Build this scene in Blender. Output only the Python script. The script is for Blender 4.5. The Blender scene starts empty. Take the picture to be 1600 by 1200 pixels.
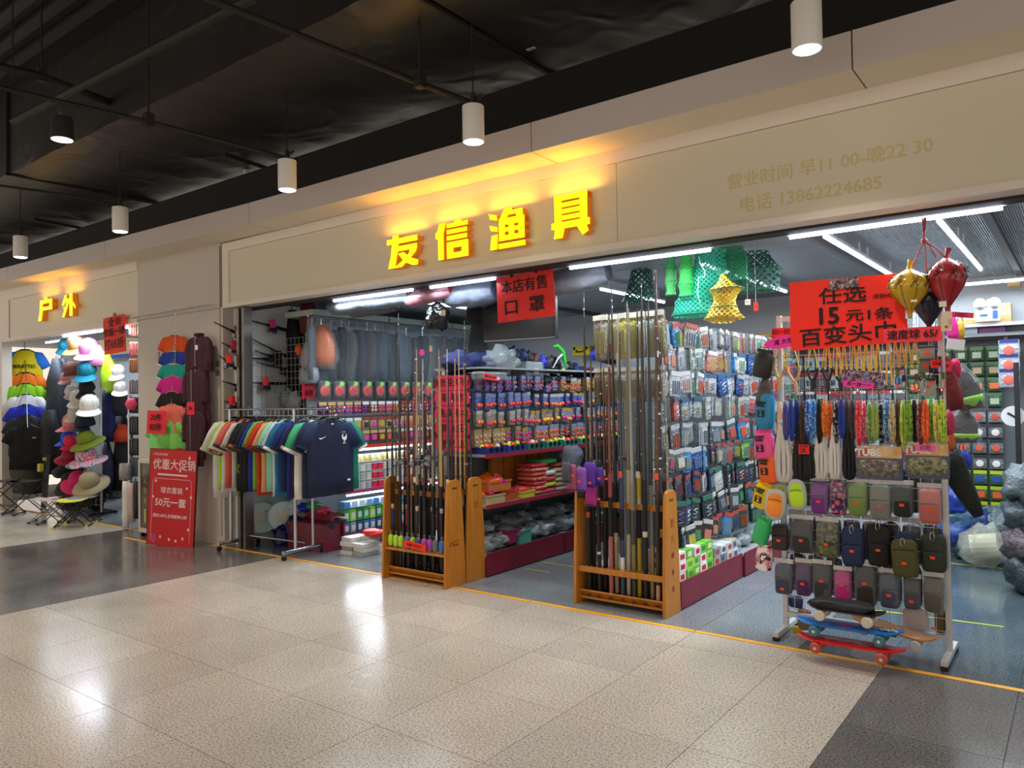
import bpy, bmesh, math, random
from mathutils import Vector, Matrix
from mathutils import noise as MN
PI = math.pi
S = bpy.context.scene
COL = S.collection
R = random.Random(7)

# ---------------------------------------------------------------- camera
FPX, PITCH, YAW, ROLL, EYE = 1184.0, 0.01998, 0.6471, -0.01633, 1.5
F_ = Vector((-math.sin(YAW)*math.cos(PITCH), math.cos(YAW)*math.cos(PITCH), math.sin(PITCH)))
R0 = Vector((math.cos(YAW), math.sin(YAW), 0)); U0 = R0.cross(F_)
CR = R0*math.cos(ROLL)+U0*math.sin(ROLL); CU = U0*math.cos(ROLL)-R0*math.sin(ROLL)
cam = bpy.data.cameras.new('camera'); camo = bpy.data.objects.new('camera', cam); COL.objects.link(camo)
cam.sensor_width = 36; cam.sensor_fit = 'HORIZONTAL'; cam.lens = FPX/1600*36; cam.clip_start = .05
M = Matrix.Identity(4)
for i, v in enumerate((CR, CU, -F_)):
    M[0][i], M[1][i], M[2][i] = v
M[0][3], M[1][3], M[2][3] = 0, 0, EYE
camo.matrix_world = M
S.camera = camo
# ---------------------------------------------------------------- world, exposure
S.view_settings.view_transform = 'Standard'; S.view_settings.look = 'None'
S.view_settings.gamma = 1; S.view_settings.use_curve_mapping = False
S.view_settings.exposure = 0.12
W = bpy.data.worlds.new('world'); S.world = W; W.use_nodes = True
W.node_tree.nodes['Background'].inputs[0].default_value = (1.0, .87, .74, 1)
W.node_tree.nodes['Background'].inputs[1].default_value = 0.95

def ray(x, y): return F_+CR*((x-800)/FPX)-CU*((y-600)/FPX)
EP = Vector((0, 0, EYE))
def aY(x, y, Y): r = ray(x, y); return EP+r*(Y/r.y)
def aX(x, y, X): r = ray(x, y); return EP+r*(X/r.x)
def aZ(x, y, z=0): r = ray(x, y); return EP+r*((z-EYE)/r.z)

def light(kind, loc, energy, color, rot=(0, 0, 0), **kw):
    l = bpy.data.lights.new(kind.lower()+'_light', kind); l.energy = energy; l.color = color
    for k, v in kw.items(): setattr(l, k, v)
    o = bpy.data.objects.new(l.name, l); o.location = loc; o.rotation_euler = rot; COL.objects.link(o); return o
WARM = (1, .86, .70); COOL = (.78, .89, 1)
# lamp positions: bottoms of the row of cylinder downlights, 3.2 m above the floor
LAMPZ = 3.2
LAMPS = [aZ(x, y, LAMPZ) for x, y in ((1261, 78), (740, 222), (449, 297), (188, 362), (32, 402))]
LAMP_E = 62; TUBE_E = 15
for p in LAMPS:
    light('SPOT', (p.x, p.y, p.z-.02), LAMP_E, WARM, spot_size=math.radians(110), spot_blend=.8, shadow_soft_size=.06)
HALL = [(-10.2, .6), (-6.6, .2), (-3.2, 1.2), (.2, .6), (2.6, 2.8), (-8.2, -2.6), (-2.4, -2.6)]   # the corridor's other downlights, nearer the camera
for x, y in HALL:
    light('SPOT', (x, y, 3.58), LAMP_E*.9, WARM, spot_size=math.radians(125), spot_blend=.9, shadow_soft_size=.12)
def tube_light(a, b, z, e=TUBE_E):
    a = Vector(a); b = Vector(b); m = (a+b)/2; L = (b-a).length
    light('AREA', (m.x, m.y, z), e*L, COOL, (0, 0, math.atan2(b.y-a.y, b.x-a.x)), shape='RECTANGLE', size=L, size_y=.04)
TUBES = [((-5.84, 4.86), (-4.77, 4.86)), ((-4.55, 4.86), (-3.83, 4.86)), ((-3.1, 4.86), (-2.0, 4.9)), ((-1.46, 4.86), (-.33, 4.86)),
         ((-1.28, 4.98), (-1.28, 6.0)), ((-1.28, 6.06), (-1.28, 7.1)), ((-.65, 4.98), (-.65, 5.95)), ((-.65, 6.0), (-.65, 7.2)),
         ((-3.5, 6.0), (-3.5, 7.3)), ((-2.27, 5.4), (-2.27, 7.4)), ((-1.35, 8.1), (-.1, 8.1)), ((.6, 5.2), (.6, 7.2)), ((-5.3, 5.6), (-5.3, 7.2))]
for a, b in TUBES: tube_light(a, b, 2.455)
LTUBES = [((-11.5, 4.72), (-10.35, 4.72)), ((-10.3, 4.72), (-9.15, 4.72)), ((-12.8, 5.0), (-11.8, 5.0))]
for a, b in LTUBES: tube_light(a, b, 2.47)

# ---------------------------------------------------------------- materials
def lin(h):
    if isinstance(h, str):
        h = h.lstrip('#'); c = [int(h[i:i+2], 16)/255 for i in (0, 2, 4)]
    else: c = h
    return tuple(x/12.92 if x <= .04045 else ((x+.055)/1.055)**2.4 for x in c)+(1,)
MATS = {}
def nodes(m): m.use_nodes = True; return m.node_tree.nodes, m.node_tree.links
def mat(col, rough=.5, metal=0, alpha=1, bump=0, bscale=30, emit=0, coat=0, objcol=False, trans=0, key=None):
    k = key or (col, rough, metal, alpha, bump, bscale, emit, coat, objcol, trans)
    if k in MATS: return MATS[k]
    m = bpy.data.materials.new('material'); n, l = nodes(m); b = n['Principled BSDF']
    c = lin(col) if col else (1, 1, 1, 1)
    b.inputs['Base Color'].default_value = c; b.inputs['Roughness'].default_value = rough
    b.inputs['Metallic'].default_value = metal; b.inputs['Alpha'].default_value = alpha
    b.inputs['Coat Weight'].default_value = coat; b.inputs['Coat Roughness'].default_value = .06
    b.inputs['Transmission Weight'].default_value = trans
    if emit:
        b.inputs['Emission Color'].default_value = c; b.inputs['Emission Strength'].default_value = emit
    if objcol:
        oi = n.new('ShaderNodeObjectInfo'); l.new(oi.outputs['Color'], b.inputs['Base Color'])
    if bump:
        t = n.new('ShaderNodeTexNoise'); t.inputs['Scale'].default_value = bscale; t.inputs['Detail'].default_value = 3
        co = n.new('ShaderNodeTexCoord'); l.new(co.outputs['Object'], t.inputs['Vector'])
        bp = n.new('ShaderNodeBump'); bp.inputs['Strength'].default_value = bump; bp.inputs['Distance'].default_value = .02
        l.new(t.outputs['Fac'], bp.inputs['Height']); l.new(bp.outputs['Normal'], b.inputs['Normal'])
    MATS[k] = m; return m
def ramp_mat(stops, scale, rough=.5, detail=4, bump=0, kind='NOISE', rough2=None, coat=0, sx=(1, 1, 1), obj=True, constant=False, metal=0, dist=0):
    m = bpy.data.materials.new('material'); n, l = nodes(m); b = n['Principled BSDF']
    co = n.new('ShaderNodeTexCoord'); mp = n.new('ShaderNodeMapping'); mp.inputs['Scale'].default_value = sx
    if kind == 'NOISE':
        t = n.new('ShaderNodeTexNoise'); t.inputs['Detail'].default_value = detail; t.inputs['Distortion'].default_value = dist
        out = t.outputs['Fac']
    elif kind == 'VORONOI':
        t = n.new('ShaderNodeTexVoronoi'); out = t.outputs['Distance']
    else:
        t = n.new('ShaderNodeTexWave'); t.inputs['Distortion'].default_value = dist; out = t.outputs['Fac']
    t.inputs['Scale'].default_value = scale
    l.new(co.outputs['Object'], mp.inputs['Vector']); l.new(mp.outputs['Vector'], t.inputs['Vector'])
    r = n.new('ShaderNodeValToRGB'); e = r.color_ramp.elements
    if constant: r.color_ramp.interpolation = 'CONSTANT'
    while len(e) < len(stops): e.new(.5)
    for i, (p, c) in enumerate(stops): e[i].position = p; e[i].color = lin(c)
    l.new(out, r.inputs['Fac']); l.new(r.outputs['Color'], b.inputs['Base Color'])
    b.inputs['Roughness'].default_value = rough; b.inputs['Coat Weight'].default_value = coat; b.inputs['Metallic'].default_value = metal
    b.inputs['Coat Roughness'].default_value = .08
    if bump:
        bp = n.new('ShaderNodeBump'); bp.inputs['Strength'].default_value = bump; bp.inputs['Distance'].default_value = .02
        l.new(out, bp.inputs['Height']); l.new(bp.outputs['Normal'], b.inputs['Normal'])
    return m
def granite(dark, mid, light_, rough=.22):
    m = bpy.data.materials.new('granite'); n, l = nodes(m); b = n['Principled BSDF']
    g = n.new('ShaderNodeNewGeometry'); P = g.outputs['Position']
    a = n.new('ShaderNodeTexNoise'); a.inputs['Scale'].default_value = 95; a.inputs['Detail'].default_value = 2.5; a.inputs['Roughness'].default_value = .8
    c = n.new('ShaderNodeTexNoise'); c.inputs['Scale'].default_value = 1.3; c.inputs['Detail'].default_value = 3
    for t in (a, c): l.new(P, t.inputs['Vector'])
    r = n.new('ShaderNodeValToRGB'); e = r.color_ramp.elements; e.new(.5)
    for i, (p, q) in enumerate(((.36, dark), (.47, mid), (.60, light_))): e[i].position = p; e[i].color = lin(q)
    l.new(a.outputs['Fac'], r.inputs['Fac'])
    oi = n.new('ShaderNodeObjectInfo'); mr = n.new('ShaderNodeMapRange'); mr.inputs['To Min'].default_value = .93; mr.inputs['To Max'].default_value = 1.05
    l.new(oi.outputs['Random'], mr.inputs['Value'])
    m2 = n.new('ShaderNodeMapRange'); m2.inputs['From Min'].default_value = .3; m2.inputs['From Max'].default_value = .7; m2.inputs['To Min'].default_value = .88; m2.inputs['To Max'].default_value = 1.06
    l.new(c.outputs['Fac'], m2.inputs['Value'])
    mu = n.new('ShaderNodeMath'); mu.operation = 'MULTIPLY'; l.new(mr.outputs[0], mu.inputs[0]); l.new(m2.outputs[0], mu.inputs[1])
    mx = n.new('ShaderNodeMix'); mx.data_type = 'RGBA'; mx.blend_type = 'MULTIPLY'; mx.inputs[0].default_value = 1
    l.new(r.outputs['Color'], mx.inputs[6]); cb = n.new('ShaderNodeCombineColor')
    for i in range(3): l.new(mu.outputs[0], cb.inputs[i])
    l.new(cb.outputs[0], mx.inputs[7]); l.new(mx.outputs[2], b.inputs['Base Color'])
    m3 = n.new('ShaderNodeMapRange'); m3.inputs['From Min'].default_value = .35; m3.inputs['From Max'].default_value = .65
    m3.inputs['To Min'].default_value = rough*.75; m3.inputs['To Max'].default_value = rough*1.4
    l.new(c.outputs['Fac'], m3.inputs['Value']); l.new(m3.outputs[0], b.inputs['Roughness'])
    b.inputs['IOR'].default_value = 1.55
    return m
def film(alpha=.13, col='e8eef2', bump=.6, bscale=22, rough=.12):   # clear crinkled plastic
    return mat(col, rough, 0, alpha, bump, bscale, key=('film', alpha, col, bump, bscale, rough))
WHITE = mat('d9d5cb', .5); BLACK = mat('0c0c0d', .5); CHROME = mat('b9bcc0', .22, 1); STEEL = mat('8e9092', .35, 1)
REDP = mat('ff2a18', .6); PINKP = mat('ff2d6c', .6); HOTP = mat('ff37a8', .6); INK = mat('120a0a', .7)
OCOL = mat(None, .45, objcol=True, key='ocol'); OFILM = mat(None, .16, objcol=True, bump=.8, bscale=40, key='ofilm'); OMAT = mat(None, .8, objcol=True, bump=.25, bscale=60, key='omat')
TAGR = mat('ff4a1c', .6)

# ---------------------------------------------------------------- mesh builder
class MB:
    def __init__(s): s.v = []; s.f = []; s.m = []
    def add(s, vs, fs, mi=0, M=None):
        o = len(s.v)
        s.v += [tuple(M @ Vector(p)) if M else tuple(p) for p in vs]
        s.f += [tuple(o+i for i in f) for f in fs]; s.m += [mi]*len(fs); return s
    def box(s, c, d, mi=0, M=None, taper=1):
        x, y, z = d[0]/2, d[1]/2, d[2]/2; t = taper
        vs = [(-x, -y, -z), (x, -y, -z), (x, y, -z), (-x, y, -z), (-x*t, -y*t, z), (x*t, -y*t, z), (x*t, y*t, z), (-x*t, y*t, z)]
        T = Matrix.Translation(c) @ M if M else Matrix.Translation(c)
        return s.add(vs, [(3, 2, 1, 0), (4, 5, 6, 7), (0, 1, 5, 4), (1, 2, 6, 5), (2, 3, 7, 6), (3, 0, 4, 7)], mi, T)
    def span(s, a, b, mi=0):
        c = [(a[i]+b[i])/2 for i in range(3)]; return s.box(c, [abs(a[i]-b[i]) for i in range(3)], mi)
    def tube(s, pts, r, n=6, mi=0, cap=True, closed=False):
        P = [Vector(p) for p in pts]; k = len(P); rs = r if isinstance(r, (list, tuple)) else [r]*k
        rings = []; up = None
        for i, p in enumerate(P):
            if closed: d = P[(i+1) % k]-P[i-1]
            else: d = P[min(i+1, k-1)]-P[max(i-1, 0)]
            if d.length < 1e-9: d = Vector((0, 0, 1))
            d.normalize()
            if up is None: up = d.orthogonal().normalized()
            up = (up-d*up.dot(d))
            up = up.normalized() if up.length > 1e-6 else d.orthogonal().normalized()
            w = d.cross(up)
            rings.append([p+(up*math.cos(2*PI*j/n)+w*math.sin(2*PI*j/n))*rs[i] for j in range(n)])
        vs = [q for g in rings for q in g]; fs = []
        for i in range(k if closed else k-1):
            i2 = (i+1) % k
            for j in range(n): fs.append((i*n+j, i*n+(j+1) % n, i2*n+(j+1) % n, i2*n+j))
        if cap and not closed: fs += [tuple(range(n-1, -1, -1)), tuple((k-1)*n+j for j in range(n))]
        return s.add(vs, fs, mi)
    def cyl(s, a, b, r, r2=None, n=12, mi=0): return s.tube([a, b], [r, r if r2 is None else r2], n, mi)
    def lathe(s, prof, n=16, mi=0, M=None, cap=True):
        vs = []; fs = []
        for r, z in prof: vs += [(r*math.cos(2*PI*j/n), r*math.sin(2*PI*j/n), z) for j in range(n)]
        for i in range(len(prof)-1):
            for j in range(n): fs.append((i*n+j, i*n+(j+1) % n, (i+1)*n+(j+1) % n, (i+1)*n+j))
        if cap: fs += [tuple(range(n-1, -1, -1)), tuple((len(prof)-1)*n+j for j in range(n))]
        return s.add(vs, fs, mi, M)
    def loft(s, rings, mi=0, cap=True, M=None):        # rings: equal-length lists of points
        n = len(rings[0]); vs = [p for r in rings for p in r]; fs = []
        for i in range(len(rings)-1):
            for j in range(n): fs.append((i*n+j, i*n+(j+1) % n, (i+1)*n+(j+1) % n, (i+1)*n+j))
        if cap: fs += [tuple(range(n-1, -1, -1)), tuple((len(rings)-1)*n+j for j in range(n))]
        return s.add(vs, fs, mi, M)
    def prism(s, out, th, mi=0, M=None):               # outline in local xz, extruded along y by th (front at -th/2)
        n = len(out); vs = [(x, -th/2, z) for x, z in out]+[(x, th/2, z) for x, z in out]
        fs = [tuple(range(n)), tuple(range(2*n-1, n-1, -1))]+[(i, i+n, (i+1) % n+n, (i+1) % n) for i in range(n)]
        return s.add(vs, fs, mi, M)
    def sph(s, c, r, n=10, k=6, mi=0, sc=(1, 1, 1)):
        prof = [(max(.001, math.sin(PI*i/k))*r, -math.cos(PI*i/k)*r) for i in range(k+1)]
        return s.lathe(prof, n, mi, Matrix.Translation(c) @ Matrix.Diagonal((*sc, 1)))
    def build(s, name, mats, parent=None, smooth=False, bevel=0, fix=True):
        me = bpy.data.meshes.new(name); me.from_pydata(s.v, [], s.f)
        if not isinstance(mats, (list, tuple)): mats = [mats]
        for q in mats: me.materials.append(q)
        if len(mats) > 1: me.polygons.foreach_set('material_index', s.m)
        if fix:
            b = bmesh.new(); b.from_mesh(me); bmesh.ops.recalc_face_normals(b, faces=b.faces); b.to_mesh(me); b.free()
        if smooth is True: me.shade_smooth()
        elif smooth: me.shade_smooth(); me.set_sharp_from_angle(angle=math.radians(smooth))
        o = bpy.data.objects.new(name, me); COL.objects.link(o)
        if parent: o.parent = parent
        if bevel:
            md = o.modifiers.new('bevel', 'BEVEL'); md.width = bevel; md.segments = 2; md.limit_method = 'ANGLE'
        return o
def ellring(cx, cy, z, rx, ry, n=16, p=2.0, ph=0, wob=0, seed=0):
    out = []
    for j in range(n):
        a = 2*PI*j/n+ph; c, s_ = math.cos(a), math.sin(a)
        w = 1+wob*MN.noise(Vector((c*2+seed, s_*2, z*5)))
        out.append((cx+rx*w*math.copysign(abs(c)**(2/p), c), cy+ry*w*math.copysign(abs(s_)**(2/p), s_), z))
    return out
LABELS = {}
def tag(o, label=None, cat=None, group=None, kind=None):
    if label:
        n = len(label.split())
        if not 4 <= n <= 16: print('LABEL LENGTH', n, label)
        if cat:
            if label in LABELS and not (group and LABELS[label] == group): print('DUP LABEL', label)
            LABELS[label] = group
        o['label'] = label
    if cat: o['category'] = cat
    if group: o['group'] = group
    if kind: o['kind'] = kind
    return o
def T(name, label, cat, loc=(0, 0, 0), rz=0, group=None, rx=0, ry=0):
    o = bpy.data.objects.new(name, None); o.empty_display_size = .05; COL.objects.link(o)
    o.location = loc; o.rotation_euler = (rx, ry, rz); return tag(o, label, cat, group)
def put(o, loc, rz=0, rx=0, ry=0, sc=None):
    o.location = loc; o.rotation_euler = (rx, ry, rz)
    if sc: o.scale = (sc, sc, sc) if isinstance(sc, (int, float)) else sc
    return o
def struct(o, kind='structure'): o['kind'] = kind; return o
KIDS = {}; KID_N = [0]
def id_of(o): return o.as_pointer()
def dup(root, loc, rz=None, label=None, color=None, rx=None, ry=None, sc=None, kidcol=None):
    def kids(o):
        k = id_of(o)
        if k not in KIDS: KIDS[k] = list(o.children)
        return KIDS[k]
    def cp(o, par):
        c = o.copy(); COL.objects.link(c); KID_N[0] += 1
        if par: c.parent = par
        if color: c.color = lin(color)
        for k in kids(o): cp(k, c)
        return c
    c = cp(root, None); c.location = loc; e = c.rotation_euler
    if rz is not None: e.z = rz
    if rx is not None: e.x = rx
    if ry is not None: e.y = ry
    if sc: c.scale = (sc, sc, sc) if isinstance(sc, (int, float)) else sc
    if label:
        c['label'] = label
        if label in LABELS and LABELS[label] != c.get('group'): print('DUP LABEL', label)
        elif label in LABELS: print('SAME LABEL', label)
        LABELS[label] = c.get('group')
    return c
def retint(root, color):
    root.color = lin(color)
    for c in root.children_recursive: c.color = lin(color)
    return root
ORD = ['first', 'second', 'third', 'fourth', 'fifth', 'sixth', 'seventh', 'eighth', 'ninth', 'tenth', 'eleventh', 'twelfth', 'thirteenth', 'fourteenth', 'fifteenth', 'sixteenth', 'seventeenth', 'eighteenth', 'nineteenth', 'twentieth', 'twenty-first', 'twenty-second', 'twenty-third', 'twenty-fourth', 'twenty-fifth', 'twenty-sixth', 'twenty-seventh', 'twenty-eighth', 'twenty-ninth', 'thirtieth']
def side(i, n):       # order word phrase along a row seen from the front
    if i == 0: return 'leftmost'
    if i == n-1: return 'rightmost'
    return ORD[i]+' from the left'
class Series:         # first call builds, later calls copy
    def __init__(s, make): s.make = make; s.root = None; s.names = {}
    def __call__(s, loc, rz=0, label=None, color=None, key=0, **kw):
        if key not in s.names:
            r = s.make(key); s.names[key] = r; KIDS[id_of(r)] = list(r.children)
            r.location = loc; r.rotation_euler = (kw.get('rx', 0), kw.get('ry', 0), rz)
            if kw.get('sc'): r.scale = (kw['sc'],)*3 if isinstance(kw['sc'], (int, float)) else kw['sc']
            if color: retint(r, color)
            tag(r, label, r['category'], r.get('group')); return r
        return dup(s.names[key], loc, rz, label, color, kw.get('rx', 0), kw.get('ry', 0), kw.get('sc') or 1)
TEXTS = []
def text(body, size, parent, loc, m, name='lettering', rot=(PI/2, 0, 0), bold=0, ext=.0008, label=None, sx=1, align='CENTER', shear=0):
    c = bpy.data.curves.new('lettering', 'FONT'); c.body = body; c.size = size; c.extrude = ext; c['bold'] = float(bold)
    c.align_x = align; c.align_y = 'CENTER'; c.resolution_u = 2; c.space_line = .9; c.shear = shear
    o = bpy.data.objects.new('text_source', c); COL.objects.link(o)
    TEXTS.append((o, name, parent, Vector(loc), rot, m, label, sx)); return o
def flush_texts():
    dg = bpy.context.evaluated_depsgraph_get(); dg.update()
    for o, name, parent, loc, rot, m, label, sx in TEXTS:
        me = bpy.data.meshes.new_from_object(o.evaluated_get(dg)); me.materials.clear(); me.materials.append(m); me.name = name
        d = o.data['bold']
        if d:      # heavier strokes: the glyphs four times, each a little to one side
            b = bmesh.new(); b.from_mesh(me); n0 = list(b.verts); g0 = n0+list(b.edges)+list(b.faces)
            for k, (dx, dy) in enumerate(((d, 0), (-d, 0), (0, d), (0, -d))):
                g = bmesh.ops.duplicate(b, geom=g0)['geom']; bmesh.ops.translate(b, vec=(dx, dy, .00008*(k+1)), verts=[v for v in g if isinstance(v, bmesh.types.BMVert)])
            b.to_mesh(me); b.free()
        q = bpy.data.objects.new(name, me); COL.objects.link(q); q.parent = parent; q.location = loc; q.rotation_euler = rot; q.scale = (sx, 1, 1)
        if label: q['label'] = label
        c = o.data; bpy.data.objects.remove(o); bpy.data.curves.remove(c)
# ================================================================ SETTING
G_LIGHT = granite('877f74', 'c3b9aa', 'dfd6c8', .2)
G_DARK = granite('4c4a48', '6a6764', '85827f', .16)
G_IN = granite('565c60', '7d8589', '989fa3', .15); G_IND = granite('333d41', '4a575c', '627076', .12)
fl = MB().span((-16, -5, -.10), (5, 9, -.006)).build('floor', mat('5d564c', .8)); struct(fl)
XS = [-13.75, -13.1, -12.5, -11.86, -11.22, -10.6, -9.95, -9.3, -8.7, -8.1, -7.5, -6.9, -6.29, -5.83, -5.195, -4.56, -3.925, -3.29, -2.655, -2.02, -1.39, -.92, -.30, .32, .94, 1.56]
YS = [-.05, .57, 1.19, 1.81, 2.43, 3.05, 3.67, 4.25, 4.56, 5.15, 5.77, 6.39, 7.01, 7.63, 8.25, 8.6]
tm = {}
for i in range(len(XS)-1):
    for j in range(len(YS)-1):
        x0, x1, y0, y1 = XS[i], XS[i+1], YS[j], YS[j+1]
        if y0 < .5 and (x0 < -4 or x0 > 1): continue
        if y0 > 4.5 and x0 < -7.6 and y0 > 6.2: continue
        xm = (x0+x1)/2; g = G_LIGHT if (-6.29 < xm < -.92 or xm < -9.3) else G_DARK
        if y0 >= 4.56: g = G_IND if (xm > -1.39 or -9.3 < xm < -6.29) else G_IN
        k = (round(x1-x0, 3), round(y1-y0, 3), id(g))
        if k not in tm:
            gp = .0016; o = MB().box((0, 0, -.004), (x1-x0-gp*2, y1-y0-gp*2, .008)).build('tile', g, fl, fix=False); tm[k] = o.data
        else:
            o = bpy.data.objects.new('tile', tm[k]); COL.objects.link(o); o.parent = fl
        o.location = ((x0+x1)/2, (y0+y1)/2, R.uniform(-.0003, .0003))
# --- fascia, pillar, overhang
YF = 4.57
M_FRAME = mat('e8ddd0', .45); M_PANEL = mat('dcd3bb', .38); M_OVER = mat('ccc0b9', .5); M_SOFF = mat('e4d9c2', .5); M_BROWN = mat('2a211d', .7)
def dz(x): return 0 if x > -6 else (-6-x)/7.4*.10
wf = MB()
wf.span((-7.28, YF+.02, 2.56), (4.2, YF+.14, 3.2)).span((-7.28, YF-.012, 2.515), (4.2, YF+.14, 2.56)).span((-7.28, YF-.012, 3.11), (4.2, YF+.14, 3.2))
wf.span((-7.28, YF-.012, 2.56), (-7.17, YF+.14, 3.11))
w1 = struct(wf.build('wall_front', M_FRAME))
for a, b in ((-7.168, -2.53), (-2.526, 1.2), (1.204, 4.2)):
    MB().span((a, YF+.002, 2.562), (b, YF+.018, 3.108)).build('panel', M_PANEL, w1)
t_ = text('营业时间 早11 00-晚22 30', .102, w1, (-1.18, YF+.0012, 2.82), mat('d6c48a', .5), bold=.0012, ext=.0005, label='faded yellow adhesive trace of opening hours')
t_ = text('电话 13862224685', .105, w1, (-1.27, YF+.0012, 2.665), mat('d6c48a', .5), bold=.0012, ext=.0005, label='faded yellow adhesive trace of a phone number')
pw = MB().span((-9.1, YF, 0), (-7.33, YF+.3, 3.3)).span((-7.33, YF-.005, 0), (-7.285, YF+.13, 2.53))
pw.span((-9.1, YF-.006, 0), (-7.33, YF, .09))
p1_ = struct(pw.build('wall_pillar', mat('c6bcb0', .45)))
MB().span((-9.098, YF-.004, 2.52), (-7.34, YF, 2.524)).span((-7.345, YF-.004, .1), (-7.335, YF+.0, 3.18)).build('joint', mat('6d655d', .8), p1_)
MB().span((-8.66, YF-.014, 2.02), (-8.60, YF, 2.12)).build('switch_plate', mat('b9b0a4', .4), p1_)
for z in (1.83, 1.93): MB().span((-7.42, YF-.012, z-.03), (-7.36, YF-.0005, z+.03)).build('switch_plate', mat('6a6a66', .4), p1_)
wl = MB().span((-13.1, YF+.02, 2.55), (-9.14, YF+.14, 3.3)).span((-13.6, YF-.01, 2.5), (-9.1, YF+.14, 2.55)).span((-13.6, YF-.01, 3.13), (-9.1, YF+.14, 3.3)).span((-13.6, YF-.01, 2.55), (-13.0, YF+.14, 3.13)).span((-15, YF+.0, 0), (-13.3, YF+.14, 2.55))
w2 = struct(wl.build('wall_left_shop_front', M_FRAME))
MB().span((-12.98, YF+.002, 2.552), (-9.102, YF+.018, 3.128)).build('panel', M_PANEL, w2)
# overhang in separate panels
ov = struct(MB().span((-16, 4.62, 3.42), (4.2, 4.9, 3.9)).build('trim_1', mat('0e0c0b', .8)))
cuts = [-15.0, -12.1, -9.2, -6.3, -3.25, -2.35, -.93, .9, 3.9]
cuts = [-15.0, -12.1, -9.2, -6.3, -3.0, -.93, 1.1, 4.2]
for a, b in zip(cuts, cuts[1:]):
    g = .004; a += g; b -= g; ya, yb = 4.235, 4.60; za, zb = dz(a), dz(b)
    vs = [(a, ya, 3.2+za), (b, ya, 3.2+zb), (b, yb, 3.2+zb), (a, yb, 3.2+za), (a, ya, 3.405+za), (b, ya, 3.405+zb), (b, yb, 3.44+zb), (a, yb, 3.44+za)]
    MB().add(vs, [(3, 2, 1, 0)], 1).add(vs, [(4, 5, 6, 7), (0, 1, 5, 4), (1, 2, 6, 5), (2, 3, 7, 6), (3, 0, 4, 7)], 0).build('panel', [M_OVER, M_SOFF], ov, fix=False)
# lintel soffit of the opening, shutter guide post
struct(MB().span((-7.28, YF+.14, 2.50), (4.2, 4.84, 2.62)).build('trim_2', M_BROWN))
struct(MB().span((-7.10, 4.60, 0), (-7.05, 4.70, 2.5)).span((-7.0, 4.60, 0), (-6.96, 4.70, 2.5)).span((-7.05, 4.64, 0), (-7.0, 4.70, 2.5)).build('trim_3', mat('77736c', .35, .8)))
# --- shop interior shell
IW = mat('e2e6e8', .5)
struct(MB().span((-7.34, YF+.12, 0), (-7.24, 8.7, 2.62)).build('wall_left', IW))
struct(MB().span((-7.3, 8.6, 0), (4.2, 8.7, 2.62)).build('wall_back', mat('b4babd', .6)))
struct(MB().span((4.1, YF+.1, 0), (4.2, 8.7, 2.62)).build('wall_right', IW))
ic = struct(MB().span((-7.34, 4.84, 2.62), (4.2, 8.7, 2.7)).build('ceiling', mat('3f4446', .7)))
M_CORR = ramp_mat([(.0, '5c6468'), (.5, 'b4bcc0'), (1, 'c0c8cc')], 22, .5, kind='WAVE', bump=.6)
for k in range(8):
    y0 = 4.86+k*.48
    for x0, x1 in ((-7.23, -4.6), (-4.59, -1.62), (-1.61, .15), (.16, 2.2)):
        MB().span((x0, y0+.006, 2.605), (x1, y0+.474, 2.62)).build('panel', M_CORR, ic)
for x in (-5.05, -1.42, -.45, .95): MB().span((x-.025, 4.86, 2.56), (x+.025, 8.6, 2.605)).build('ceiling_rail', mat('56595b', .5), ic)
# --- left shop shell
struct(MB().span((-15, 6.1, 0), (-8.9, 6.2, 2.7)).build('wall_left_shop_back', mat('b9cbd6', .6)))
struct(MB().span((-15, YF+.12, 2.56), (-8.9, 6.2, 2.66)).build('ceiling_left_shop', mat('9fa6a8', .6)))
struct(MB().span((-9.08, YF+.28, 0), (-8.98, 6.2, 2.6)).build('wall_left_shop_side', mat('aab4ba', .6)))
# --- dark hall ceiling with ducts, pipes
M_DK = mat('17181a', .75); M_DUCT = None
def duct_mat():
    m = bpy.data.materials.new('black_insulation'); n, l = nodes(m); b = n['Principled BSDF']
    b.inputs['Base Color'].default_value = lin('262320'); b.inputs['Roughness'].default_value = .42; b.inputs['Specular IOR Level'].default_value = .6
    g = n.new('ShaderNodeNewGeometry'); t = n.new('ShaderNodeTexNoise'); t.inputs['Scale'].default_value = 2.2; t.inputs['Detail'].default_value = 6; t.inputs['Distortion'].default_value = 1.4
    t.noise_type = 'RIDGED_MULTIFRACTAL'
    l.new(g.outputs['Position'], t.inputs['Vector']); bp = n.new('ShaderNodeBump'); bp.inputs['Strength'].default_value = .3; bp.inputs['Distance'].default_value = .04
    l.new(t.outputs['Fac'], bp.inputs['Height']); l.new(bp.outputs['Normal'], b.inputs['Normal']); return m
M_DUCT = duct_mat()
hc = struct(MB().span((-18, -5, 4.9), (6, 9, 5.0)).build('ceiling_hall', M_DK))
ribs = MB()
for k in range(26): ribs.span((-18, -2.1+k*.2, 4.84), (2, -2.1+k*.2+.09, 4.9))
ribs.build('deck_rib', mat('2a2b2e', .6), hc)['kind'] = 'stuff'
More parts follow.
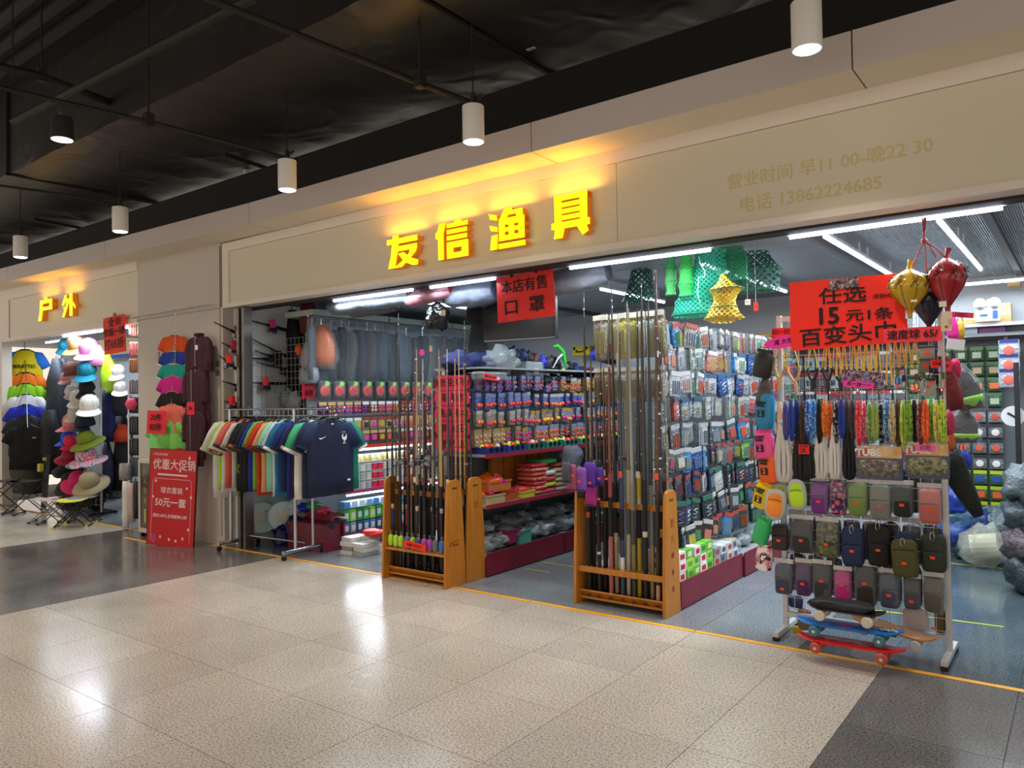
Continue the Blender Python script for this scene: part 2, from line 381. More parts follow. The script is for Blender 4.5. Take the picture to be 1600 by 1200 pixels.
def wrinkled(name, x0, x1, y0, y1, z0, z1, m, nx=60, ny=10, amp=.022):
    b = MB(); vs = []; fs = []
    prof = [(y0, z1)]+[(y0, z0+.04)]+[(y0+(y1-y0)*t/ny, z0) for t in range(ny+1)]+[(y1, z0+.04), (y1, z1)]
    for i in range(nx+1):
        x = x0+(x1-x0)*i/nx
        for j, (y, z) in enumerate(prof):
            d = amp*MN.noise(Vector((x*1.3, y*3, z*2)))+amp*.6*MN.noise(Vector((x*4, y*5, z)))
            vs.append((x, y+(d*.5 if j < 2 else 0), z+(d if 1 < j < len(prof)-2 else 0)))
    k = len(prof)
    for i in range(nx):
        for j in range(k-1): fs.append((i*k+j, i*k+j+1, (i+1)*k+j+1, (i+1)*k+j))
    b.add(vs, fs); return b.build(name, m, smooth=50, fix=True)
for i, (a, b_) in enumerate(((-16, -9.1), (-9.08, -3.22), (-3.2, 4))):
    d = wrinkled('air_duct', a, b_, 3.2, 5.6, 4.0, 4.9, M_DUCT)
    tag(d, ['black wrapped air duct section above the outdoor shop at left', 'black wrapped air duct section above the middle of the storefront', 'black wrapped air duct section above the right end of storefront'][i], 'duct', 'ceiling air ducts')
    MB().span((b_-.012, 3.17, 3.975), (b_+.012, 3.2, 4.9)).span((b_-.012, 3.17, 3.975), (b_+.012, 5.6, 4.0)).build('flange', mat('1a1917', .6), d)
M_PIPE = mat('1a1613', .65)
def pipe(pts, r, label, cat='pipe'): return tag(MB().tube(pts, r, 8).build('ceiling_pipe', M_PIPE, smooth=60), label, cat)
q0, q1 = LAMPS[1], LAMPS[2]
pipe([aZ(250, -35, 3.72), aZ(330, 0, 3.7), aZ(655, 130, 3.62), aZ(752, 166, 3.6)], .02, 'long dark conduit pipe running to the second lamp from right')
pipe([aZ(-60, 118, 3.7), aZ(0, 137, 3.7), aZ(230, 190, 3.6), aZ(465, 252, 3.45)], .018, 'long dark conduit pipe running to the third lamp from right')
pipe([aZ(-30, 285, 3.6), aZ(0, 290, 3.6), aZ(110, 305, 3.55), aZ(200, 325, 3.5)], .012, 'thin dark conduit running to the fourth lamp from right')
pipe([aZ(-20, 100, 4.2), aZ(60, 118, 4.2), aZ(185, 165, 4.2), aZ(196, 145, 4.45), aZ(196, 80, 4.8)], .035, 'dark bent water pipe above the far left lamps')
pipe([aZ(20, 190, 3.95), aZ(350, 20, 3.95), aZ(400, -6, 3.95)], .03, 'dark pipe running beside the air duct at upper left')
pipe([aZ(455, -10, 4.4), aZ(470, 12, 4.4), aZ(490, 38, 4.4), aZ(515, 22, 4.4), aZ(512, -10, 4.5)], .035, 'dark curved pipe bend at the top edge of view')
for i, (x, y) in enumerate(((232, 190), (656, 128), (65, 120))):
    p = aZ(x, y, 3.6 if i != 2 else 4.2); b = MB().span((p.x-.03, p.y-.03, p.z-.04), (p.x+.03, p.y+.03, p.z+.06)); b.cyl((p.x, p.y, p.z), (p.x, p.y, 4.9), .008, n=6)
    tag(b.build('pipe_hanger', M_PIPE), 'dark junction box on a ceiling rod '+['over the pipe to the third lamp', 'over the pipe to the second lamp', 'at the far left'][i], 'hanger', 'conduit hangers')
def tray(pts, label):
    b = MB()
    for a, c in zip(pts, pts[1:]): b.tube([a, c], .022, 4)
    tag(b.build('cable_tray', M_PIPE), label, 'bracket')
tray([aZ(350, 240, 3.95), aZ(415, 262, 3.95), aZ(470, 272, 3.95), aZ(622, 235, 3.95)], 'dark angled bracket strip hanging below the duct near the third lamp')
tray([aZ(52, 342, 3.95), aZ(120, 355, 3.95), aZ(150, 362, 3.95), aZ(230, 338, 3.95)], 'dark angled bracket strip hanging below the duct near the fourth lamp')
for i, (x, y0, y1) in enumerate(((344, 130, 222), (362, 15, 225), (407, 95, 222), (20, 50, 110))):
    p = aZ(x, y1, 3.95); tag(MB().cyl((p.x, p.y, 3.9), (p.x, p.y, 4.9), .006, n=5).build('hanging_rod', M_PIPE), f'thin threaded rod hanging from the hall ceiling, {side(i, 4)}'.replace('leftmost', 'nearest the third lamp').replace('rightmost', 'at the far upper left').replace('second from the left', 'just beside it').replace('third from the left', 'over the bracket bend'), 'rod', 'ceiling rods')
p = aZ(385, 272, 3.95); tag(MB().cyl((p.x, p.y, 3.93), (p.x, p.y, 3.99), .035, n=14).build('smoke_detector', WHITE), 'small white round detector on the black duct', 'detector')
p = aZ(830, 72, 3.985); sl = MB().box((p.x, p.y, 3.965), (.07, .03, .002)).build('sticker', WHITE); tag(sl, 'small white printed sticker under the black duct', 'sticker')
text('15-06', .02, sl, (p.x, p.y, 3.963), INK, rot=(PI, 0, 0))
# --- downlights
M_LAMP = mat('e9e4dc', .35); M_GLOW = mat('fff6e6', .4, emit=9)
def downlight(key):
    t = T('downlight', None, 'lamp', group='cylinder downlights along the storefront')
    MB().lathe([(.0705, .0), (.0725, .004), (.0725, .235), (.066, .24), (.0, .24)], 28).build('housing', M_LAMP, t, smooth=40)
    MB().lathe([(.0665, .001), (.060, -.004), (.0, -.004)], 24, cap=False).build('diffuser', M_GLOW, t, smooth=True, fix=False)
    MB().cyl((0, 0, .24), (0, 0, .32), .018, n=10).cyl((0, 0, .3), (0, 0, .80), .005, n=5).tube([(.0, 0, .28), (.05, .02, .31), (.09, .0, .29), (.06, -.02, .26), (.02, 0, .28)], .006, 5).build('stem', M_PIPE, t)
    return t
dl = Series(downlight)
for i, p in enumerate(LAMPS):
    dl(p, 0, 'white cylindrical downlight, '+['nearest the camera at upper right', 'second from the right, above the sign letters', 'middle one of the row', 'fourth from the right', 'farthest at the left edge'][i], None)
p = aZ(97, 218, 3.45); t = T('spotlight', 'black round spotlight glowing above the far left shop', 'lamp', p)
MB().lathe([(.075, 0), (.08, .01), (.07, .16), (.0, .17)], 24).build('housing', M_DK, t, smooth=40)
MB().lathe([(.07, -.003), (0, -.003)], 24, cap=False).build('diffuser', M_GLOW, t, fix=False)
MB().span((-.04, -.01, .17), (.03, .01, .2)).build('bracket', STEEL, t)
light('SPOT', (p.x, p.y, p.z-.03), LAMP_E, (1, .95, .9), spot_size=math.radians(110), spot_blend=.8, shadow_soft_size=.06)
# --- fluorescent tubes
M_TUBE = mat('dfeaff', .3, emit=9)
for i, (a, b) in enumerate(TUBES+LTUBES):
    z = 2.49; a = Vector((*a, z)); b = Vector((*b, z)); m = (a+b)/2; L = (b-a).length
    nm = ['front row over the jacket rack', 'front row beside the face mask sign', 'front row in front of the fishing nets', 'front row over the accessory grid', 'first in line behind the big price sign', 'second in line behind the big price sign', 'near end above the red speed bag', 'far end above the red speed bag', 'deep inside above the tool boxes', 'behind the green fishing nets', 'along the back wall', 'out past the right edge of view', 'deep inside over the left aisle', 'left shop, over the shirts', 'left shop, over the caps', 'left shop, farthest left'][i]
    t = T('tube_light', 'glowing fluorescent tube, '+nm, 'lamp', m, math.atan2(b.y-a.y, b.x-a.x), 'fluorescent tube lights')
    MB().box((0, 0, .022), (L+.04, .03, .02)).box((-L*.4, 0, .07), (.02, .012, .08)).box((L*.4, 0, .07), (.02, .012, .08)).build('batten', mat('d8dde0', .4), t)
    MB().cyl((-L/2, 0, 0), (L/2, 0, 0), .0125, n=8).build('tube', M_TUBE, t, smooth=60)
# --- floor tape
M_TAPE = mat('f2a90c', .55)
br = [-13.2, -10.15, -9.0]; names = []
def tape(a, b, w, m, label):
    a = Vector((a[0], a[1], 0)); b = Vector((b[0], b[1], 0)); d = (b-a); t = MB().box((0, 0, .0016), (d.length, w, .0016)).build('floor_tape', m)
    put(t, (a+b)/2, math.atan2(d.y, d.x)); tag(t, label, 'tape', 'floor marking tape')
for a, b, l_ in (((-13.2, 4.5), (-9.0, 4.55), 'in front of the outdoor shop at left'), ((-8.75, 4.22), (-8.15, 4.22), 'piece behind the red poster'), ((-7.45, 4.52), (-5.9, 4.55), 'under the shirt rack'), ((-5.89, 4.55), (-4.05, 4.57), 'left of the near aisle'), ((-4.04, 4.57), (-3.32, 4.57), 'crossing the middle aisle'), ((-3.31, 4.57), (-2.03, 4.57), 'in front of the right rod rack'), ((-2.02, 4.57), (-.93, 4.57), 'under the skateboards'), ((-.92, 4.57), (.4, 4.57), 'right corner')):
    tape(a, b, .042, M_TAPE, 'yellow floor tape strip, '+l_)
M_TG = mat('a8b53a', .5)
for i, (a, b) in enumerate((((-4.0, 5.72), (-3.5, 5.72)), ((-3.98, 5.42), (-3.72, 5.42)), ((-1.5, 5.68), (-.45, 5.74)), ((-1.3, 7.62), (-.5, 7.62)))):
    tape(a, b, .025, M_TG, 'thin yellow-green floor line inside the shop, '+['inner one by the plastic tray shelf', 'outer one by the plastic tray shelf', 'behind the accessory grid', 'near the back wall'][i])
# ================================================================ SHARED SHAPES
def pillow(b, c, w, h, d, p=4, n=24, mi=0, wob=0, seed=0, fr=(.82, .95, 1, .95, .82), M=None):
    rings = []
    for i, s_ in enumerate(fr):
        y = -d/2+d*i/(len(fr)-1); g = []
        for j in range(n):
            a = 2*PI*j/n; cx, sz = math.cos(a), math.sin(a)
            q = 1+wob*MN.noise(Vector((cx*2+seed, sz*2, i*.7+seed)))
            g.append((c[0]+w/2*s_*q*math.copysign(abs(cx)**(2/p), cx), c[1]+y+wob*d*MN.noise(Vector((cx*3, sz*3+seed, i))), c[2]+h/2*s_*q*math.copysign(abs(sz)**(2/p), sz)))
        rings.append(g)
    return b.loft(rings, mi, M=M)
def sheet(b, w, h, nx=8, nz=8, amp=.01, seed=0, th=.002, mi=0, f=6, M=None):   # crumpled sheet with thickness, hanging from z=0
    vs = []
    for s_ in (0, 1):
        for i in range(nx+1):
            for j in range(nz+1):
                x = -w/2+w*i/nx; z = -h*j/nz
                vs.append((x, amp*MN.noise(Vector((x*f+seed, z*f, seed)))+s_*th, z))
    k = (nx+1)*(nz+1); fs = []
    for i in range(nx):
        for j in range(nz):
            a = i*(nz+1)+j; q = (a, a+1, a+nz+2, a+nz+1); fs += [q, tuple(k+t for t in reversed(q))]
    edge = [i*(nz+1) for i in range(nx+1)]+[nx*(nz+1)+j for j in range(1, nz+1)]+[i*(nz+1)+nz for i in range(nx-1, -1, -1)]+[j for j in range(nz-1, 0, -1)]
    for a, c in zip(edge, edge[1:]+edge[:1]): fs.append((a, c, c+k, a+k))
    return b.add(vs, fs, mi, M)
def crumple(b, c, r, seed=0, n=14, k=8, sc=(1, 1, 1), amp=.35, f=2.5, mi=0):
    vs = []; fs = []
    for i in range(k+1):
        th = PI*i/k
        for j in range(n):
            a = 2*PI*j/n; d = Vector((math.sin(th)*math.cos(a), math.sin(th)*math.sin(a), -math.cos(th)))
            q = r*(1+amp*MN.noise(d*f+Vector((seed*3.1, seed, 0))))
            vs.append((c[0]+d.x*q*sc[0], c[1]+d.y*q*sc[1], c[2]+d.z*q*sc[2]))
    for i in range(k):
        for j in range(n): fs.append((i*n+j, i*n+(j+1) % n, (i+1)*n+(j+1) % n, (i+1)*n+j))
    return b.add(vs, fs, mi)
def paper_sign(name, label, cat, loc, w, h, m, lines, rz=0, ry=0, rx=0, ink=INK, amp=.006, outline=None, group=None):
    """lines: (text, size, x, z[, bold, sx])"""
    b = MB()
    if outline: b.prism(outline, .0016)
    else: sheet(b, w, h, 6, 5, amp, R.random()*9, .0014, M=Matrix.Translation((0, 0, h/2)))
    o = b.build(name, m); put(o, loc, rz, rx, ry); tag(o, label, cat, group)
    for L in lines:
        text(L[0], L[1], o, (L[2], -.0016-amp*1.05 if not outline else -.0015, L[3]), ink, bold=L[4] if len(L) > 4 else .012*L[1], ext=.0006, sx=L[5] if len(L) > 5 else 1)
    return o
FILM = film(.10); FILM2 = film(.22, 'c9d3d8', 1, 14, .1)
# ================================================================ SHELVING
M_RED = ramp_mat([(.3, '6e1026'), (.7, '82162f')], 6, .38, bump=.05); M_REDE = mat('a3273c', .35); M_PEG = mat('7d8286', .5); M_DECK = mat('9a9ea0', .5)
M_UP = mat('b7babc', .35, .6)
GX = -4.05
def gondola(key):
    L, both = 1.2, 1
    t = T('gondola_shelf', None, 'shelf', group='red edged gondola units')
    # local: front is +x, length along y from 0 to L
    MB().span((-.87, .004, .0), (-.012, L-.004, .17)).build('base', mat('3b1a22', .6), t)
    MB().span((-.012, .006, .01), (.0, L-.006, .2)).build('base_panel', M_RED, t, bevel=.003)
    MB().span((-.87, .004, .17), (-.012, L-.004, .185)).build('deck', M_DECK, t)
    MB().span((-.47, .004, .185), (-.45, L-.004, 1.74 if key == 'left' else 2.1)).build('back_panel', M_PEG, t)
    for y in (.02, L-.02): MB().span((-.48, y-.018, .185), (-.44, y+.018, 1.76 if key == 'left' else 2.12)).build('upright', M_UP, t)
    if key == 'left':
        for z in (.6, 1.03):
            s_ = MB().span((-.45, .004, z-.02), (-.004, L-.004, z)).build('shelf', M_DECK, t)
            MB().span((-.004, .004, z-.03), (.004, L-.004, z+.005)).build('shelf_edge', M_REDE, s_)
    return t
gl = Series(gondola)
for i in range(3): gl((GX, 4.965+i*1.205, 0), 0, f'red based gondola unit with two shelves, {["nearest the storefront", "middle one", "farthest inside"][i]} on the left aisle', key='left')
gl((-2.285, 4.945, 0), 0, 'red based gondola unit hung with packets, nearest the right rod rack', key='right')
gl((-2.27, 6.15, 0), 0, 'red based gondola unit hung with packets, second from storefront', key='right')
gl((-2.285, 7.36, 0), 0, 'red based gondola unit hung with packets, at the back', key='right')
# unit along the left wall of the fishing shop
for i in range(3):
    y = 5.15+i*1.155; t = T('wall_shelf', f'red edged wall shelving unit of spools, {["nearest the shirt rack", "middle one", "farthest back"][i]}', 'shelf', (-6.05, y, 0), group='left wall shelving units')
    MB().span((-1.18, .004, 0), (-.012, 1.15, .13)).build('base', mat('3b1a22', .6), t)
    MB().span((-.012, .004, .01), (0, 1.15, .15)).build('base_panel', M_RED, t, bevel=.003)
    MB().span((-.62, .004, .13), (-.60, 1.15, 2.425)).build('back_panel', mat('8f9498', .5), t)
    for z in (.57, 1.03):
        s_ = MB().span((-.6, .004, z-.02), (-.004, 1.15, z)).build('shelf', M_DECK, t)
        MB().span((-.004, .004, z-.02), (.006, 1.15, z+.018)).build('shelf_edge', mat('d8402e' if z > 1 else 'a8446a', .4), s_)
        MB().cyl((-.02, .04, z-.032), (-.02, 1.12, z-.032), .011, n=8).build('shelf_lamp', mat('eef4ff', .3, emit=6), s_)
    if i < 2:
        light('AREA', (-6.09, y+.6, .985), 9, COOL, (0, -.5, 0), shape='RECTANGLE', size=.04, size_y=1.1); light('AREA', (-6.09, y+.6, .53), 9, COOL, (0, -.5, 0), shape='RECTANGLE', size=.04, size_y=1.1)
b = MB().span((-6.72, 5.125, .0), (-6.05, 5.145, .36)); o = b.build('end_panel', M_RED, bevel=.003); tag(o, 'plain red end box panel of the wall shelving behind the shirt rack', 'panel')
# ================================================================ ROD RACKS
M_WOOD = ramp_mat([(.3, 'b3701f'), (.55, 'c07a25'), (.75, 'cf8a32')], 5, .38, detail=5, sx=(6, 6, .7), bump=.03, dist=.6)
M_WOODD = mat('8e3a12', .6)
def rod_rack(key):
    t = T('rod_rack', None, 'rack', group='orange wooden fishing rod racks')
    W_ = .73; D = .25; H = .855
    for sx in (-1, 1):
        out = [(0, 0), (D, 0), (D*.95, .35), (D*.84, H-.06), (D*.78, H-.015), (D*.66, H), (D*.34, H), (D*.22, H-.015), (D*.16, H-.06), (D*.05, .35)]
        Mx = Matrix.Translation((sx*(W_/2-.011), 0, 0)) @ Matrix.Rotation(PI/2, 4, 'Z')
        p = MB().prism(out, .022, M=Mx).build('side_panel', M_WOOD, t, bevel=.003)
        MB().span((sx*W_/2-.0005*sx, D*.38, H-.075), (sx*W_/2+.0015*sx, D*.62, H-.06)).build('hand_slot', mat('5f3208', .8), p)
        kn = MB()
        for k in range(7): y_, z_ = D*(.3+.4*R.random()), .05+.7*R.random(); kn.cyl((sx*W_/2, y_, z_), (sx*(W_/2+.0012), y_, z_), .003, n=6)
        kn.build('knot', M_WOODD, p)
        if sx > 0 and key != 'front_left':
            for k, ch in enumerate('三剑渔具'): text(ch, .046, p, (W_/2+.0015, D*.52, .52-k*.115), M_WOODD, rot=(PI/2, 0, PI/2))
            MB().tube([(W_/2+.001, D*.52+.022*math.cos(a_), .63+.03*math.sin(a_*2)) for a_ in [k*PI/7 for k in range(14)]], .0016, 4).build('printed_emblem', M_WOODD, p)
        elif sx > 0:
            Mx2 = Matrix.Translation((W_/2+.001, 0, 0))
            o_ = [(D*.5+.07*math.cos(a_), .345+.02*math.sin(a_)+.12*(.07*math.cos(a_))) for a_ in [k*2*PI/20 for k in range(20)]]
            MB().tube([(W_/2+.0008, y, z) for y, z in o_[2:14]], [.001+.004*math.sin(PI*k/11) for k in range(12)], 4).build('printed_emblem', mat('a3201a', .6), p)
            text('Shaqfen', .026, p, (W_/2+.0015, D*.5, .335), mat('a3201a', .6), rot=(PI/2, 0, PI/2), shear=.3)
    MB().box((0, .085, .065), (W_-.046, .012, .085), M=Matrix.Rotation(.75, 4, 'X')).build('toe_board', M_WOOD, t)
    MB().span((-W_/2+.023, .06, .035), (W_/2-.023, .21, .05)).build('bottom_shelf', M_WOOD, t)
    if key == 'front_left': MB().span((-W_/2+.023, .025, .245), (W_/2-.023, .125, .262)).build('middle_shelf', M_WOOD, t)
    else: MB().span((-W_/2+.023, .035, .235), (W_/2-.023, .05, .275)).span((-W_/2+.023, .05, .245), (W_/2-.023, .20, .255)).build('middle_rail', M_WOOD, t)
    MB().span((-W_/2+.023, .13, .70), (W_/2-.023, .15, .74)).build('top_rail', M_WOOD, t)
    return t
rr = Series(rod_rack)
rr((-2.655, 4.70, 0), 0, 'orange wooden rod rack of colourful rods beside the right aisle', key='right')
rr((-4.44, 4.475, 0), 0, 'orange wooden rod rack with pouches on its shelf, left of centre', key='front_left')
rr((-4.435, 4.73, 0), 0, 'orange wooden rod rack directly behind the one holding pouches', key='right')
# rods: parts handle, butt_cap, blank, line_guides, (reel > reel_handle)
def rod(x, y, z0, hs, zt, blank, tipr=.0025, r=.0115, lean=(0, 0), label='', reel=None, tagc=None, bands=None, tagz=None):
    """hs: [(z, colour)] handle sections up to the last z; zt: tip height"""
    t = T('fishing_rod', label, 'fishing rod', (x, y, z0), group='rods in the wooden racks')
    top = hs[-1][0]-z0
    ax = Vector((lean[0], lean[1], 1)); P = lambda z: ax*z
    a = .012
    MB().cyl(P(0), P(.03), r*1.15, r*1.1, 10).build('butt_cap', mat('151515', .4), t, smooth=60)
    prev = .03
    for z, c in hs:
        z -= z0; MB().tube([P(prev), P(prev+.01), P(z-.008), P(z)], [r*.8, r, r, r*.8], 10).build('handle', c if not isinstance(c, str) else mat(c, .55, bump=.15, bscale=90), t, smooth=50); prev = z
    b = MB().tube([P(top-.005), P(top+(zt-z0-top)*.5), P(zt-z0)], [r*.88, r*.68, tipr*1.4], 7)
    b.build('blank', mat(blank, .25, coat=.6), t, smooth=60)
    g = MB(); zz = top+.1; k = 0
    while zz < zt-z0-.03:
        q = P(zz); rr_ = r*.55*(1-(zz-top)/(zt-z0-top))+tipr
        g.cyl(q+Vector((0, 0, -.006)), q+Vector((0, 0, .006)), rr_+.0018, n=7, mi=k % 2)
        if k % 2 == 0: g.tube([q+Vector((.0, -rr_-.004+.006*math.sin(u)-.004, .006*math.cos(u))) for u in [i*PI/3 for i in range(6)]], .0009, 4, 0, closed=True)
        zz += .11+.03*((k*7) % 3); k += 1
    if g.v: g.build('line_guide', [mat('c9a24a', .25, 1), mat('d8d8d8', .4)], t)['kind'] = 'stuff'
    if bands:
        g = MB()
        for z, c2 in bands: q = P(z-z0); g.cyl(q-Vector((0, 0, .022)), q+Vector((0, 0, .022)), r*.66, n=8)
        g.build('band', mat('e6e2da', .4), t)
    if reel:
        q = P(reel-z0)+Vector((0, -.03, 0))
        w = MB().cyl(q+Vector((0, -.012, .0)), q+Vector((0, .03, 0)), .006, n=6).cyl(q+Vector((-.024, -.02, .0)), q+Vector((.02, -.02, 0)), .021, .018, 12).cyl(q+Vector((.02, -.02, 0)), q+Vector((.03, -.02, 0)), .024, n=12)
        w = w.build('reel', mat('9b9ea6', .25, .9), t, smooth=40)
        MB().tube([q+Vector((-.03, -.02, 0)), q+Vector((-.045, -.02, .0)), q+Vector((-.045, -.045, -.03))], .003, 5).sph(q+Vector((-.047, -.048, -.034)), .008, 8, 5).build('reel_handle', mat('202022', .4), w)
    if tagc:
        q = P((tagz or top+.12)-z0)
        MB().box(q+Vector((.0, -.016, -.03)), (.03, .001, .045)).build('price_tag', mat(tagc, .6), t)
    return t
BK = '121214'
def xat(px, py, Y): return aY(px, py, Y)
# right rack: (px of handle, sections, tip y px)
rspec = [(921, [(.30, BK), (.62, BK), (.66, 'c4452c'), (.80, BK)], 455, BK, 'black rod with an orange ring on its grip'),
 (929, [(.78, BK)], 560, '30261f', 'plain black rod standing second from the left end'),
 (937, [(.36, BK), (.38, 'd8d2c4'), (.74, BK)], 590, '202028', 'black rod with a thin white ring low down'),
 (946, [(.33, '1a1a1c'), (.76, BK)], 575, '5c2a1a', 'slim black rod beside the pink gripped rod'),
 (955, [(.50, 'b0635e'), (.78, BK), (.96, 'a8524e')], 560, '7a3a24', 'rod with a dusty pink grip'),
 (964, [(.45, 'bda77c'), (.52, 'd9c493'), (.85, BK)], 447, '14202a', 'black rod with a cream patterned lower grip'),
 (973, [(.24, '39405e'), (.36, 'e2dfd6'), (.48, '39405e'), (.70, BK), (.95, '3a4668')], 520, '22304a', 'rod with a navy and white grip'),
 (982, [(.52, 'd9d2bd'), (.72, '6d6a60'), (.98, 'cfc7ac')], 470, '8b8780', 'rod with a long cream white grip'),
 (991, [(.22, '3a3a30'), (.46, '7c7440'), (.70, '4a4a46'), (.90, '8a8470')], 480, 'a19d94', 'rod with a dull olive and grey grip'),
 (999, [(.50, 'e3b81e'), (.72, BK), (.78, 'd8d2c4'), (.96, 'e8c21c')], 480, '202020', 'rod with a bright yellow grip'),
 (1009, [(.52, BK), (.56, 'd8cfa8'), (.92, BK)], 435, '191919', 'thick black rod with a cream ring'),
 (1019, [(.46, 'b59c74'), (.88, '8d8a84')], 460, '3f3a38', 'rod with a cork coloured lower grip'),
 (1028, [(.20, 'c8a172'), (.44, '35332f'), (.80, '2b2623')], 470, '4c2c20', 'rod with a cork butt and a black grip'),
 (1034, [(.52, BK), (.58, 'd6b878'), (.86, '232326')], 420, '3c241c', 'tall brown rod with white bands')]
for i, (px_, hs, ty, bl, desc) in enumerate(rspec):
    y = 4.79+(i % 2)*.05; p = aY(px_, 900, y)
    zt = aY(px_, ty, y).z
    ln = R.uniform(-.01, .01) if i < 13 else -.006
    hs = [(z+.0, c) for z, c in hs]
    rod(p.x, y, .056, hs, zt, bl, tipr=.003 if i < 13 else .006, r=.0155 if i not in (10, 13) else .018, lean=(ln, .01), label=desc+' in the right rack', tagc=['ff5a30', None, None, 'f2f0ea', None, None][i % 6], bands=[(z/100, 0) for z in range(95, 190, 17)] if i == 13 else None, tagz=.98+.05*(i % 3))
# shorter rods behind them, second row
for i in range(11):
    x = -2.97+i*.063; y = 4.88; c = ['1b1b1e', '33231c', '1b1b1e', '26304a', '1b1b1e', '6a2b20'][i % 6]
    rod(x, y, .056, [(.3, BK), (.7+.06*(i % 4), c)], 1.45+.5*R.random(), ['9a8a6a', '1d1d20', '5b2a1c', 'b7b3aa', '2a3328'][i % 5], r=.010, lean=(R.uniform(-.02, .02), .015), label=f'dark thin rod in the back row of the right rack, {side(i, 11)}', reel=.98+.04*(i % 3) if i % 4 == 1 else None)
# left rack
tips = [(606, 640), (613, 600), (626, 488), (634, 610), (641, 600), (650, 540), (658, 545), (666, 560), (675, 600), (682, 615), (690, 590), (698, 545), (712, 560), (731, 562)]
cols = ['1c1c20', '23252c', '151518', '3a1c1c', '6b1a1e', '8f1f22', 'a8957c', 'c9c2b2', '1d1d20', '201c1c', '8f8a80', 'b59a5a', 'b8934a', '191b20']
for i in range(14):
    x = -4.765+i*.0475; y = 4.575+.035*(i % 2); ty = tips[i][1]; zt = aY(tips[i][0], ty, y).z
    mid = ['16348a', '1d1d20', '1d1d20', 'c22a24', '1d1d20', '18181a', '25304e', '18181a', '1d1d20', '18181a', '1d1d20', '18181a', '1d1d20', '222'*2][i]
    rod(x, y, .056, [(.28, BK), (.44, BK), (.58, mid), (.62, 'bdb8ae' if i % 3 == 0 else BK), (.80, BK)], zt, cols[i], r=.0145, lean=(R.uniform(-.008, .008), .008), label=f'black gripped rod in the rack with pouches, {side(i, 14)}', reel=.98+.05*(i % 3) if i in (3, 6, 7, 9, 10) else None, tagc=['ff5a30', 'e8e4da', None, '9c4a3a'][i % 4] if i % 2 else None)
lt = [(700, 545, 'e6d9d2'), (712, 560, 'd9b48a'), (720, 545, 'e8c878'), (726, 566, 'c9a24a'), (731, 500, '191b20'), (738, 600, '222'*2), (668, 600, '7b1418'), (648, 600, '7b1418'), (620, 620, '111114'), (606, 650, '111114')]
for i, (px_, ty, c) in enumerate(lt):
    y = 4.86; p = aY(px_, 800, y)
    rod(min(p.x, -4.12), y, .056, [(.3, BK), (.75, BK)], aY(px_, ty, y).z, c, r=.0105 if i > 5 or i < 4 else .012, lean=(R.uniform(-.012, .012), .01), label=f'slim {["white banded", "tan", "golden", "yellowish", "tall black", "black", "dark red", "deep red", "black", "black"][i]} rod in the hidden rear left rack, {ORD[i]} of ten')
for i in range(13):
    x = -4.76+i*.049; y = 4.665; rod(x, y, .056, [(.3, BK), (.72+.05*(i % 3), ['1a1a1d', '20202a', '1a1a1d', '2a1a1a'][i % 4])], 1.25+.42*R.random(), ['17171a', '5a1418', '1c1c22', '7a6a50', '2a2a30', '8a8478'][i % 6], r=.013, lean=(R.uniform(-.012, .012), .01), label=f'thin rod in the second row behind the pouches, {side(i, 13)}', reel=.93+.045*(i % 4) if i % 2 else None, tagc=['e8e4da', None, '2a6a4a'][i % 3])
# pouches on the shelf of the left rack
M_LOOP = mat('cfd3cf', .4)
def squirt(key):
    t = T('towel_pouch', None, 'pouch', group='wrapped soft pouches on the left rack shelf')
    b = MB(); pillow(b, (0, 0, .055), .048, .10, .035, 3.2, 16, wob=.08); o = b.build('body', OMAT, t, smooth=True); o['tint'] = 1
    b = MB(); b.loft([ellring(0, 0, z, rx, rx*.7, 10, 2, wob=.3, seed=z*50) for z, rx in ((.004, .026), (.05, .028), (.10, .024), (.112, .006), (.135, .016))], cap=False); b.build('wrapper', FILM, t, smooth=True)
    return t
sp = Series(squirt)
pc = ['b8e62a', 'b8e62a', 'b8e62a', '5d6fae', 'a9dd3c', '56608e', 'c04bc4', 'b04cc0', '6f6f6a', '3d78c8']
pn = ['lime', 'lime', 'lime', 'slate blue', 'lime', 'greyish blue', 'purple', 'purple', 'grey', 'blue']
for i in range(10):
    sp((-4.755+i*.0655+R.uniform(-.004, .004), 4.54+R.uniform(-.004, .004), .262), R.uniform(-.3, .3), f'{pn[i]} wrapped pouch on the rack shelf, {side(i, 10)}', pc[i])
paper_sign('price_strip', 'red handwritten price strip clipped on the rack shelf below pouches', 'sign', aY(648, 853, 4.492), .25, .055, REDP, [('水枪 10元1个', .03, 0, 0)], ry=.08)
# ================================================================ ACCESSORY GRID STAND (right)
GY = 4.87; GX0, GX1 = -1.54, -.64
t = T('grid_stand', 'white metal grid display stand hung with bags and slingshots', 'rack', ((GX0+GX1)/2, GY, 0))
hw = (GX1-GX0)/2; M_POST = mat('c8c9c7', .35, .3)
for s_ in (-1, 1):
    MB().span((s_*hw-.015, -.015, .05), (s_*hw+.015, .015, 2.0)).build('post', M_POST, t, bevel=.002)
    f = MB().span((s_*hw-.017, -.21, .022), (s_*hw+.017, .21, .052)).build('foot', M_POST, t, bevel=.002)
    MB().span((s_*hw-.018, -.215, 0), (s_*hw+.018, -.18, .022)).span((s_*hw-.018, .18, 0), (s_*hw+.018, .215, .022)).build('rubber_foot', BLACK, f)
for z in (.12, 1.98): MB().span((-hw, -.012, z-.015), (hw, .012, z+.015)).build('crossbar', M_POST, t)
g = MB()
for k in range(1, 15): x = -hw+k*2*hw/15; g.cyl((x, -.016, .13), (x, -.016, 1.98), .002, n=4)
for k in range(26): z = .16+k*.072; g.cyl((-hw, -.02, z), (hw, -.02, z), .002, n=4)
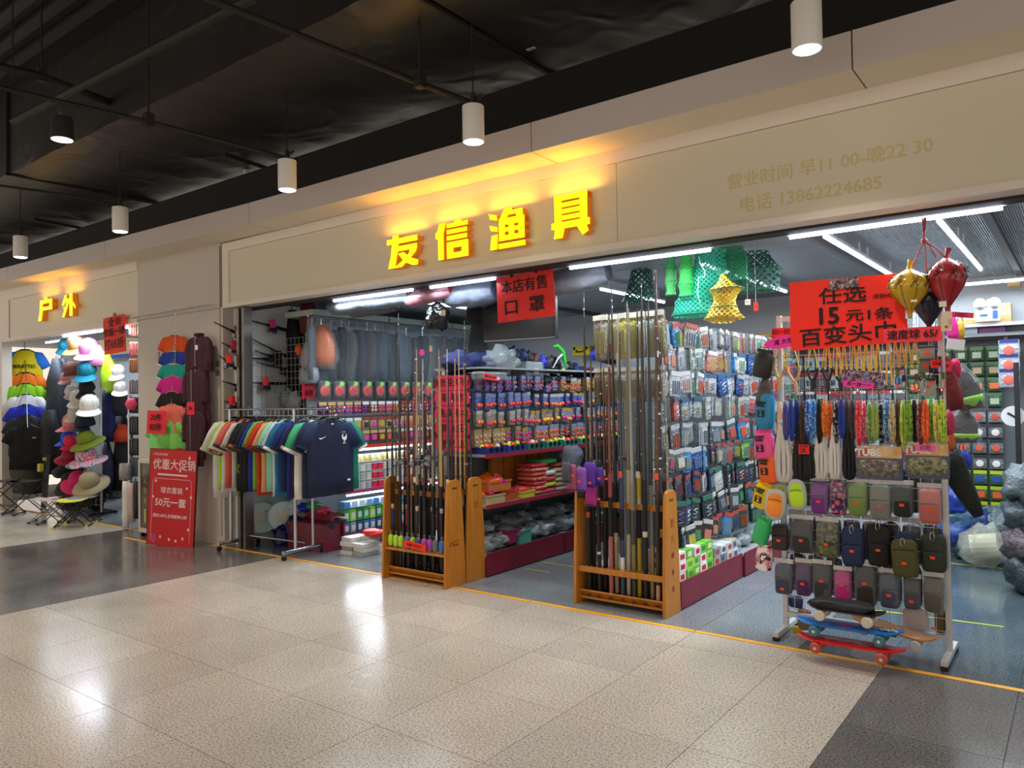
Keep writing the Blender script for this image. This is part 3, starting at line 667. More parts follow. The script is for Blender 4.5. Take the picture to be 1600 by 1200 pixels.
g.build('wire_grid', M_POST, t)['kind'] = 'stuff'
FY = GY-.03
def box_px(x0, y0, x1, y1, Y):
    a = aY(x0, y0, Y); b = aY(x1, y1, Y); c = aY((x0+x1)/2, (y0+y1)/2, Y); l = aY(x0, (y0+y1)/2, Y); r = aY(x1, (y0+y1)/2, Y); u = aY((x0+x1)/2, y0, Y); d = aY((x0+x1)/2, y1, Y)
    return c, (r-l).x, (u-d).z
M_ZIP = mat('1a1a1c', .4); M_SILV = mat('c9cdd2', .2, 1)
def pouch(x0, y0, x1, y1, col, label, wrap=True, pocket=None, tagx=.0, tagz=-.1, clip=False, depth=.05, Y=None, patt=None, rot=0, pd=.52):
    Y = Y or FY-depth/2
    c, w, h = box_px(x0, y0, x1, y1, Y)
    w *= .93; m = patt or mat(col, .75, bump=.2, bscale=120)
    t = T('phone_pouch', label, 'pouch', c, R.uniform(-.04, .04), ry=rot, group='pouches hanging on the grid stand')
    b = MB(); pillow(b, (0, 0, 0), w, h, depth, 5, 28, wob=.03, seed=x0); b.build('body', m, t, smooth=60)
    pz = -h/2+h*pd/2+.006
    b = MB(); pillow(b, (0, -depth/2-.003, pz), w*.84, h*pd, .016, 6, 24); b.build('pocket', pocket or m, t, smooth=60)
    b = MB().tube([(-w*.38, -depth/2-.004, pz+h*pd/2+.004), (w*.38, -depth/2-.004, pz+h*pd/2+.004)], .0022, 5)
    b.tube([(-w*.3, -depth/2-.006, pz+h*pd/2), (-w*.33, -depth/2-.008, pz+h*pd/2-.018)], .002, 5)
    b.tube([(w*.47*math.cos(a_), -depth*.28, h*.47*math.sin(a_)) for a_ in [k*PI/8 for k in range(9)]], .0018, 4)
    b.build('zipper', M_ZIP, t)
    MB().box((w*tagx, -depth/2-.0135, h*tagz), (.024, .001, .015)).build('price_tag', TAGR, t)
    MB().tube([(-.008, 0, h/2-.004), (-.008, 0, h/2+.02), (0, .0, h/2+.03), (.008, 0, h/2+.02), (.008, 0, h/2-.004)], .0022, 5).build('hanging_loop', M_ZIP, t)
    if clip: MB().tube([(.011*math.cos(a_), -depth/2-.006, h/2-.012+.024*math.sin(a_)) for a_ in [k*PI/6 for k in range(12)]], .0022, 6, closed=True).build('carabiner', M_SILV, t, smooth=60)
    if wrap:
        b = MB(); pillow(b, (0, 0, 0), w*1.12, h*1.06, depth*1.35, 8, 28, wob=.1, seed=y0); o = b.build('plastic_sleeve', FILM, t, smooth=True)
        MB().box((0, -.002, h/2+.016), (w*1.08, .004, .026)).build('header', mat('cfcbc6', .3), t)
    return t
camo = ramp_mat([(.0, '2f3322'), (.45, '55602f'), (.55, '8a7a4c'), (.62, '2b2a20')], 30, .7, constant=True)
floral = ramp_mat([(.0, '1f2348'), (.45, '33306a'), (.52, 'd3506c'), (.58, 'e88a70'), (.63, '2c7f8a')], 40, .7, constant=True)
P = pouch
P(1266, 752, 1296, 803, '7a2c8c', 'purple pouch in clear plastic, first of the upper pouch row', pocket=mat('6b2480', .6))
P(1297, 750, 1324, 805, '33306a', 'navy pouch with pink floral print in the upper row', patt=floral)
P(1324, 754, 1357, 806, '6d8a3c', 'leaf green pouch in plastic in the upper row')
P(1358, 757, 1394, 812, '77786f', 'light grey pouch in the upper row of the grid')
P(1393, 758, 1428, 808, '16201c', 'black pouch in plastic in the upper row')
P(1434, 763, 1472, 818, 'c06a62', 'salmon pink pouch at the right end of the upper row', pocket=mat('b55f58', .6))
P(1205, 818, 1234, 860, '3a2c28', 'dark brown pouch at the left of the middle row', wrap=False, clip=False)
P(1236, 812, 1272, 864, '2c2c2e', 'charcoal pouch in shiny plastic in the middle row')
P(1275, 816, 1311, 871, '5a5c33', 'olive camouflage pouch in the middle row', patt=camo)
P(1313, 823, 1353, 884, '1c2c52', 'navy blue pouch with tag in the middle row', wrap=False, clip=True)
P(1353, 818, 1395, 885, '0d0d0f', 'black pouch with a white clip in the middle row', wrap=False, clip=True)
P(1391, 843, 1437, 902, '4c4c1e', 'olive pouch hanging in front of the middle row', wrap=False, clip=True, Y=FY-.09, rot=-.05, pd=.7)
P(1396, 830, 1432, 880, '1c2c48', 'navy pouch tucked behind the olive one', wrap=False, Y=FY-.025)
P(1437, 834, 1481, 894, '2a3326', 'dark green grey pouch at the right of middle row', wrap=False, clip=True)
P(1210, 880, 1240, 928, '3a3f52', 'grey and navy pouch, first of the bottom pouch row', tagz=-.3)
P(1243, 880, 1269, 931, '4a1c58', 'deep purple pouch in the bottom row')
P(1270, 882, 1301, 936, '2c3038', 'dark patterned pouch in the bottom row', tagz=.05)
P(1303, 892, 1332, 943, 'b81c7c', 'bright magenta pouch in the bottom row', tagz=.1)
P(1335, 885, 1371, 948, '27221f', 'large brownish black pouch in the bottom row', tagz=.1)
P(1373, 896, 1408, 950, '3a465c', 'denim blue pouch with a white label in bottom row', tagz=-.1)
P(1411, 904, 1440, 952, '4d4a52', 'plain grey pouch in the bottom row', tagz=-.2)
P(1442, 902, 1476, 957, '57504b', 'taupe pouch at the right end of the bottom row', tagz=-.9)
# neon two-tone pouches
def neon(x0, y0, x1, y1, c1, c2, label, Y):
    c, w, h = box_px(x0, y0, x1, y1, Y); t = T('sports_pouch', label, 'pouch', c, 0, ry=R.uniform(-.1, .15), group='neon pouches beside the grid stand')
    b = MB(); pillow(b, (0, 0, 0), w, h, .05, 2.8, 24, fr=(.7, .93, 1, .9)); b.build('body', mat(c1, .6), t, smooth=True)
    b = MB(); pillow(b, (0, -.008, 0), w*1.06, h*1.04, .03, 2.8, 24); b.build('trim', mat('b9bdb8', .6), t, smooth=True)
    b = MB(); pillow(b, (0, -.02, -h*.12), w*.8, h*.6, .02, 2.8, 24); b.build('pocket', mat(c2, .6), t, smooth=True)
    MB().tube([(-w*.3, -.03, h*.14), (0, -.033, h*.17), (w*.3, -.03, h*.14)], .002, 5).build('zipper', M_ZIP, t)
neon(1232, 749, 1260, 796, 'b6e61c', 'c3ee2a', 'bright lime sports pouch with grey edge on the left side', FY-.06)
neon(1196, 764, 1228, 811, 'f28a1c', 'ff9626', 'orange sports pouch with grey edge on the left side', FY-.08)
neon(1206, 755, 1232, 785, 'a4cf20', 'a4cf20', 'lime pouch half hidden behind the orange one', FY-.03)
# dry bags
def drybag(x0, y0, x1, y1, col, label, txt='2', Y=4.80, rot=0, extra=None, spots=None):
    c, w, h = box_px(x0, y0, x1, y1, Y); t = T('dry_bag', label, 'bag', c, -.3, ry=rot, group='small dry bags at the left edge of the grid')
    r = w/2; m = spots or mat(col, .38)
    b = MB().loft([ellring(0, 0, z*h, r*k, r*.75*k, 20, 2.4, wob=.05, seed=y0) for z, k in ((-.5, .75), (-.47, .93), (-.3, 1), (.2, .98), (.36, .9), (.45, .8))]); b.build('body', m, t, smooth=50)
    MB().box((0, 0, .48*h), (w*.85, .025, .03*1)).build('roll_top', m, t, bevel=.004)
    MB().tube([(-r*.8, 0, h*.47), (-r*.5, -.01, h*.62), (r*.5, -.01, h*.62), (r*.8, 0, h*.47)], .003, 5).build('strap', mat('1b1b1b', .6), t)
    if txt:
        o = MB().box((0, -r*.76-.003, -.02), (w*.42, .0015, w*.36)).build('print_patch', mat('1c1a18', .6), t)
        text(txt, w*.36, o, (0, -r*.76-.0045, -.02), mat(col, .5), bold=.002)
        text('OCEAN\nPACK', w*.17, t, (0, -r*.76-.004, w*.32), mat('1c1a18', .6), bold=.002)
    return t
drybag(1177, 548, 1208, 590, '1c1a18', 'black glossy dry bag at the top of the left edge', None, rot=.2)
drybag(1181, 612, 1211, 670, '1f86b8', 'bright blue dry bag marked two', rot=.05)
drybag(1179, 674, 1210, 716, 'f4509a', 'pink dry bag marked two below the blue one', rot=-.08)
drybag(1186, 708, 1216, 754, 'f4641c', 'orange dry bag marked two with a black label', rot=-.05)
drybag(1178, 755, 1207, 794, 'f0c810', 'yellow dry bag marked two above the neon pouches', rot=.25)
drybag(1178, 808, 1204, 850, '35b868', 'green dry bag without print, low on the left edge', None, rot=.3)
drybag(1181, 853, 1207, 890, 'e9e2e0', 'white and pink cow patterned dry bag at lowest left', None, rot=.1, spots=ramp_mat([(0, 'ece6e2'), (.5, 'e8909a'), (.56, '2b2220'), (.62, 'f0ebe6')], 14, .4, constant=True))
c, w, h = box_px(1180, 590, 1208, 637, 4.79)
t = T('beanie_bag', 'dark grey cone shaped fabric hood hanging above the blue bag', 'hat', c); MB().loft([ellring(.01*z, 0, -h/2+h*z, w/2*k, .03*k, 16, 2.2, wob=.12) for z, k in ((0, .75), (.12, 1), (.45, .95), (.8, .6), (1, .3))]).build('crown', mat('55504e', .85), t, smooth=True)
text('DOCNIK', .017, t, (0, -.032, .03), mat('262322', .7), rot=(PI/2-.3, 0, 0))
# rope bundles
def bundle(x0, y0, x1, y1, col, label, n=9, cat='rope', Y=FY-.05):
    c, w, h = box_px(x0, y0, x1, y1, Y); t = T('rope_bundle', label, cat, c, group='laces and ropes under the bandanas')
    b = MB()
    for k in range(n):
        a_ = 2*PI*k/n; rx, ry_ = w*.42*math.cos(a_), .018*math.sin(a_)
        b.tube([(rx*.15, ry_*.3, h*.5), (rx*.5, ry_, h*.3), (rx, ry_*1.2, -.1*h), (rx*1.05, ry_*1.2, -h*.35), (rx*.7, ry_, -h*.48), (rx*.2, ry_*.2, -h*.5)], w*.13, 6)
    b.build('strand', mat(col, .7, bump=.2, bscale=90), t, smooth=True)
    MB().cyl((0, 0, h*.40), (0, 0, h*.44), w*.22, n=10).build('tie', mat('8a8a88', .5), t)
    return t
bundle(1210, 655, 1238, 752, 'd3cfca', 'thick bundle of off-white laces next to the orange dry bag')
bundle(1272, 660, 1294, 748, 'd8d5d0', 'white lace bundle, left one of the middle pair')
bundle(1295, 660, 1314, 748, 'dcdad6', 'white lace bundle, right one of the middle pair')
bundle(1239, 655, 1268, 748, '16161a', 'black lace bundle between the white ones', 11)
bundle(1316, 660, 1336, 748, '131317', 'black lace bundle beside the first printed pack', 9)
bundle(1256, 690, 1276, 745, '1d1d20', 'short black lace bundle beneath the price tag marked 25')
# bandanas
bc = [('e8c4a8', 'c8a080'), ('3f4f9a', 'b04c5c'), ('1c3c9a', '1c3c9a'), ('1a2a66', '1a2a66'), ('4a3020', '3a2418'), ('1e5cc0', 'dfe8f4'), ('2c86c8', 'cfe6f4'), ('16161a', '20202a'), ('f07a1c', '1a1512'), ('e0641c', '1a1512'), ('22242e', 'd8d8da'), ('1c3a9c', '16308a'), ('4a3c36', '6a5a50'), ('3c342f', '5a5048'), ('e02c3c', 'f0a0b0'), ('d83c6a', 'f6e8d0'), ('6c9a4c', 'e8b8c0'), ('7fae5c', 'e4803c'), ('16181c', 'd8d8d8'), ('2c7ab8', 'e8e0d0'), ('c8b48c', '3a3024'), ('4e3a2c', '8a6a4c'), ('9cb83a', 'd8e06a'), ('7aa82c', '16301a'), ('1b1b1e', '2a2a2e'), ('8a2c20', 'b8b4b0'), ('e2502a', 'f4a02c'), ('8ab83c', '16301a'), ('e8d04c', '2c6ab8'), ('b8d43c', '1c3a20')]
bnames = ['cream', 'blue violet', 'royal blue', 'dark navy', 'brown', 'blue and white', 'sky blue patterned', 'black', 'orange tiger striped', 'orange and black', 'black and white', 'deep blue', 'taupe', 'dark taupe', 'red and pink', 'crimson and cream', 'green and pink', 'green and orange', 'black and white', 'teal and cream', 'tan and black', 'brown and tan', 'lime', 'green camouflage', 'black', 'maroon and grey', 'red orange', 'green leaf', 'yellow and blue', 'yellow green']
def bandana(key):
    t = T('bandana', None, 'bandana', group='printed bandana tubes hanging on the grid')
    for q, s_ in enumerate((-1, 1)):
        b = MB().loft([ellring(s_*.007*k, .004*q, -.15*i/5, .0075*kk, .011*kk, 8, 2, wob=.3, seed=i*3+q) for i, (k, kk) in enumerate(((.3, .6), (.8, .9), (1, 1.1), (1.1, 1), (.9, 1.1), (.4, .6)))])
        o = b.build('fold', key[q], t, smooth=True)
    MB().tube([(0, 0, .002), (0, -.006, .03), (0, 0, .036)], .0015, 4).build('hook', M_SILV, t)
    return t
for i, (c1, c2) in enumerate(bc):
    x = 1218+i*8.75; p = aY(x, 625+R.uniform(-2, 3), FY-.055-(i % 3)*.02)
    m = ramp_mat([(0, c1), (.52, c2), (.57, c1)], 45+R.random()*30, .7, constant=True)
    tt = bandana((m, m)); put(tt, p, R.uniform(-.5, .5), sc=(1.25, 1.1, 1.5+.35*R.random()))
    tag(tt, f'{bnames[i]} bandana tube, {side(i, len(bc))} on the grid', 'bandana', 'printed bandana tubes hanging on the grid')
# slingshots
def sling(x0, y0, x1, y1, wood, label, band='d8c23a'):
    c, w, h = box_px(x0, y0, x1, y1, FY-.05); t = T('slingshot', label, 'slingshot', c, R.uniform(-.1, .1), ry=R.uniform(-.1, .1), group='slingshots hanging on the grid')
    m = mat(wood, .4); g = h*.52
    b = MB().tube([(-w*.36, 0, h*.02), (-w*.38, 0, -h*.05), (-w*.18, 0, -h*.2), (0, 0, -h*.27)], [.008, .008, .009, .01], 8).tube([(w*.36, 0, h*.02), (w*.38, 0, -h*.05), (w*.18, 0, -h*.2), (0, 0, -h*.27)], [.008, .008, .009, .01], 8)
    b.tube([(0, 0, -h*.24), (w*.03, 0, -h*.38), (0, 0, -h*.5)], [.011, .013, .009], 8); b.build('frame', m, t, smooth=60)
    for s_ in (-1, 1): MB().tube([(s_*w*.36, -.006, h*.0), (s_*w*.30, -.008, h*.2), (s_*w*.06, -.006, h*.5)], .0035, 5).build('rubber_band', mat(band, .5), t, smooth=60)
    MB().box((0, -.006, h*.5), (.03, .006, .014)).build('leather_pouch', mat('4a2c1a', .7), t)
sling(1208, 533, 1229, 610, 'c9a06c', 'pale wooden slingshot farthest left on the grid')
sling(1227, 530, 1252, 618, 'c8a878', 'large pale wooden slingshot with lime bands', 'c9d03a')
sling(1259, 540, 1280, 612, '1e1a18', 'black slingshot with lime green bands', 'b4d02a')
sling(1283, 535, 1302, 614, '2a1c18', 'dark slingshot with a yellow band and red tag', 'd8b83a')
sling(1301, 540, 1318, 612, '2c1d16', 'dark brown slingshot left of the camouflage strip', 'd8b04a')
for i, (x, y0, y1) in enumerate(((1292, 535, 575), (1309, 534, 588), (1318, 536, 590), (1333, 534, 583), (1342, 538, 580), (1352, 534, 588), (1362, 534, 582), (1371, 532, 600), (1387, 530, 602), (1398, 534, 575), (1408, 536, 572), (1418, 532, 575), (1428, 536, 568))):
    c, w, h = box_px(x-5, y0, x+5, y1, FY-.075); t = T('elastic_band', f'yellow flat elastic bands hanging on the grid, {side(i, 13)}', 'elastic', c, R.uniform(-.3, .3), group='yellow catapult bands')
    for s_ in (-1, 1): MB().add([(s_*.003, 0, h/2), (s_*.003+.006, 0, h/2), (s_*.016+.012, 0, -h/2), (s_*.016-.001, 0, -h/2), (s_*.003, .002, h/2), (s_*.003+.006, .002, h/2), (s_*.016+.012, .002, -h/2), (s_*.016-.001, .002, -h/2)], [(0, 1, 2, 3), (7, 6, 5, 4), (0, 4, 5, 1), (1, 5, 6, 2), (2, 6, 7, 3), (3, 7, 4, 0)]).build('strip', mat('dcb04a', .5), t)
# carabiner strings & key rings under the bands
for i, (x, y) in enumerate(((1325, 610), (1340, 606), (1382, 600), (1402, 595), (1413, 604), (1432, 602), (1444, 600), (1455, 590), (1468, 575), (1473, 600), (1470, 625), (1472, 650), (1477, 672))):
    c = aY(x, y, FY-.06); t = T('carabiner_set', f'small {["green", "steel", "dark", "blue", "brassy"][i % 5]} carabiner key ring on the grid, {side(i, 13)}', 'key ring', c, R.uniform(-.6, .6), group='carabiner rings on the grid')
    MB().tube([(.012*math.cos(a_), 0, .028*math.sin(a_)) for a_ in [k*PI/6 for k in range(12)]], .003, 6, closed=True).build('ring', mat(['5a6a3a', 'b8bcc0', '2a2a2e', '3a4a8a', 'a88a4a'][i % 5], .3, .8), t, smooth=60)
    MB().box((0, .004, .045), (.02, .004, .04)).build('strap', mat(['4a5a2a', '1c1c20', '5a2a2a'][i % 3], .7), t)
    if i % 2: MB().box((.004, -.008, -.03), (.022, .001, .016)).build('price_tag', TAGR, t)
for i, (x0, y0, x1, y1, l_) in enumerate(((1437, 540, 1460, 562, 'small boxed gadget in plastic near top right of grid'), (1436, 560, 1458, 582, 'small boxed gadget below the first one at grid right'), (1438, 590, 1462, 618, 'small clear boxed gadget with orange tag, lowest of three'))):
    c, w, h = box_px(x0, y0, x1, y1, FY-.03); t = T('gadget_pack', l_, 'package', c, group='boxed gadgets on the grid'); MB().box((0, 0, 0), (w, .02, h)).build('box', mat(['8d8a86', '7a6a5c', 'a09c98'][i], .3), t, bevel=.003); MB().box((0, -.012, 0), (.025, .001, .018)).build('price_tag', TAGR, t); MB().box((0, -.01, h*.4), (w*1.1, .003, h*.15)).build('header', mat('3a3a44', .4), t)
# patterned headband strip and its pink label
c, w, h = box_px(1314, 580, 1381, 603, FY-.09)
t = T('headband_strip', 'camouflage print headband strip with pink handwritten label below', 'headband', c, ry=.13)
MB().box((0, 0, 0), (w, .006, h)).build('band', ramp_mat([(0, '2b2438'), (.45, 'a8505c'), (.5, '4a6ab0'), (.56, 'd8a890'), (.6, '241c28')], 35, .4, constant=True), t)
paper_sign('price_strip', 'hot pink arrow shaped handwritten strip under the headband strip', 'sign', aY(1342, 601, FY-.10), .17, .035, HOTP, [('买一送一一', .026, 0, 0)], ry=.12, outline=[(-.085, .018), (.072, .018), (.085, 0), (.072, -.018), (-.085, -.018)])
paper_sign('price_card', 'small red card marked 25 over black laces', 'sign', aY(1256, 702, FY-.085), .062, .058, REDP, [('多功能', .016, 0, .018), ('25.', .034, 0, -.008)])
paper_sign('price_card', 'small pink card marked 35 over the right printed pack', 'sign', aY(1446, 700, FY-.075), .10, .036, HOTP, [('35元', .03, 0, 0)], ry=.05)
# printed bandana packs
for i, (x0, y0, x1, y1, a_, b_) in enumerate(((1337, 695, 1411, 750, '3a2c22', '8a7050'), (1414, 690, 1484, 748, '5a5a2a', 'a8a05a'))):
    c, w, h = box_px(x0, y0, x1, y1, FY-.05); t = T('printed_pack', ['orange topped printed package of brown camouflage tubes', 'printed package of yellow green camouflage tubes at grid right'][i], 'package', c, group='printed camouflage packages')
    MB().box((0, 0, 0), (w*.97, .012, h*.98)).build('card', mat('242a52', .35), t)
    MB().box((0, -.0075, h*.30), (w*.95, .002, h*.34)).build('header', ramp_mat([(0, 'c8781c'), (.5, 'e8a83a'), (.6, 'd8c8b0'), (.7, '4a2c3a')], 12, .35), t)
    text('TUBE', h*.28, t, (-w*.22, -.0095, h*.27), mat('f4f0e8', .4), bold=.003); MB().box((-w*.3, -.0088, h*.28), (w*.36, .001, h*.24)).build('print_patch', mat('b8201c', .4), t)
    b = MB(); pillow(b, (0, -.016, -h*.16), w*.9, h*.5, .03, 3, 24, wob=.1, seed=i); b.build('folded_tube', ramp_mat([(0, '1c1a16'), (.4, a_), (.5, b_), (.56, '2a2420'), (.62, 'b8b09a')], 50, .6, constant=True), t, smooth=True)
    b = MB(); pillow(b, (0, -.012, 0), w, h, .045, 8, 24, wob=.06, seed=i+4); b.build('plastic_sleeve', FILM, t, smooth=True)
# --- signs on top of the grid
INKW = .0032
o = paper_sign('price_sign', 'large orange red handwritten price poster clipped on the grid stand', 'sign', aY(1321, 475, FY-.09), .625, .31, REDP, [('任选', .105, -.015, .048, .0012, 1.25), ('(百变4巾)', .026, .2, .03, .0005), ('15', .14, -.10, -.07, .004, 1), ('元1条', .076, .125, -.075, .0012, 1.35)], rz=.12, amp=.004)
c = aY(1318, 443, FY-.1); ph = MB().box((0, 0, 0), (.16, .003, .06)).build('photo_strip', ramp_mat([(0, '1a1a22'), (.42, '38466a'), (.5, 'b08a80'), (.55, '283048'), (.6, 'd0b8a8')], 40, .4, constant=True)); put(ph, c, .12, ry=-.05); tag(ph, 'small photo strip of patterned scarves on top of the price poster', 'picture')
o = paper_sign('price_sign', 'long orange red handwritten strip along the bottom of the price poster', 'sign', aY(1324, 524, FY-.125), .63, .13, REDP, [('百变头巾', .112, .0, .0, .0016, 1.2)], rz=.12, ry=-.04, amp=.003)
paper_sign('price_sign', 'red handwritten strip about speed balls beside the yellow speed bag', 'sign', aY(1425, 523, FY-.14), .285, .08, mat('ff3a4c', .6), [('速度球 65/', .055, 0, 0, .001)], rz=.1)
paper_sign('price_sign', 'dark red handwritten strip at the left of the price poster', 'sign', aY(1226, 519, FY-.07), .155, .055, mat('e8242c', .6), [('切一切 百', .035, 0, 0)], rz=.1)
paper_sign('price_sign', 'hot pink oval handwritten sign at left above the black dry bag', 'sign', aY(1224, 534, FY-.15), .235, .075, HOTP, [('减 大包', .036, 0, 0)], ry=-.12, outline=[(.117*math.cos(a_), .038*math.sin(a_)) for a_ in [k*PI/10 for k in range(20)]])
paper_sign('price_card', 'small red card on the upper right side of the grid', 'sign', aY(1463, 568, FY-.06), .055, .045, REDP, [('25#', .026, 0, 0)], rz=.2)
o = paper_sign('price_card', 'small red card hanging below the green nets', 'sign', aY(1181, 479, 5.3), .03, .06, REDP, [('18', .02, 0, 0)]); MB().cyl((0, 0, .03), (0, 0, 2.6-o.location.z), .001, n=4).build('string', WHITE, o)
o = paper_sign('price_card', 'small white card beside the red one below green nets', 'sign', aY(1168, 472, 5.35), .04, .04, WHITE, [('12', .018, 0, 0)]); MB().cyl((0, 0, .02), (0, 0, 2.6-o.location.z), .001, n=4).build('string', WHITE, o)
# --- second layer of wrapped packs on the back of the grid
for r_ in range(3):
    for i in range(8):
        x = -1.47+i*.108; z = [.93, .62, .38][r_]; t = T('phone_pouch', f'dark wrapped pack on the back of the grid, {side(i, 8)}, {["upper", "middle", "lower"][r_]} row', 'pouch', (x, GY+.035, z), R.uniform(-.1, .1), group='wrapped packs on the back of the grid')
        b = MB(); pillow(b, (0, 0, 0), .10, .24 if r_ else .26, .03, 6, 16, wob=.06, seed=i+r_*9); b.build('body', mat(['3a3c40', '4c4a4c', '26282c', '5a5c60'][(i+r_) % 4], .3, bump=.6), t, smooth=True); MB().box((0, 0, .14), (.10, .006, .03)).build('header', mat('b8b4b0', .3), t)
# --- speed bags
def speedbag(cx, y0, y1, wpx, col, label, Y, logo=True):
    top = aY(cx, y0, Y); bot = aY(cx, y1, Y); h = top.z-bot.z; r = wpx/2*(top-EP).dot(F_)/FPX
    t = T('speed_bag', label, 'punching bag', (bot.x, Y, bot.z), group='teardrop speed bags')
    prof = [(.012, 0), (.02, .04), (.16*1, .16), (.52, .32), (.86, .5), (1, .64), (.93, .76), (.7, .87), (.35, .95), (.14, 1)]
    rings = [ellring(0, 0, z*h, max(k*r, .012), max(k*r, .012), 24) for k, z in prof]; MB().loft(rings).build('bag', mat(col, .28, coat=.5), t, smooth=True)
    sm = MB()
    for k in range(8):
        a_ = 2*PI*k/8+.2; sm.tube([((max(kk*r, .012)+.0012)*math.cos(a_+.35*math.sin(PI*z)), (max(kk*r, .012)+.0012)*math.sin(a_+.35*math.sin(PI*z)), z*h) for kk, z in prof[2:9]], .0014, 4)
    for k in range(8):
        a0 = 2*PI*(k+.5)/8+.2
        sm.tube([((r*1.012)*math.cos(a0+d)*q, (r*1.012)*math.sin(a0+d)*q, (zz)*h) for d, zz, q in ((-.25, .76, .93), (0, .6, 1), (.25, .76, .93), (0, .84, .78), (-.25, .76, .93))], .0016, 4)
    sm.build('stitching', mat('1a140c', .6), t)
    MB().tube([(0, 0, h*.98), (.004, .0, h+.02), (.012, 0, h+.05)], [.014, .01, .016], 8).build('neck_loop', mat(col, .4), t)
    for k in range(4): text('WINBO', .026, t, ((r*.99+.002)*math.cos(a_k), (r*.99+.002)*math.sin(a_k), h*.70), mat('1a140c', .6), rot=(PI/2+.2, -.9, a_k+PI/2)) if (a_k := [-1.9, -1.1, -2.6, -.4][k]) or True else None
    return t
speedbag(1422, 420, 497, 60, 'c9a01c', 'yellow teardrop speed bag hanging beside the price poster', 4.69)
speedbag(1481, 402, 492, 58, 'a8202c', 'red teardrop speed bag hanging right of the yellow one', 4.72)
speedbag(1452, 440, 520, 50, '1a2038', 'black and navy speed bag hidden behind the coloured pair', 4.84)
b = MB(); k0 = aY(1444, 338, 4.70)
for dx, (x, y) in ((0, (1425, 418)), (.003, (1447, 425)), (-.003, (1478, 404)), (.001, (1462, 402))):
    a = aY(1444+dx*900, 340, 4.70); m_ = aY(1444, 376, 4.70); e = aY(x, y, 4.71); b.tube([a, m_, (m_+e)/2+Vector((.004, 0, .01)), e], .004, 6)
b.sph(aY(1444, 376, 4.70), .016, 8, 5); tag(b.build('knotted_rope', mat('a8505a', .7), smooth=True), 'twisted pink cord knot carrying the speed bags', 'cord')
for x, y, w_, h_, c, l_ in ((1473, 475, .035, .03, 'ded8c8', 'small cream sticker label on the red speed bag'), (1428, 470, .03, .012, 'e8e4d8', 'small white sticker label on the yellow speed bag')):
    o = MB().box((0, 0, 0), (w_, .001, h_)).build('sticker', mat(c, .6)); put(o, aY(x, y, 4.60 if x > 1450 else 4.585)); tag(o, l_, 'label')
o = MB().box((0, 0, 0), (.05, .002, .105)).build('hang_tag', mat('dccdb2', .7)); put(o, aY(1479, 502, 4.66), ry=.05); tag(o, 'cream cardboard hang tag below the red speed bag', 'label'); MB().cyl((.0, -.0015, -.03), (.0, -.003, -.03), .008, n=10).build('seal', mat('b84a28', .5), o)
# --- skateboards
def board(x0, y0, x1, y1, col, wheel, label, Y, wob=0, deckth=.012, w=.15, fl=True, zbot=None):
    a = aY(x0, y0, Y); b_ = aY(x1, y1, Y); m_ = (a+b_)/2; L = (b_-a).length; tilt = math.atan2(-(b_-a).z, (b_-a).x)
    t = T('skateboard', label, 'skateboard', m_, 0, ry=tilt, group='skateboards stacked under the grid stand')
    n = 14; rings = []
    for i in range(n+1):
        u = -1+2*i/n; x = u*L/2; ww = w/2*(1-abs(u)**4*.75) if abs(u) < 1 else w*.1; zz = .018*max(0, (u-.72)/.28)**1.5+.012*max(0, (-u-.75)/.25)**1.5
        rings.append([(x, -ww, zz+.004), (x, -ww*.92, zz-deckth/2), (x, ww*.92, zz-deckth/2), (x, ww, zz+.004), (x, ww*.92, zz+deckth/2), (x, 0, zz+deckth*.3), (x, -ww*.92, zz+deckth/2)])
    MB().loft(rings).build('deck', mat(col, .22, coat=.5), t, smooth=50)
    for s_ in (-1, 1):
        q = MB().span((s_*L*.3-.03, -.02, -.02), (s_*L*.3+.03, .02, -.005)).cyl((s_*L*.3, -.055, -.034), (s_*L*.3, .055, -.034), .007, n=8).build('truck', STEEL, t)
        for sy in (-1, 1):
            Mx = Matrix.Translation((s_*L*.3, sy*.06, -.036)) @ Matrix.Rotation(PI/2, 4, 'X')
            wq = MB().lathe([(.010, -.018), (.024, -.019), (.030, -.012), (.030, .012), (.024, .019), (.010, .018)], 18, M=Mx).build('wheel', mat(wheel, .4), t, smooth=40)
            MB().cyl((s_*L*.3, sy*.06-.021, -.036), (s_*L*.3, sy*.06+.021, -.036), .009, n=12).build('bearing', M_SILV, wq)
    return t
t = board(1247, 992, 1417, 1020, 'e0241c', 'c04a3c', 'glossy red mini skateboard on the floor, lowest of the stack', 4.47)
b = MB(); pillow(b, (.10, -.03, -.03), .16, .07, .12, 3, 20, wob=.5, seed=3); b.build('plastic_wrap', FILM, t)
t = board(1245, 967, 1413, 992, '1c7cd8', '3c7886', 'glossy blue mini skateboard lying on the red one', 4.50)
for k in range(5): MB().box((.17+k*.018, -.01+.01*(k % 2), .0155-.0), (.014, .04, .001), M=Matrix.Rotation(.4, 4, 'Z')).build('printed_square', mat('b8b090', .5), t)
t = board(1262, 944, 1384, 962, '1a1a1c', 'd8d0b8', 'black topped skateboard with cream wheels on the blue one', 4.50, w=.14)
b = MB(); pillow(b, (-.02, 0, .022), .34, .055, .13, 4, 24, wob=.2, seed=5); b.build('strap_wrap', mat('17171a', .6, bump=.4), t, smooth=True)
t = board(1330, 962, 1462, 1003, 'b8835a', 'b8bcc0', 'light wooden skateboard behind the blue one', 4.66, w=.16)
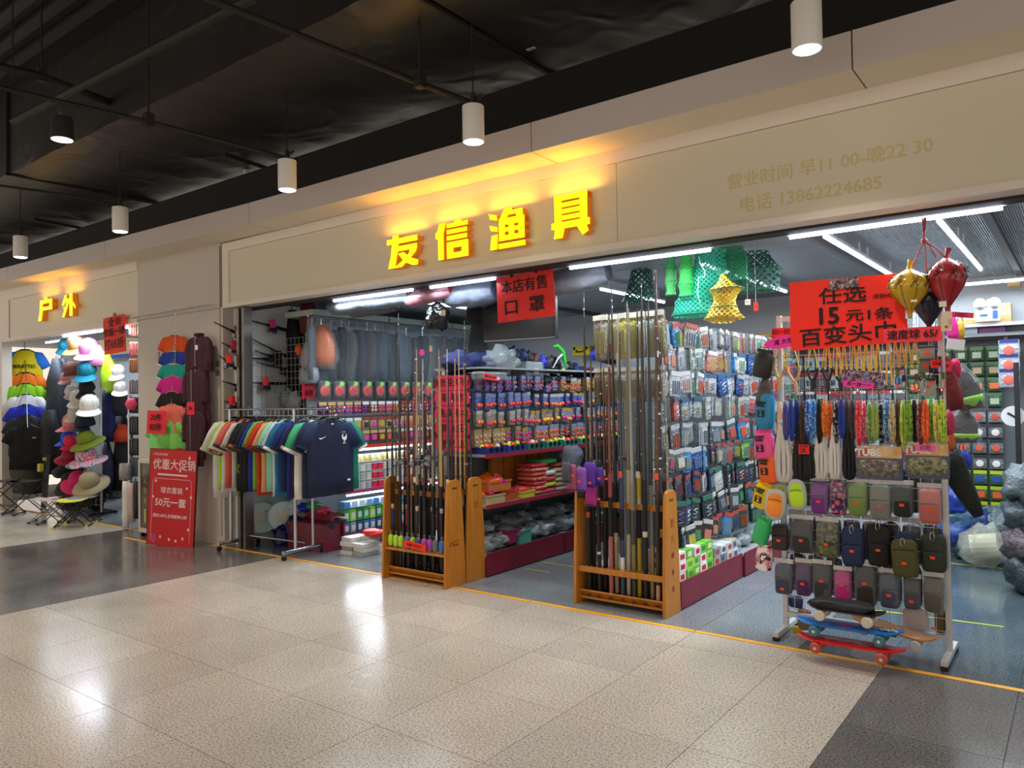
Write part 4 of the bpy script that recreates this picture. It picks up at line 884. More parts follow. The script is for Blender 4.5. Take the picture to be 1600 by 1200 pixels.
# --- goods behind/below: faint packages on the lower grid, right flank
for i, (x0, y0, x1, y1, c, l_) in enumerate(((1232, 930, 1255, 950, '2c3a6a', 'navy packet low behind the skateboards at left'), (1246, 950, 1268, 985, '8a6a58', 'brown packet low behind the skateboards at left'), (1410, 948, 1452, 985, 'c8b4b8', 'pale pink packet low on the grid stand'), (1385, 975, 1402, 995, '2a6a3c', 'green packet low behind the wooden skateboard'), (1460, 950, 1478, 990, '6a5a34', 'khaki packet beside the right post of the grid'), (1478, 945, 1486, 985, 'b03c5c', 'pink packet edge beyond the right post'), (1238, 978, 1254, 1000, 'c8a81c', 'yellow packet on the floor beside the left post'))):
    c_, w, h = box_px(x0, y0, x1, y1, GY+.03); b = MB(); pillow(b, (0, 0, 0), w, h, .03, 4, 16, wob=.1, seed=i); o = b.build('small_package', mat(c, .4), smooth=True); put(o, c_); tag(o, l_, 'package', 'packets low on the grid stand')
# ================================================================ PACKETS ON HOOKS (front is -y, hangs from z=0)
def packet(key):
    w, h, hd, kind = key      # width, height, header colour, content kind
    t = T('hook_packet', None, 'package', group='packets on the hooks')
    b = MB()
    for k in range(2): b.box((R.uniform(-.003, .003), .012+k*.012, -h/2), (w*.96, .005, h*.97), M=Matrix.Rotation(R.uniform(-.05, .05), 4, 'Y'))
    pillow(b, (0, 0, -h*.56), w, h*.86, .016, 7, 12, wob=.12, seed=w*100+h*31)
    o = b.build('bag', OFILM, t, smooth=40)
    MB().box((0, -.004, -.016), (w*.9, .012, .032)).build('header_card', mat(hd, .4), t)
    b = MB()
    if kind == 'dots':
        for k in range(4): b.sph((-w*.27+w*.54*(k % 2), -.012, -h*(.42+.3*(k//2))), w*.15, 7, 5, sc=(1, .6, 1))
    elif kind == 'ball2':
        for k in range(2): b.sph((-w*.24+w*.48*k, -.013, -h*.70), w*.22, 8, 6, sc=(1, .8, 1))
    elif kind == 'stick':
        for k in range(4): b.cyl((-w*.3+w*.2*k, -.011, -h*.35), (-w*.27+w*.18*k, -.011, -h*.85), .004, n=5)
    elif kind == 'block': b.box((0, -.010, -h*.6), (w*.6, .012, h*.42)).box((w*.12, -.017, -h*.72), (w*.3, .002, h*.12))
    elif kind == 'disc': b.lathe([(w*.27, -.004), (w*.27, .006), (w*.15, .008), (.0, .008)], 12, M=Matrix.Translation((0, -.012, -h*.6)) @ Matrix.Rotation(PI/2, 4, 'X'))
    else: b.tube([(w*.25*math.cos(q*1.9), -.011, -h*.4-h*.05*q) for q in range(9)], .0035, 4)
    o2 = b.build('contents', OCOL, t, smooth=60); o2['tint2'] = 1
    return t
PK = Series(packet)
def pack(loc, rz, key, label, body, cont, group, tagc=None, ry=0, sc=1):
    o = PK(loc, rz, label, body, key=key, ry=ry, sc=sc); o['group'] = group; o.name = 'float_packet' if 'float' in group else 'carded_packet' if 'carded' in group else 'small_packet' if 'small' in group else 'tackle_packet'
    LABELS[label] = group
    for c in o.children:
        if c.name.startswith('contents'): c.color = lin(cont)
    return o
def row_word(i, n): return 'top' if i == 0 else ('bottom' if i == n-1 else ORD[i]+' from top')
# --- right gondola, side facing the aisle
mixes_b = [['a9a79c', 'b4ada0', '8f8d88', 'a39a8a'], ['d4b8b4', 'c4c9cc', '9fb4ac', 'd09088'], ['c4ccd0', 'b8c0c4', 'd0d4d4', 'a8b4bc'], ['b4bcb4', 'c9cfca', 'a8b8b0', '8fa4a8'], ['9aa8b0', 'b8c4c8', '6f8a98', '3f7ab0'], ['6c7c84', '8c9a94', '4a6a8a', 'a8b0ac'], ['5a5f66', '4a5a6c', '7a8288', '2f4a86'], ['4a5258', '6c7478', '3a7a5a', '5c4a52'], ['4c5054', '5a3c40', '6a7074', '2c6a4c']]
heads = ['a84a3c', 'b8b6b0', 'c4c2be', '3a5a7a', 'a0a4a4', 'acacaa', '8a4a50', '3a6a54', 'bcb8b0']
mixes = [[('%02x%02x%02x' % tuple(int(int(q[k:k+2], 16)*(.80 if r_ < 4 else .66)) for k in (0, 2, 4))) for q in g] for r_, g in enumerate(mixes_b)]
conts = ['b8502c', 'a8a04a', 'b87860', '4a7a5a', '8a4a5a', 'b8b4a4', '4a5a80', 'a84a3a', '8a9090', '6a7478', '9aa09c', '5a6064']
tops = [2.05, 1.87, 1.68, 1.49, 1.29, 1.11, .92, .73, .54]
kinds = ['stick', 'block', 'stick', 'curl', 'stick', 'block', 'stick', 'curl', 'block']
hk = None
def hook(loc, L, parent, axis):
    global hk
    if hk is None:
        b = MB().cyl((0, 0, 0), (0, -1, 0), .0025, n=4); hk = b.build('hook', M_UP, parent).data; o = [c for c in parent.children if c.data == hk][0]
    else:
        o = bpy.data.objects.new('hook', hk); COL.objects.link(o); o.parent = parent
    o.matrix_parent_inverse = Matrix.Identity(4); o.location = Vector(loc)-parent.location; o.rotation_euler = (0, 0, axis); o.scale = (1, L, 1); return o
gr = [o for o in bpy.data.objects if o.name.startswith('gondola_shelf') and o.type == 'EMPTY']
right_units = sorted([o for o in gr if o.location.x > -3], key=lambda o: o.location.y); left_units = sorted([o for o in gr if o.location.x < -3], key=lambda o: o.location.y)
def unit_at(us, y):
    for u in us:
        if u.location.y <= y+.001 < u.location.y+1.205: return u
    return us[-1]
for r_, z in enumerate(tops):
    n = 22 if r_ < 7 else 20
    for i in range(n):
        y = 5.03+i*.15+R.uniform(-.01, .01)
        if i > 12 and r_ > 6: continue
        h = .17+.02*R.random(); x = -2.42+R.uniform(-.02, .02)+(.03 if r_ > 4 else 0); pal = mixes[r_]
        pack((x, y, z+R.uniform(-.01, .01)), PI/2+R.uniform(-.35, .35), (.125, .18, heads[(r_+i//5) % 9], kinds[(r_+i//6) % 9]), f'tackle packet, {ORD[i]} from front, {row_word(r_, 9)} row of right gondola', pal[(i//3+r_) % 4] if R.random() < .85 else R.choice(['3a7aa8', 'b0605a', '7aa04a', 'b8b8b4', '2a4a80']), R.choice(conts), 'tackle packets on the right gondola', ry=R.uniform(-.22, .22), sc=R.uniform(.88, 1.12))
        hook((-2.73, y, z), .34, unit_at(right_units, y), PI/2)
# --- right gondola end cap (facing the hall): long bags and cut plants of clear packets
for i in range(8):
    for r_, (z, h, bd, ct) in enumerate(((2.12, .34, 'b8a83a', '9a9060'), (1.72, .26, 'a8a89c', '8a7e5c'))):
        x = -2.93+i*.075
        bd2 = ['7d6f62', '8f8a7c', 'a49a5c', 'aaa04a', 'a8a058', 'a0a094', '999a94', '98927c'][i] if r_ == 0 else ['7c6c5c', '8a7a64', '9a948a', 'a8a49a', 'b4b2a4', 'a4a8a4', '9aa09c', 'a8a8a4'][i]
        pack((x, 4.955-.02*(i % 2), z), R.uniform(-.2, .2), (.07, .28, 'dcd8cc', 'stick'), f'long clear packet on right gondola end, {side(i, 8)}, {"upper" if r_ == 0 else "lower"} row', bd2, ct, 'long packets on the gondola end', ry=R.uniform(-.05, .05), sc=(1, 1, h/.28))
# boxes on the deck of the right gondola
def small_box(c, d, col, label, group, rz=0, stripe=None, cat='box'):
    t = T('carton', label, cat, (c[0], c[1], c[2]), rz, group=group)
    MB().box((0, 0, d[2]/2), d).build('box', mat(col, .5), t, bevel=.002)
    if stripe: MB().box((d[0]/2+.0008, 0, d[2]*.5), (.001, d[1]*.6, d[2]*.5)).box((0, -d[1]/2-.0008, d[2]*.5), (d[0]*.6, .001, d[2]*.5)).build('print', mat(stripe, .5), t)
    return t
k = 0
cols_ = [('e8e4e2', 'c81c34'), ('e8e4e2', 'c81c34'), ('7cc43c', '3a8a2a'), ('a8d84c', '5aa83a'), ('6ab83a', 'd8e8a0'), ('b8d86c', '4a9a3a')]
for j in range(9):
    for l_ in range(3 if j < 5 else 2):
        for q in range(2):
            ci = cols_[min((j*2+l_+q) % 6 if j > 1 else (l_+q) % 2 if j == 0 else 2+(l_+q) % 4, 5)] if j < 5 else (['c8ccce', 'b4a890', '8a9a9c', 'd8d4cc'][(j+l_) % 4], ['4a5a8a', 'a83a3a'][(j+q) % 2])
            small_box((-2.36-.13*q+R.uniform(-.008, .008), 5.02+j*.125, .186+l_*.071), (.115, .112, .07), ci[0], f'printed carton on right gondola deck, {ORD[j]} stack, {["bottom", "middle", "top"][l_]} layer, {"outer" if q == 0 else "inner"}', 'cartons on the gondola deck', R.uniform(-.05, .05), ci[1]); k += 1
for j in range(14):
    b = MB(); crumple(b, (0, 0, .06), .075, j, sc=(1, 1.2, .7)); o = b.build('plastic_bundle', FILM2 if j % 2 else mat('8f9a9e', .15, bump=.6, bscale=25), smooth=True); put(o, (-2.42-.12*(j % 2), 6.25+j*.12, .19)); tag(o, f'crinkled clear packet on the right gondola deck, {ORD[j]} from the front', 'package', 'clear packets on the gondola deck')
# --- left gondola: float packets in four rows, trays, plastic heaps
fcol = [['5a6aa8', '4c5c96', '6a7ab0', '8a7a5a', 'a08a4a', '5c78b8', '4a6ab8'], ['4f5f9c', '6a74a4', '5a6494', '46549a', '7a82a8', '506ab0', '4a62a8'], ['8a8078', '9a948c', '8c7c74', '7a7c86', '868a94', '9a8a88', '5a6a9a'], ['9c9088', '8a7a70', 'a08478', '7a746e', '7c808a', '8f857c', '8a9098']]
fdot = ['f0288c', 'ff6a1c', 'ff5a24', 'ff4a2a', 'ff7a30', 'e83a5c', 'ffb02a']
for r_, z in enumerate((1.71, 1.555, 1.40, 1.25)):
    for i in range(30):
        y = 5.0+i*.108; kind = ['dots', 'ball2', 'ball2', 'dots'][r_]
        pack((-4.14+R.uniform(-.025, .025), y+R.uniform(-.012, .012), z+R.uniform(-.012, .012)), PI/2+R.uniform(-.25, .25), (.085, .145, ['8088a8', '7a80a0', 'a8a49a', 'a88a4c'][(r_+i//7) % 4], kind), f'float packet, {ORD[i]} from front, {row_word(r_, 4)} row of the left aisle', fcol[r_][(i//4) % 7], fdot[(i//4+r_*2) % 7] if R.random() < .8 else R.choice(fdot), 'float packets on the left aisle gondola', ry=R.uniform(-.1, .1), sc=R.uniform(.85, 1.1))
        if i % 2 == 0: hook((-4.50, y, z), .38, unit_at(left_units, y), PI/2)
# tray of round floats on the z=1.03 shelf
for i in range(9):
    y = 5.02+i*.30; t = T('float_tray', f'open plastic tray of round floats on the middle shelf, {ORD[i]} from the front', 'tray', (-4.17, y+.13, 1.031), group='trays of round floats')
    cc = ['2a3a8a', '34489a', '2f7a6a', '2f8a74', '2f8a74', '3a9a84', '348a70', '2f7a6a', '34489a'][i]
    b = MB().span((-.10, -.13, 0), (.10, .13, .006)).span((.092, -.13, .006), (.10, .13, .055)).span((-.10, -.13, .006), (-.092, .13, .075)).span((-.092, -.13, .006), (.092, -.122, .065)).span((-.092, .122, .006), (.092, .13, .065)); b.build('tray', mat(cc, .4), t)
    for k_ in (-1, 0, 1): MB().box((.105, k_*.075, .038), (.012, .03, .035), M=Matrix.Rotation(.5, 4, 'X')).build('clip', BLACK, t)
    mm = [mat(q, .3) for q in ('ff5a24', 'f4ece0', 'c8f03a', 'ff7a4c', 'ffe04a', 'ff3a2a')]
    for k_ in range(12):
        o = MB().sph((-.07+.045*(k_ % 4)+R.uniform(-.006, .006), -.1+.075*(k_//4)+R.uniform(-.012, .012), .05+.02*R.random()), .025, 9, 6).build('float', mm[(k_*5+i) % 6], t, smooth=True)
# shelf z=.60: baskets, mats, towels
def tray_box(c, d, col, label, cat='basket', group='baskets on the lower shelf', rz=0, inside=None):
    t = T('basket', label, cat, c, rz, group=group); w, l, h = d; th = .006
    b = MB().span((-w/2, -l/2, 0), (w/2, l/2, th)); b.span((w/2-th, -l/2, th), (w/2, l/2, h)).span((-w/2, -l/2, th), (-w/2+th, l/2, h)).span((-w/2+th, -l/2, th), (w/2-th, -l/2+th, h)).span((-w/2+th, l/2-th, th), (w/2-th, l/2, h))
    b.build('basket', mat(col, .45), t, bevel=.002)
    b = MB().span((-w/2-.006, -l/2-.006, h-.012), (-w/2, l/2+.006, h)).span((w/2, -l/2-.006, h-.012), (w/2+.006, l/2+.006, h)).span((-w/2, -l/2-.006, h-.012), (w/2, -l/2, h)).span((-w/2, l/2, h-.012), (w/2, l/2+.006, h)); b.build('rim', mat(col, .35), t)
    if inside:
        b = MB(); crumple(b, (0, 0, h*.8), min(w, l)*.48, R.random()*9, sc=(.9, 1.1, .55), amp=.5); b.build('contents', mat(inside, .35, bump=.5), t, smooth=True)
    return t
tray_box((-4.22, 5.13, .601), (.30, .26, .08), 'c9b98a', 'cream low basket with orange packs at the near end of lower shelf', inside='ff6a24')
tray_box((-4.24, 5.36, .601), (.28, .22, .09), 'c8562a', 'orange basket beside the cream one on the lower shelf', inside='ff5a1c')
tray_box((-4.22, 5.21, .70), (.28, .30, .09), 'd87a3a', 'orange basket stacked on the lower ones with pink tags', inside='ff6a1c')
tray_box((-4.20, 5.62, .601), (.24, .2, .06), 'd8c83a', 'yellow green flat basket on the lower shelf', inside='e84a2a')
M_MAT = ramp_mat([(0, 'e03a2c'), (.4, 'f0c8a0'), (.5, 'd8502c'), (.6, 'e8b8b8'), (.7, 'e06a4c')], 9, .3, kind='WAVE', bump=.2)
for i in range(7):
    b = MB(); pillow(b, (0, 0, 0), .24, .04, .24, 4, 16, wob=.1, seed=i); o = b.build('folded_mat', M_MAT if i % 2 else mat(['e0583c', 'e88a5c', 'd8404c', 'e8a898'][i % 4], .3, bump=.4), smooth=True); put(o, (-4.2, 5.86, .625+i*.042), R.uniform(-.1, .1)); tag(o, f'folded red and orange plastic wrapped mat in the shelf stack, {ORD[i]} from bottom', 'mat', 'folded mats on the lower shelf')
for i in range(6):
    b = MB(); pillow(b, (0, 0, 0), .26, .045, .30, 3.5, 16, wob=.05, seed=i); o = b.build('folded_towel', mat(['c8b898', 'b8a888', 'd0c4a8', 'bfae90', 'cabf9f', 'b04c34'][i], .8, bump=.3), smooth=True); put(o, (-4.2, 6.25, .625+i*.046)); tag(o, f'beige folded towel pile piece, {ORD[i]} from bottom, on the lower shelf', 'towel', 'beige towels on the lower shelf')
for i in range(5):
    b = MB(); pillow(b, (0, 0, 0), .24, .05, .22, 3.5, 16, wob=.05, seed=i); o = b.build('folded_towel', mat(['d8406c', 'c8d03a', 'd84a5c', 'e8e0d8', '3aa84a'][i], .7, bump=.3), smooth=True); put(o, (-4.2, 6.02, .625+i*.055 if i < 4 else .90), R.uniform(-.1, .1)); tag(o, f'{["pink", "yellow green", "coral", "white", "grass green"][i]} folded towel in the mixed pile on lower shelf', 'towel')
for i in range(8):
    o = tray_box((-4.22, 6.5+i*.22, .601), (.26, .18, .1+.04*(i % 3)), ['c84a5c', 'b8a888', '3a8a5a', 'd86a2a', '8a7a9a', 'c8c03a', 'b83a3a', '6a8ab8'][i], f'{["pink", "tan", "green", "orange", "mauve", "yellow", "red", "blue"][i]} plastic basket farther back on the lower shelf', inside=['e8d8c8', 'd84a3a', 'e8e8e0', 'c8c8c8'][i % 4])
for i in range(5):
    o = MB().box((0, 0, .19), (.05, .16, .38)).build('wood_board', M_WOOD, bevel=.003); put(o, (-4.40, 5.55+.19*i, .601)); tag(o, f'upright brown bamboo board behind the shelf goods, {ORD[i]} from the front', 'board', 'bamboo boards standing on the shelf')
for i, (x, y) in enumerate(((768, 768), (776, 744), (786, 753), (808, 765))):
    paper_sign('price_card', f'bright {["pink", "pink", "pink", "pink"][i]} price card on the lower shelf, {side(i, 4)}', 'sign', aX(x, y, -4.03), .05, .04, HOTP if i != 1 else PINKP, [('20', .028, 0, 0)], rz=PI/2, ry=R.uniform(-.2, .2))
# plastic heap on the deck
for i in range(34):
    y = 5.03+(i % 17)*.155+R.uniform(-.03, .03); l_ = i//17
    b = MB(); crumple(b, (0, 0, 0), .10, i*1.7, 16, 9, sc=(1.2, 1.1, .62), amp=.75, f=3.2)
    m = [film(.30, 'dfe6e8', 1, 16, .08), mat('7d868a', .14, bump=.9, bscale=22), mat('a8b0b2', .14, bump=.9, bscale=18), mat('5c6468', .12, bump=.9, bscale=20)][i % 4]
    o = b.build('plastic_packet', m, smooth=True); put(o, (-4.20-.12*l_, y, .26+l_*.11)); tag(o, f'crinkly clear packet in the bottom heap, {ORD[i % 17]} from front, {"outer" if l_ == 0 else "inner"} row', 'package', 'clear packets heaped on the bottom deck')
tray_box((-4.20, 5.42, .22), (.22, .22, .12), '8a1c4c', 'dark magenta basket in the plastic heap on the deck', inside='6a7074')
tray_box((-4.13, 5.55, .19), (.14, .16, .13), '4aa088', 'mint green basket in the plastic heap on the deck', inside='8a9094')
# --- top of the left gondola
def blob(name, px, py, X, r, m, label, cat, sc=(1, 1, 1), amp=.35, seed=None, y=None, group=None, f=2.5):
    p = aX(px, py, X) if y is None else aY(px, py, y)
    b = MB(); crumple(b, (0, 0, 0), r, seed if seed is not None else px, 20, 12, sc, amp, f); o = b.build(name, m, smooth=True); put(o, p); return tag(o, label, cat, group)
NAVY = mat('1c2558', .8, bump=.3); CL = film(.35, 'b8c4c8', 1, 14, .1)
for o_, l_ in (((716, 568, .13), 'navy blue cloth bag bundle, left of the pair on the gondola'), ((748, 568, .13), 'navy blue cloth bag bundle, right of the pair on the gondola')):
    blob('bag_bundle', o_[0], o_[1], -4.42, o_[2], NAVY, l_, 'bag', (1, 1.2, .75), .4)
for u_ in left_units: MB().span((-.57, .004, 1.765), (-.03, 1.196, 1.78)).build('shelf_top', M_DECK, u_)
blob('clear_bag', 782, 563, -4.2, .15, CL, 'big crinkled clear plastic bag on top of the gondola', 'bag', (1, 1.1, .75), .5)
def cbox(px, py, X, d, m, label, cat='box', rz=0):
    p = aX(px, py, X); t = T('wrapped_box', label, cat, p, rz); MB().box((0, 0, 0), d).build('box', m, t, bevel=.01)
    b = MB(); b.box((0, 0, 0), [q*1.12 for q in d]); b.build('plastic_wrap', film(.3, 'c8d0d4', 1, 18, .1), t, bevel=.02); MB().box((d[0]/2+.02, 0, -.02), (.002, d[1]*.3, d[2]*.4)).build('label_sticker', WHITE, t); return t
cbox(822, 577, -4.25, (.2, .26, .13), mat('8a9092', .5), 'grey box wrapped in plastic with a white label')
cbox(765, 588, -4.12, (.1, .34, .07), mat('3a4044', .6), 'flat grey package under the red strip on the gondola')
paper_sign('price_sign', 'red narrow handwritten strip on the package above the floats', 'sign', aX(766, 589, -4.0), .19, .05, mat('f0343c', .6), [('救生衣 40-80', .026, 0, 0)], rz=PI/2, ry=.1)
for i, x in enumerate((822, 836, 850, 866, 880)): blob('cap_bundle', x, 597-i, -4.2, .075, mat('141619', .6, bump=.3), f'dark knitted glove bundle on top of the float rows, {side(i, 5)}', 'gloves', (1, 1, .7), .5, group='dark bundles above the floats')
# crossbow-like toy, tackle behind
p = aX(872, 560, -4.3)
t = T('toy_crossbow', 'bright green toy crossbow leaning above the dark bundles', 'toy', p, PI/2)
MB().tube([(-.10, 0, -.10), (.0, 0, .0), (.12, 0, .07)], [.006, .01, .012], 6).build('shaft', mat('d8dcd8', .4), t); b = MB().tube([(-.09, 0, .12), (-.01, 0, .13), (.08, 0, .08), (.12, 0, -.01), (.14, 0, -.09)], [.008, .02, .024, .02, .01], 8); b.build('bow', mat('3ad83a', .35), t, smooth=True); MB().sph((.09, 0, -.12), .022).build('knob', mat('d8e82a', .4), t)
for i in range(16):
    x = 800+i*11; y = 552+(i*37 % 34); c_ = ['16181c', '1c2c6a', '2c3034', '5a2028', '2a3ac0', '3a3e44', '101214', '74787a'][i % 8]
    blob('hanging_gear', x, y, -4.40, .06, mat(c_, .5, bump=.4), f'{["black", "blue", "charcoal", "maroon", "bright blue", "grey", "jet black", "silver grey"][i % 8]} gear bundle hanging above the left gondola, {ORD[i]} from left', 'tackle', (1, 1.2, 1.1), .8, group='gear above the left gondola')
# --- back wall of the fishing shop: tool boxes, shelf, hook panels
bs = T('wall_shelf', 'long grey wall shelf carrying tool boxes along the back wall', 'shelf', (-2.6, 8.45, 2.03)); MB().box((0, 0, 0), (4.6, .28, .03)).build('shelf', M_DECK, bs)
for k in range(5): MB().span((-2+k, .1, -.2), (-1.97+k, .14, -.015)).build('bracket', M_UP, bs)
def toolbox(px, py, col, label, w=.26, h=.13):
    p = aY(px, py, 8.42); t = T('tool_box', label, 'tool box', (p.x, 8.42, 2.047), group='tackle boxes on the back shelf')
    MB().box((0, 0, h*.38), (w, .18, h*.76)).build('body', mat(col, .4), t, bevel=.012); MB().box((0, 0, h*.86), (w*.96, .175, h*.22)).build('lid', mat(col, .35), t, bevel=.01)
    MB().tube([(-w*.2, -.10, h*.55), (-w*.2, -.12, h*.38), (w*.2, -.12, h*.38), (w*.2, -.10, h*.55)], .008, 6).build('handle', BLACK, t)
    for s_ in (-1, 1): MB().box((s_*w*.36, -.092, h*.72), (.03, .01, .04)).build('latch', BLACK, t)
for a in ((912, 505, 'd8c42a', 'yellow tackle box, first on the back shelf'), (945, 505, 'b02430', 'red tackle box beside the yellow one on back shelf'), (978, 505, 'a82430', 'dark red tackle box second after the yellow one'), (1085, 500, '3a3f44', 'charcoal tackle box on the middle of back shelf'), (1120, 500, '2a3a5a', 'navy tackle box on the middle of back shelf'), (1168, 498, 'e0a02a', 'amber tackle box under the yellow net'), (1198, 498, 'e0a428', 'amber tackle box, second under the yellow net'), (1228, 498, 'e4aa2a', 'amber tackle box, third, by the price poster')): toolbox(*a)
pnl = struct(MB().span((-4.6, 8.56, .3), (.9, 8.59, 2.0)).build('wall_panel_back', mat('5b6064', .6)))
DP = MB()
for r_ in range(7):
    for i in range(26):
        x = -4.5+i*.125
        if x > -1.45: continue
        z = 1.84-r_*.2; w_ = R.uniform(.09, .12); k = R.randrange(6); q = R.uniform(.0, .02)
        DP.box((x, 8.51-q, z), (w_, .02, .16), k).box((x, 8.505-q, z+.072), (w_*1.0, .026, .03), 6+k % 2).box((x+R.uniform(-.01, .01), 8.50-q-.004, z-.02), (w_*.5, .012, .06), (k+3) % 6)
o = DP.build('hook_packets', [mat(c_, .3, bump=.5) for c_ in ('5a6268', '7a8288', '3a4450', '6a3a44', '2a4a7a', '9aa8a8', 'd8d8d4', 'b83a34')]); tag(o, 'rows of small mixed tackle packets covering the distant back wall', 'package', kind='stuff')
# right part: green card packets
for r_ in range(12):
    z = 1.93-r_*.148; n = 6
    gcol, kd, ct, hd = [('3c5c36', 'block', 'b8c8a8', '5a7a4a'), ('3a5a34', 'block', 'c8a888', '4a6a44'), ('3c5a38', 'block', 'e06a3a', '4a6a44'), ('3f5f44', 'block', 'a8b8a0', '4a6a4a'), ('8c9294', 'disc', 'd04a3a', '3a3c40'), ('6a7074', 'disc', 'e8dcd0', '2c2e32'), ('6c7478', 'disc', 'e05a3a', '2c2e32'), ('6a7276', 'disc', 'e8e4dc', '2c2e32'), ('3a6a3a', 'block', '2a4a9a', 'b8c42a'), ('3a6238', 'block', 'e05a2a', 'a8b82a'), ('3f6a3c', 'block', '2a8a6a', 'b4c02a'), ('9aa4a6', 'disc', 'e04a4a', 'c8cccc')][r_]
    for i in range(n):
        x = -1.36+i*.135
        pack((x, 8.50, z), R.uniform(-.06, .06), (.12, .135, hd, kd), f'carded packet on the right back wall, {side(i, n)}, {ORD[r_]} row down', gcol, ct, 'carded packets at the right back wall')
# shelf top right with boxes, emergency light
bs = T('wall_shelf', 'metal wall shelf with cartons under the back right tube light', 'shelf', (-.6, 8.42, 2.12)); MB().box((0, 0, 0), (1.9, .3, .03)).build('shelf', M_UP, bs); MB().span((-.75, .0, -.0), (-.70, .05, .30)).build('upright', M_UP, bs)
for i, (x0, y0, x1, y1) in enumerate(((1500, 476, 1523, 493), (1523, 478, 1545, 493), (1543, 455, 1562, 492), (1562, 463, 1580, 492), (1575, 452, 1595, 462))):
    c, w, h = box_px(x0, y0, x1, y1, 8.35); o = MB().box((0, 0, h/2), (abs(w), .2, h)).build('carton', mat('b8935c', .8), bevel=.003); put(o, (c.x, 8.38, 2.136 if i < 4 else 2.46)); tag(o, f'brown cardboard carton on the back right shelf, {side(i, 5)}', 'box', 'cartons on the back shelf')
    MB().span((-abs(w)/2, -.1012, h*.4), (abs(w)/2, -.1002, h*.55)).build('packing_tape', mat('d8c8a0', .4), o)
c, w, h = box_px(1524, 475, 1562, 489, 8.2); t = T('emergency_light', 'white twin head emergency light in front of cartons', 'lamp', (c.x, 8.2, 2.14)); MB().box((0, 0, .06), (w, .06, .12)).build('housing', mat('e4e8ea', .4), t, bevel=.006)
for s_ in (-1, 1): MB().lathe([(.015, -.02), (.045, .01), (.05, .03), (.0, .035)], 16, M=Matrix.Translation((s_*w*.3, -.01, .165)) @ Matrix.Rotation(PI/2, 4, 'X')).build('lamp_head', mat('dfe6ea', .2), t, smooth=True)
MB().box((w*.32, -.031, .06), (.04, .002, .07)).box((-w*.15, -.031, .06), (.06, .002, .02)).build('indicator_label', mat('2a5ab0', .4), t)
for k in range(2): MB().span((-w*.4+k*w*.75, .0, .11), (-w*.4+k*w*.75+.01, .01, .16)).build('neck', STEEL, t)
for i, (x0, y0, x1, y1, c_, l_) in enumerate(((1493, 498, 1528, 525, 'b8c8d4', 'pale blue white carton under the shelf, left one'), (1530, 506, 1572, 524, '6a2c6a', 'open white and purple carton on top of the green packets'))):
    c, w, h = box_px(x0, y0, x1, y1, 8.4); t = T('carton', l_, 'box', c); MB().box((0, 0, 0), (w, .1, h)).build('box', mat(c_, .5), t, bevel=.003); MB().box((0, -.03, h*.5), (w, .002, h*.5), M=Matrix.Rotation(-.5, 4, 'X')).build('flap', mat('dfe4e6', .5), t)
# right column of blue headed packets, white reel, racks at far right
for i in range(3): pack(aY(1576, 530+i*23, 8.2), 0, (.16, .17, '1c2c8a', 'disc'), f'blue headed packet column at far right, {["top", "middle", "lowest"][i]} one', 'b0b8bc', 'e86a5a', 'blue headed packets')
t = T('cable_reel', 'white plastic cord reel at the right edge by the packets', 'reel', aY(1583, 650, 8.1)); b = MB().lathe([(.03, -.02), (.09, -.02), (.09, -.012), (.05, -.01), (.05, .01), (.09, .012), (.09, .02), (.03, .02)], 24, M=Matrix.Rotation(PI/2, 4, 'X')).build('spool', mat('e8e8e4', .4), t, smooth=40); MB().box((0, -.02, 0), (.10, .01, .02), M=Matrix.Rotation(.6, 4, 'Y')).build('spoke', mat('2a2c30', .5), t)
for i, (x0, x1) in enumerate(((1575, 1580), (1583, 1589), (1592, 1597))):
    a = aY((x0+x1)/2, 800, 8.0); o = MB().span((-.02, -.02, 0), (.02, .02, .85+(.9 if i == 2 else 0))).build('post', [STEEL, mat('6a5a4a', .4), BLACK][i]); put(o, (a.x, 8.0, 0)); tag(o, ['slim steel pole standing at right back corner', 'brown grey pole right of the steel pole', 'tall black pole at the far right corner'][i], 'pole')
def fblob(name, px, Y, z, r, m, label, cat, group=None, sc=(1, 1, .9), seed=0):
    b = MB(); crumple(b, (0, 0, 0), r, seed, 20, 12, sc, .5, 2.5); o = b.build(name, m, smooth=True); put(o, (aY(px, 800, Y).x, Y, z)); return tag(o, label, cat, group)
for i in range(8): fblob('clear_bag', 1510+(i % 4)*17, 8.15-.22*(i//4), .14+.18*((i*3) % 2), .15, [film(.3, '8a989e', 1, 14, .2), mat('566468', .25, bump=.8), mat('20386e', .3, bump=.6)][i % 3], f'crumpled plastic bag on the shop floor at right, {ORD[i]} of the pile', 'bag', 'plastic bags on the floor at right', seed=i)
fblob('clear_bag', 1537, 7.6, .17, .19, film(.35, 'c8c8b8', .8, 10, .2), 'large clear bag over a cream roll at right', 'bag', seed=9)
MB().cyl((-.1, 0, 0), (.1, 0, .03), .10, n=16).build('roll', mat('cfc8a8', .6), bpy.data.objects[[o.name for o in COL.objects if o.name.startswith('clear_bag')][-1]])
for i, (x, z) in enumerate(((1494, .52), (1503, .36), (1490, .24), (1509, .14))): fblob('blue_bag', x, 7.9, z, .14, [mat('1b3c94', .3, bump=.7), film(.3, '6a98a4', 1, 14, .2), mat('2a4a90', .3, bump=.6), film(.3, '7aa0a8', 1, 14, .2)][i], f'blue and clear plastic bag behind the grid stand, {ORD[i]} from top', 'bag', 'blue bags behind the grid stand', seed=i+20)
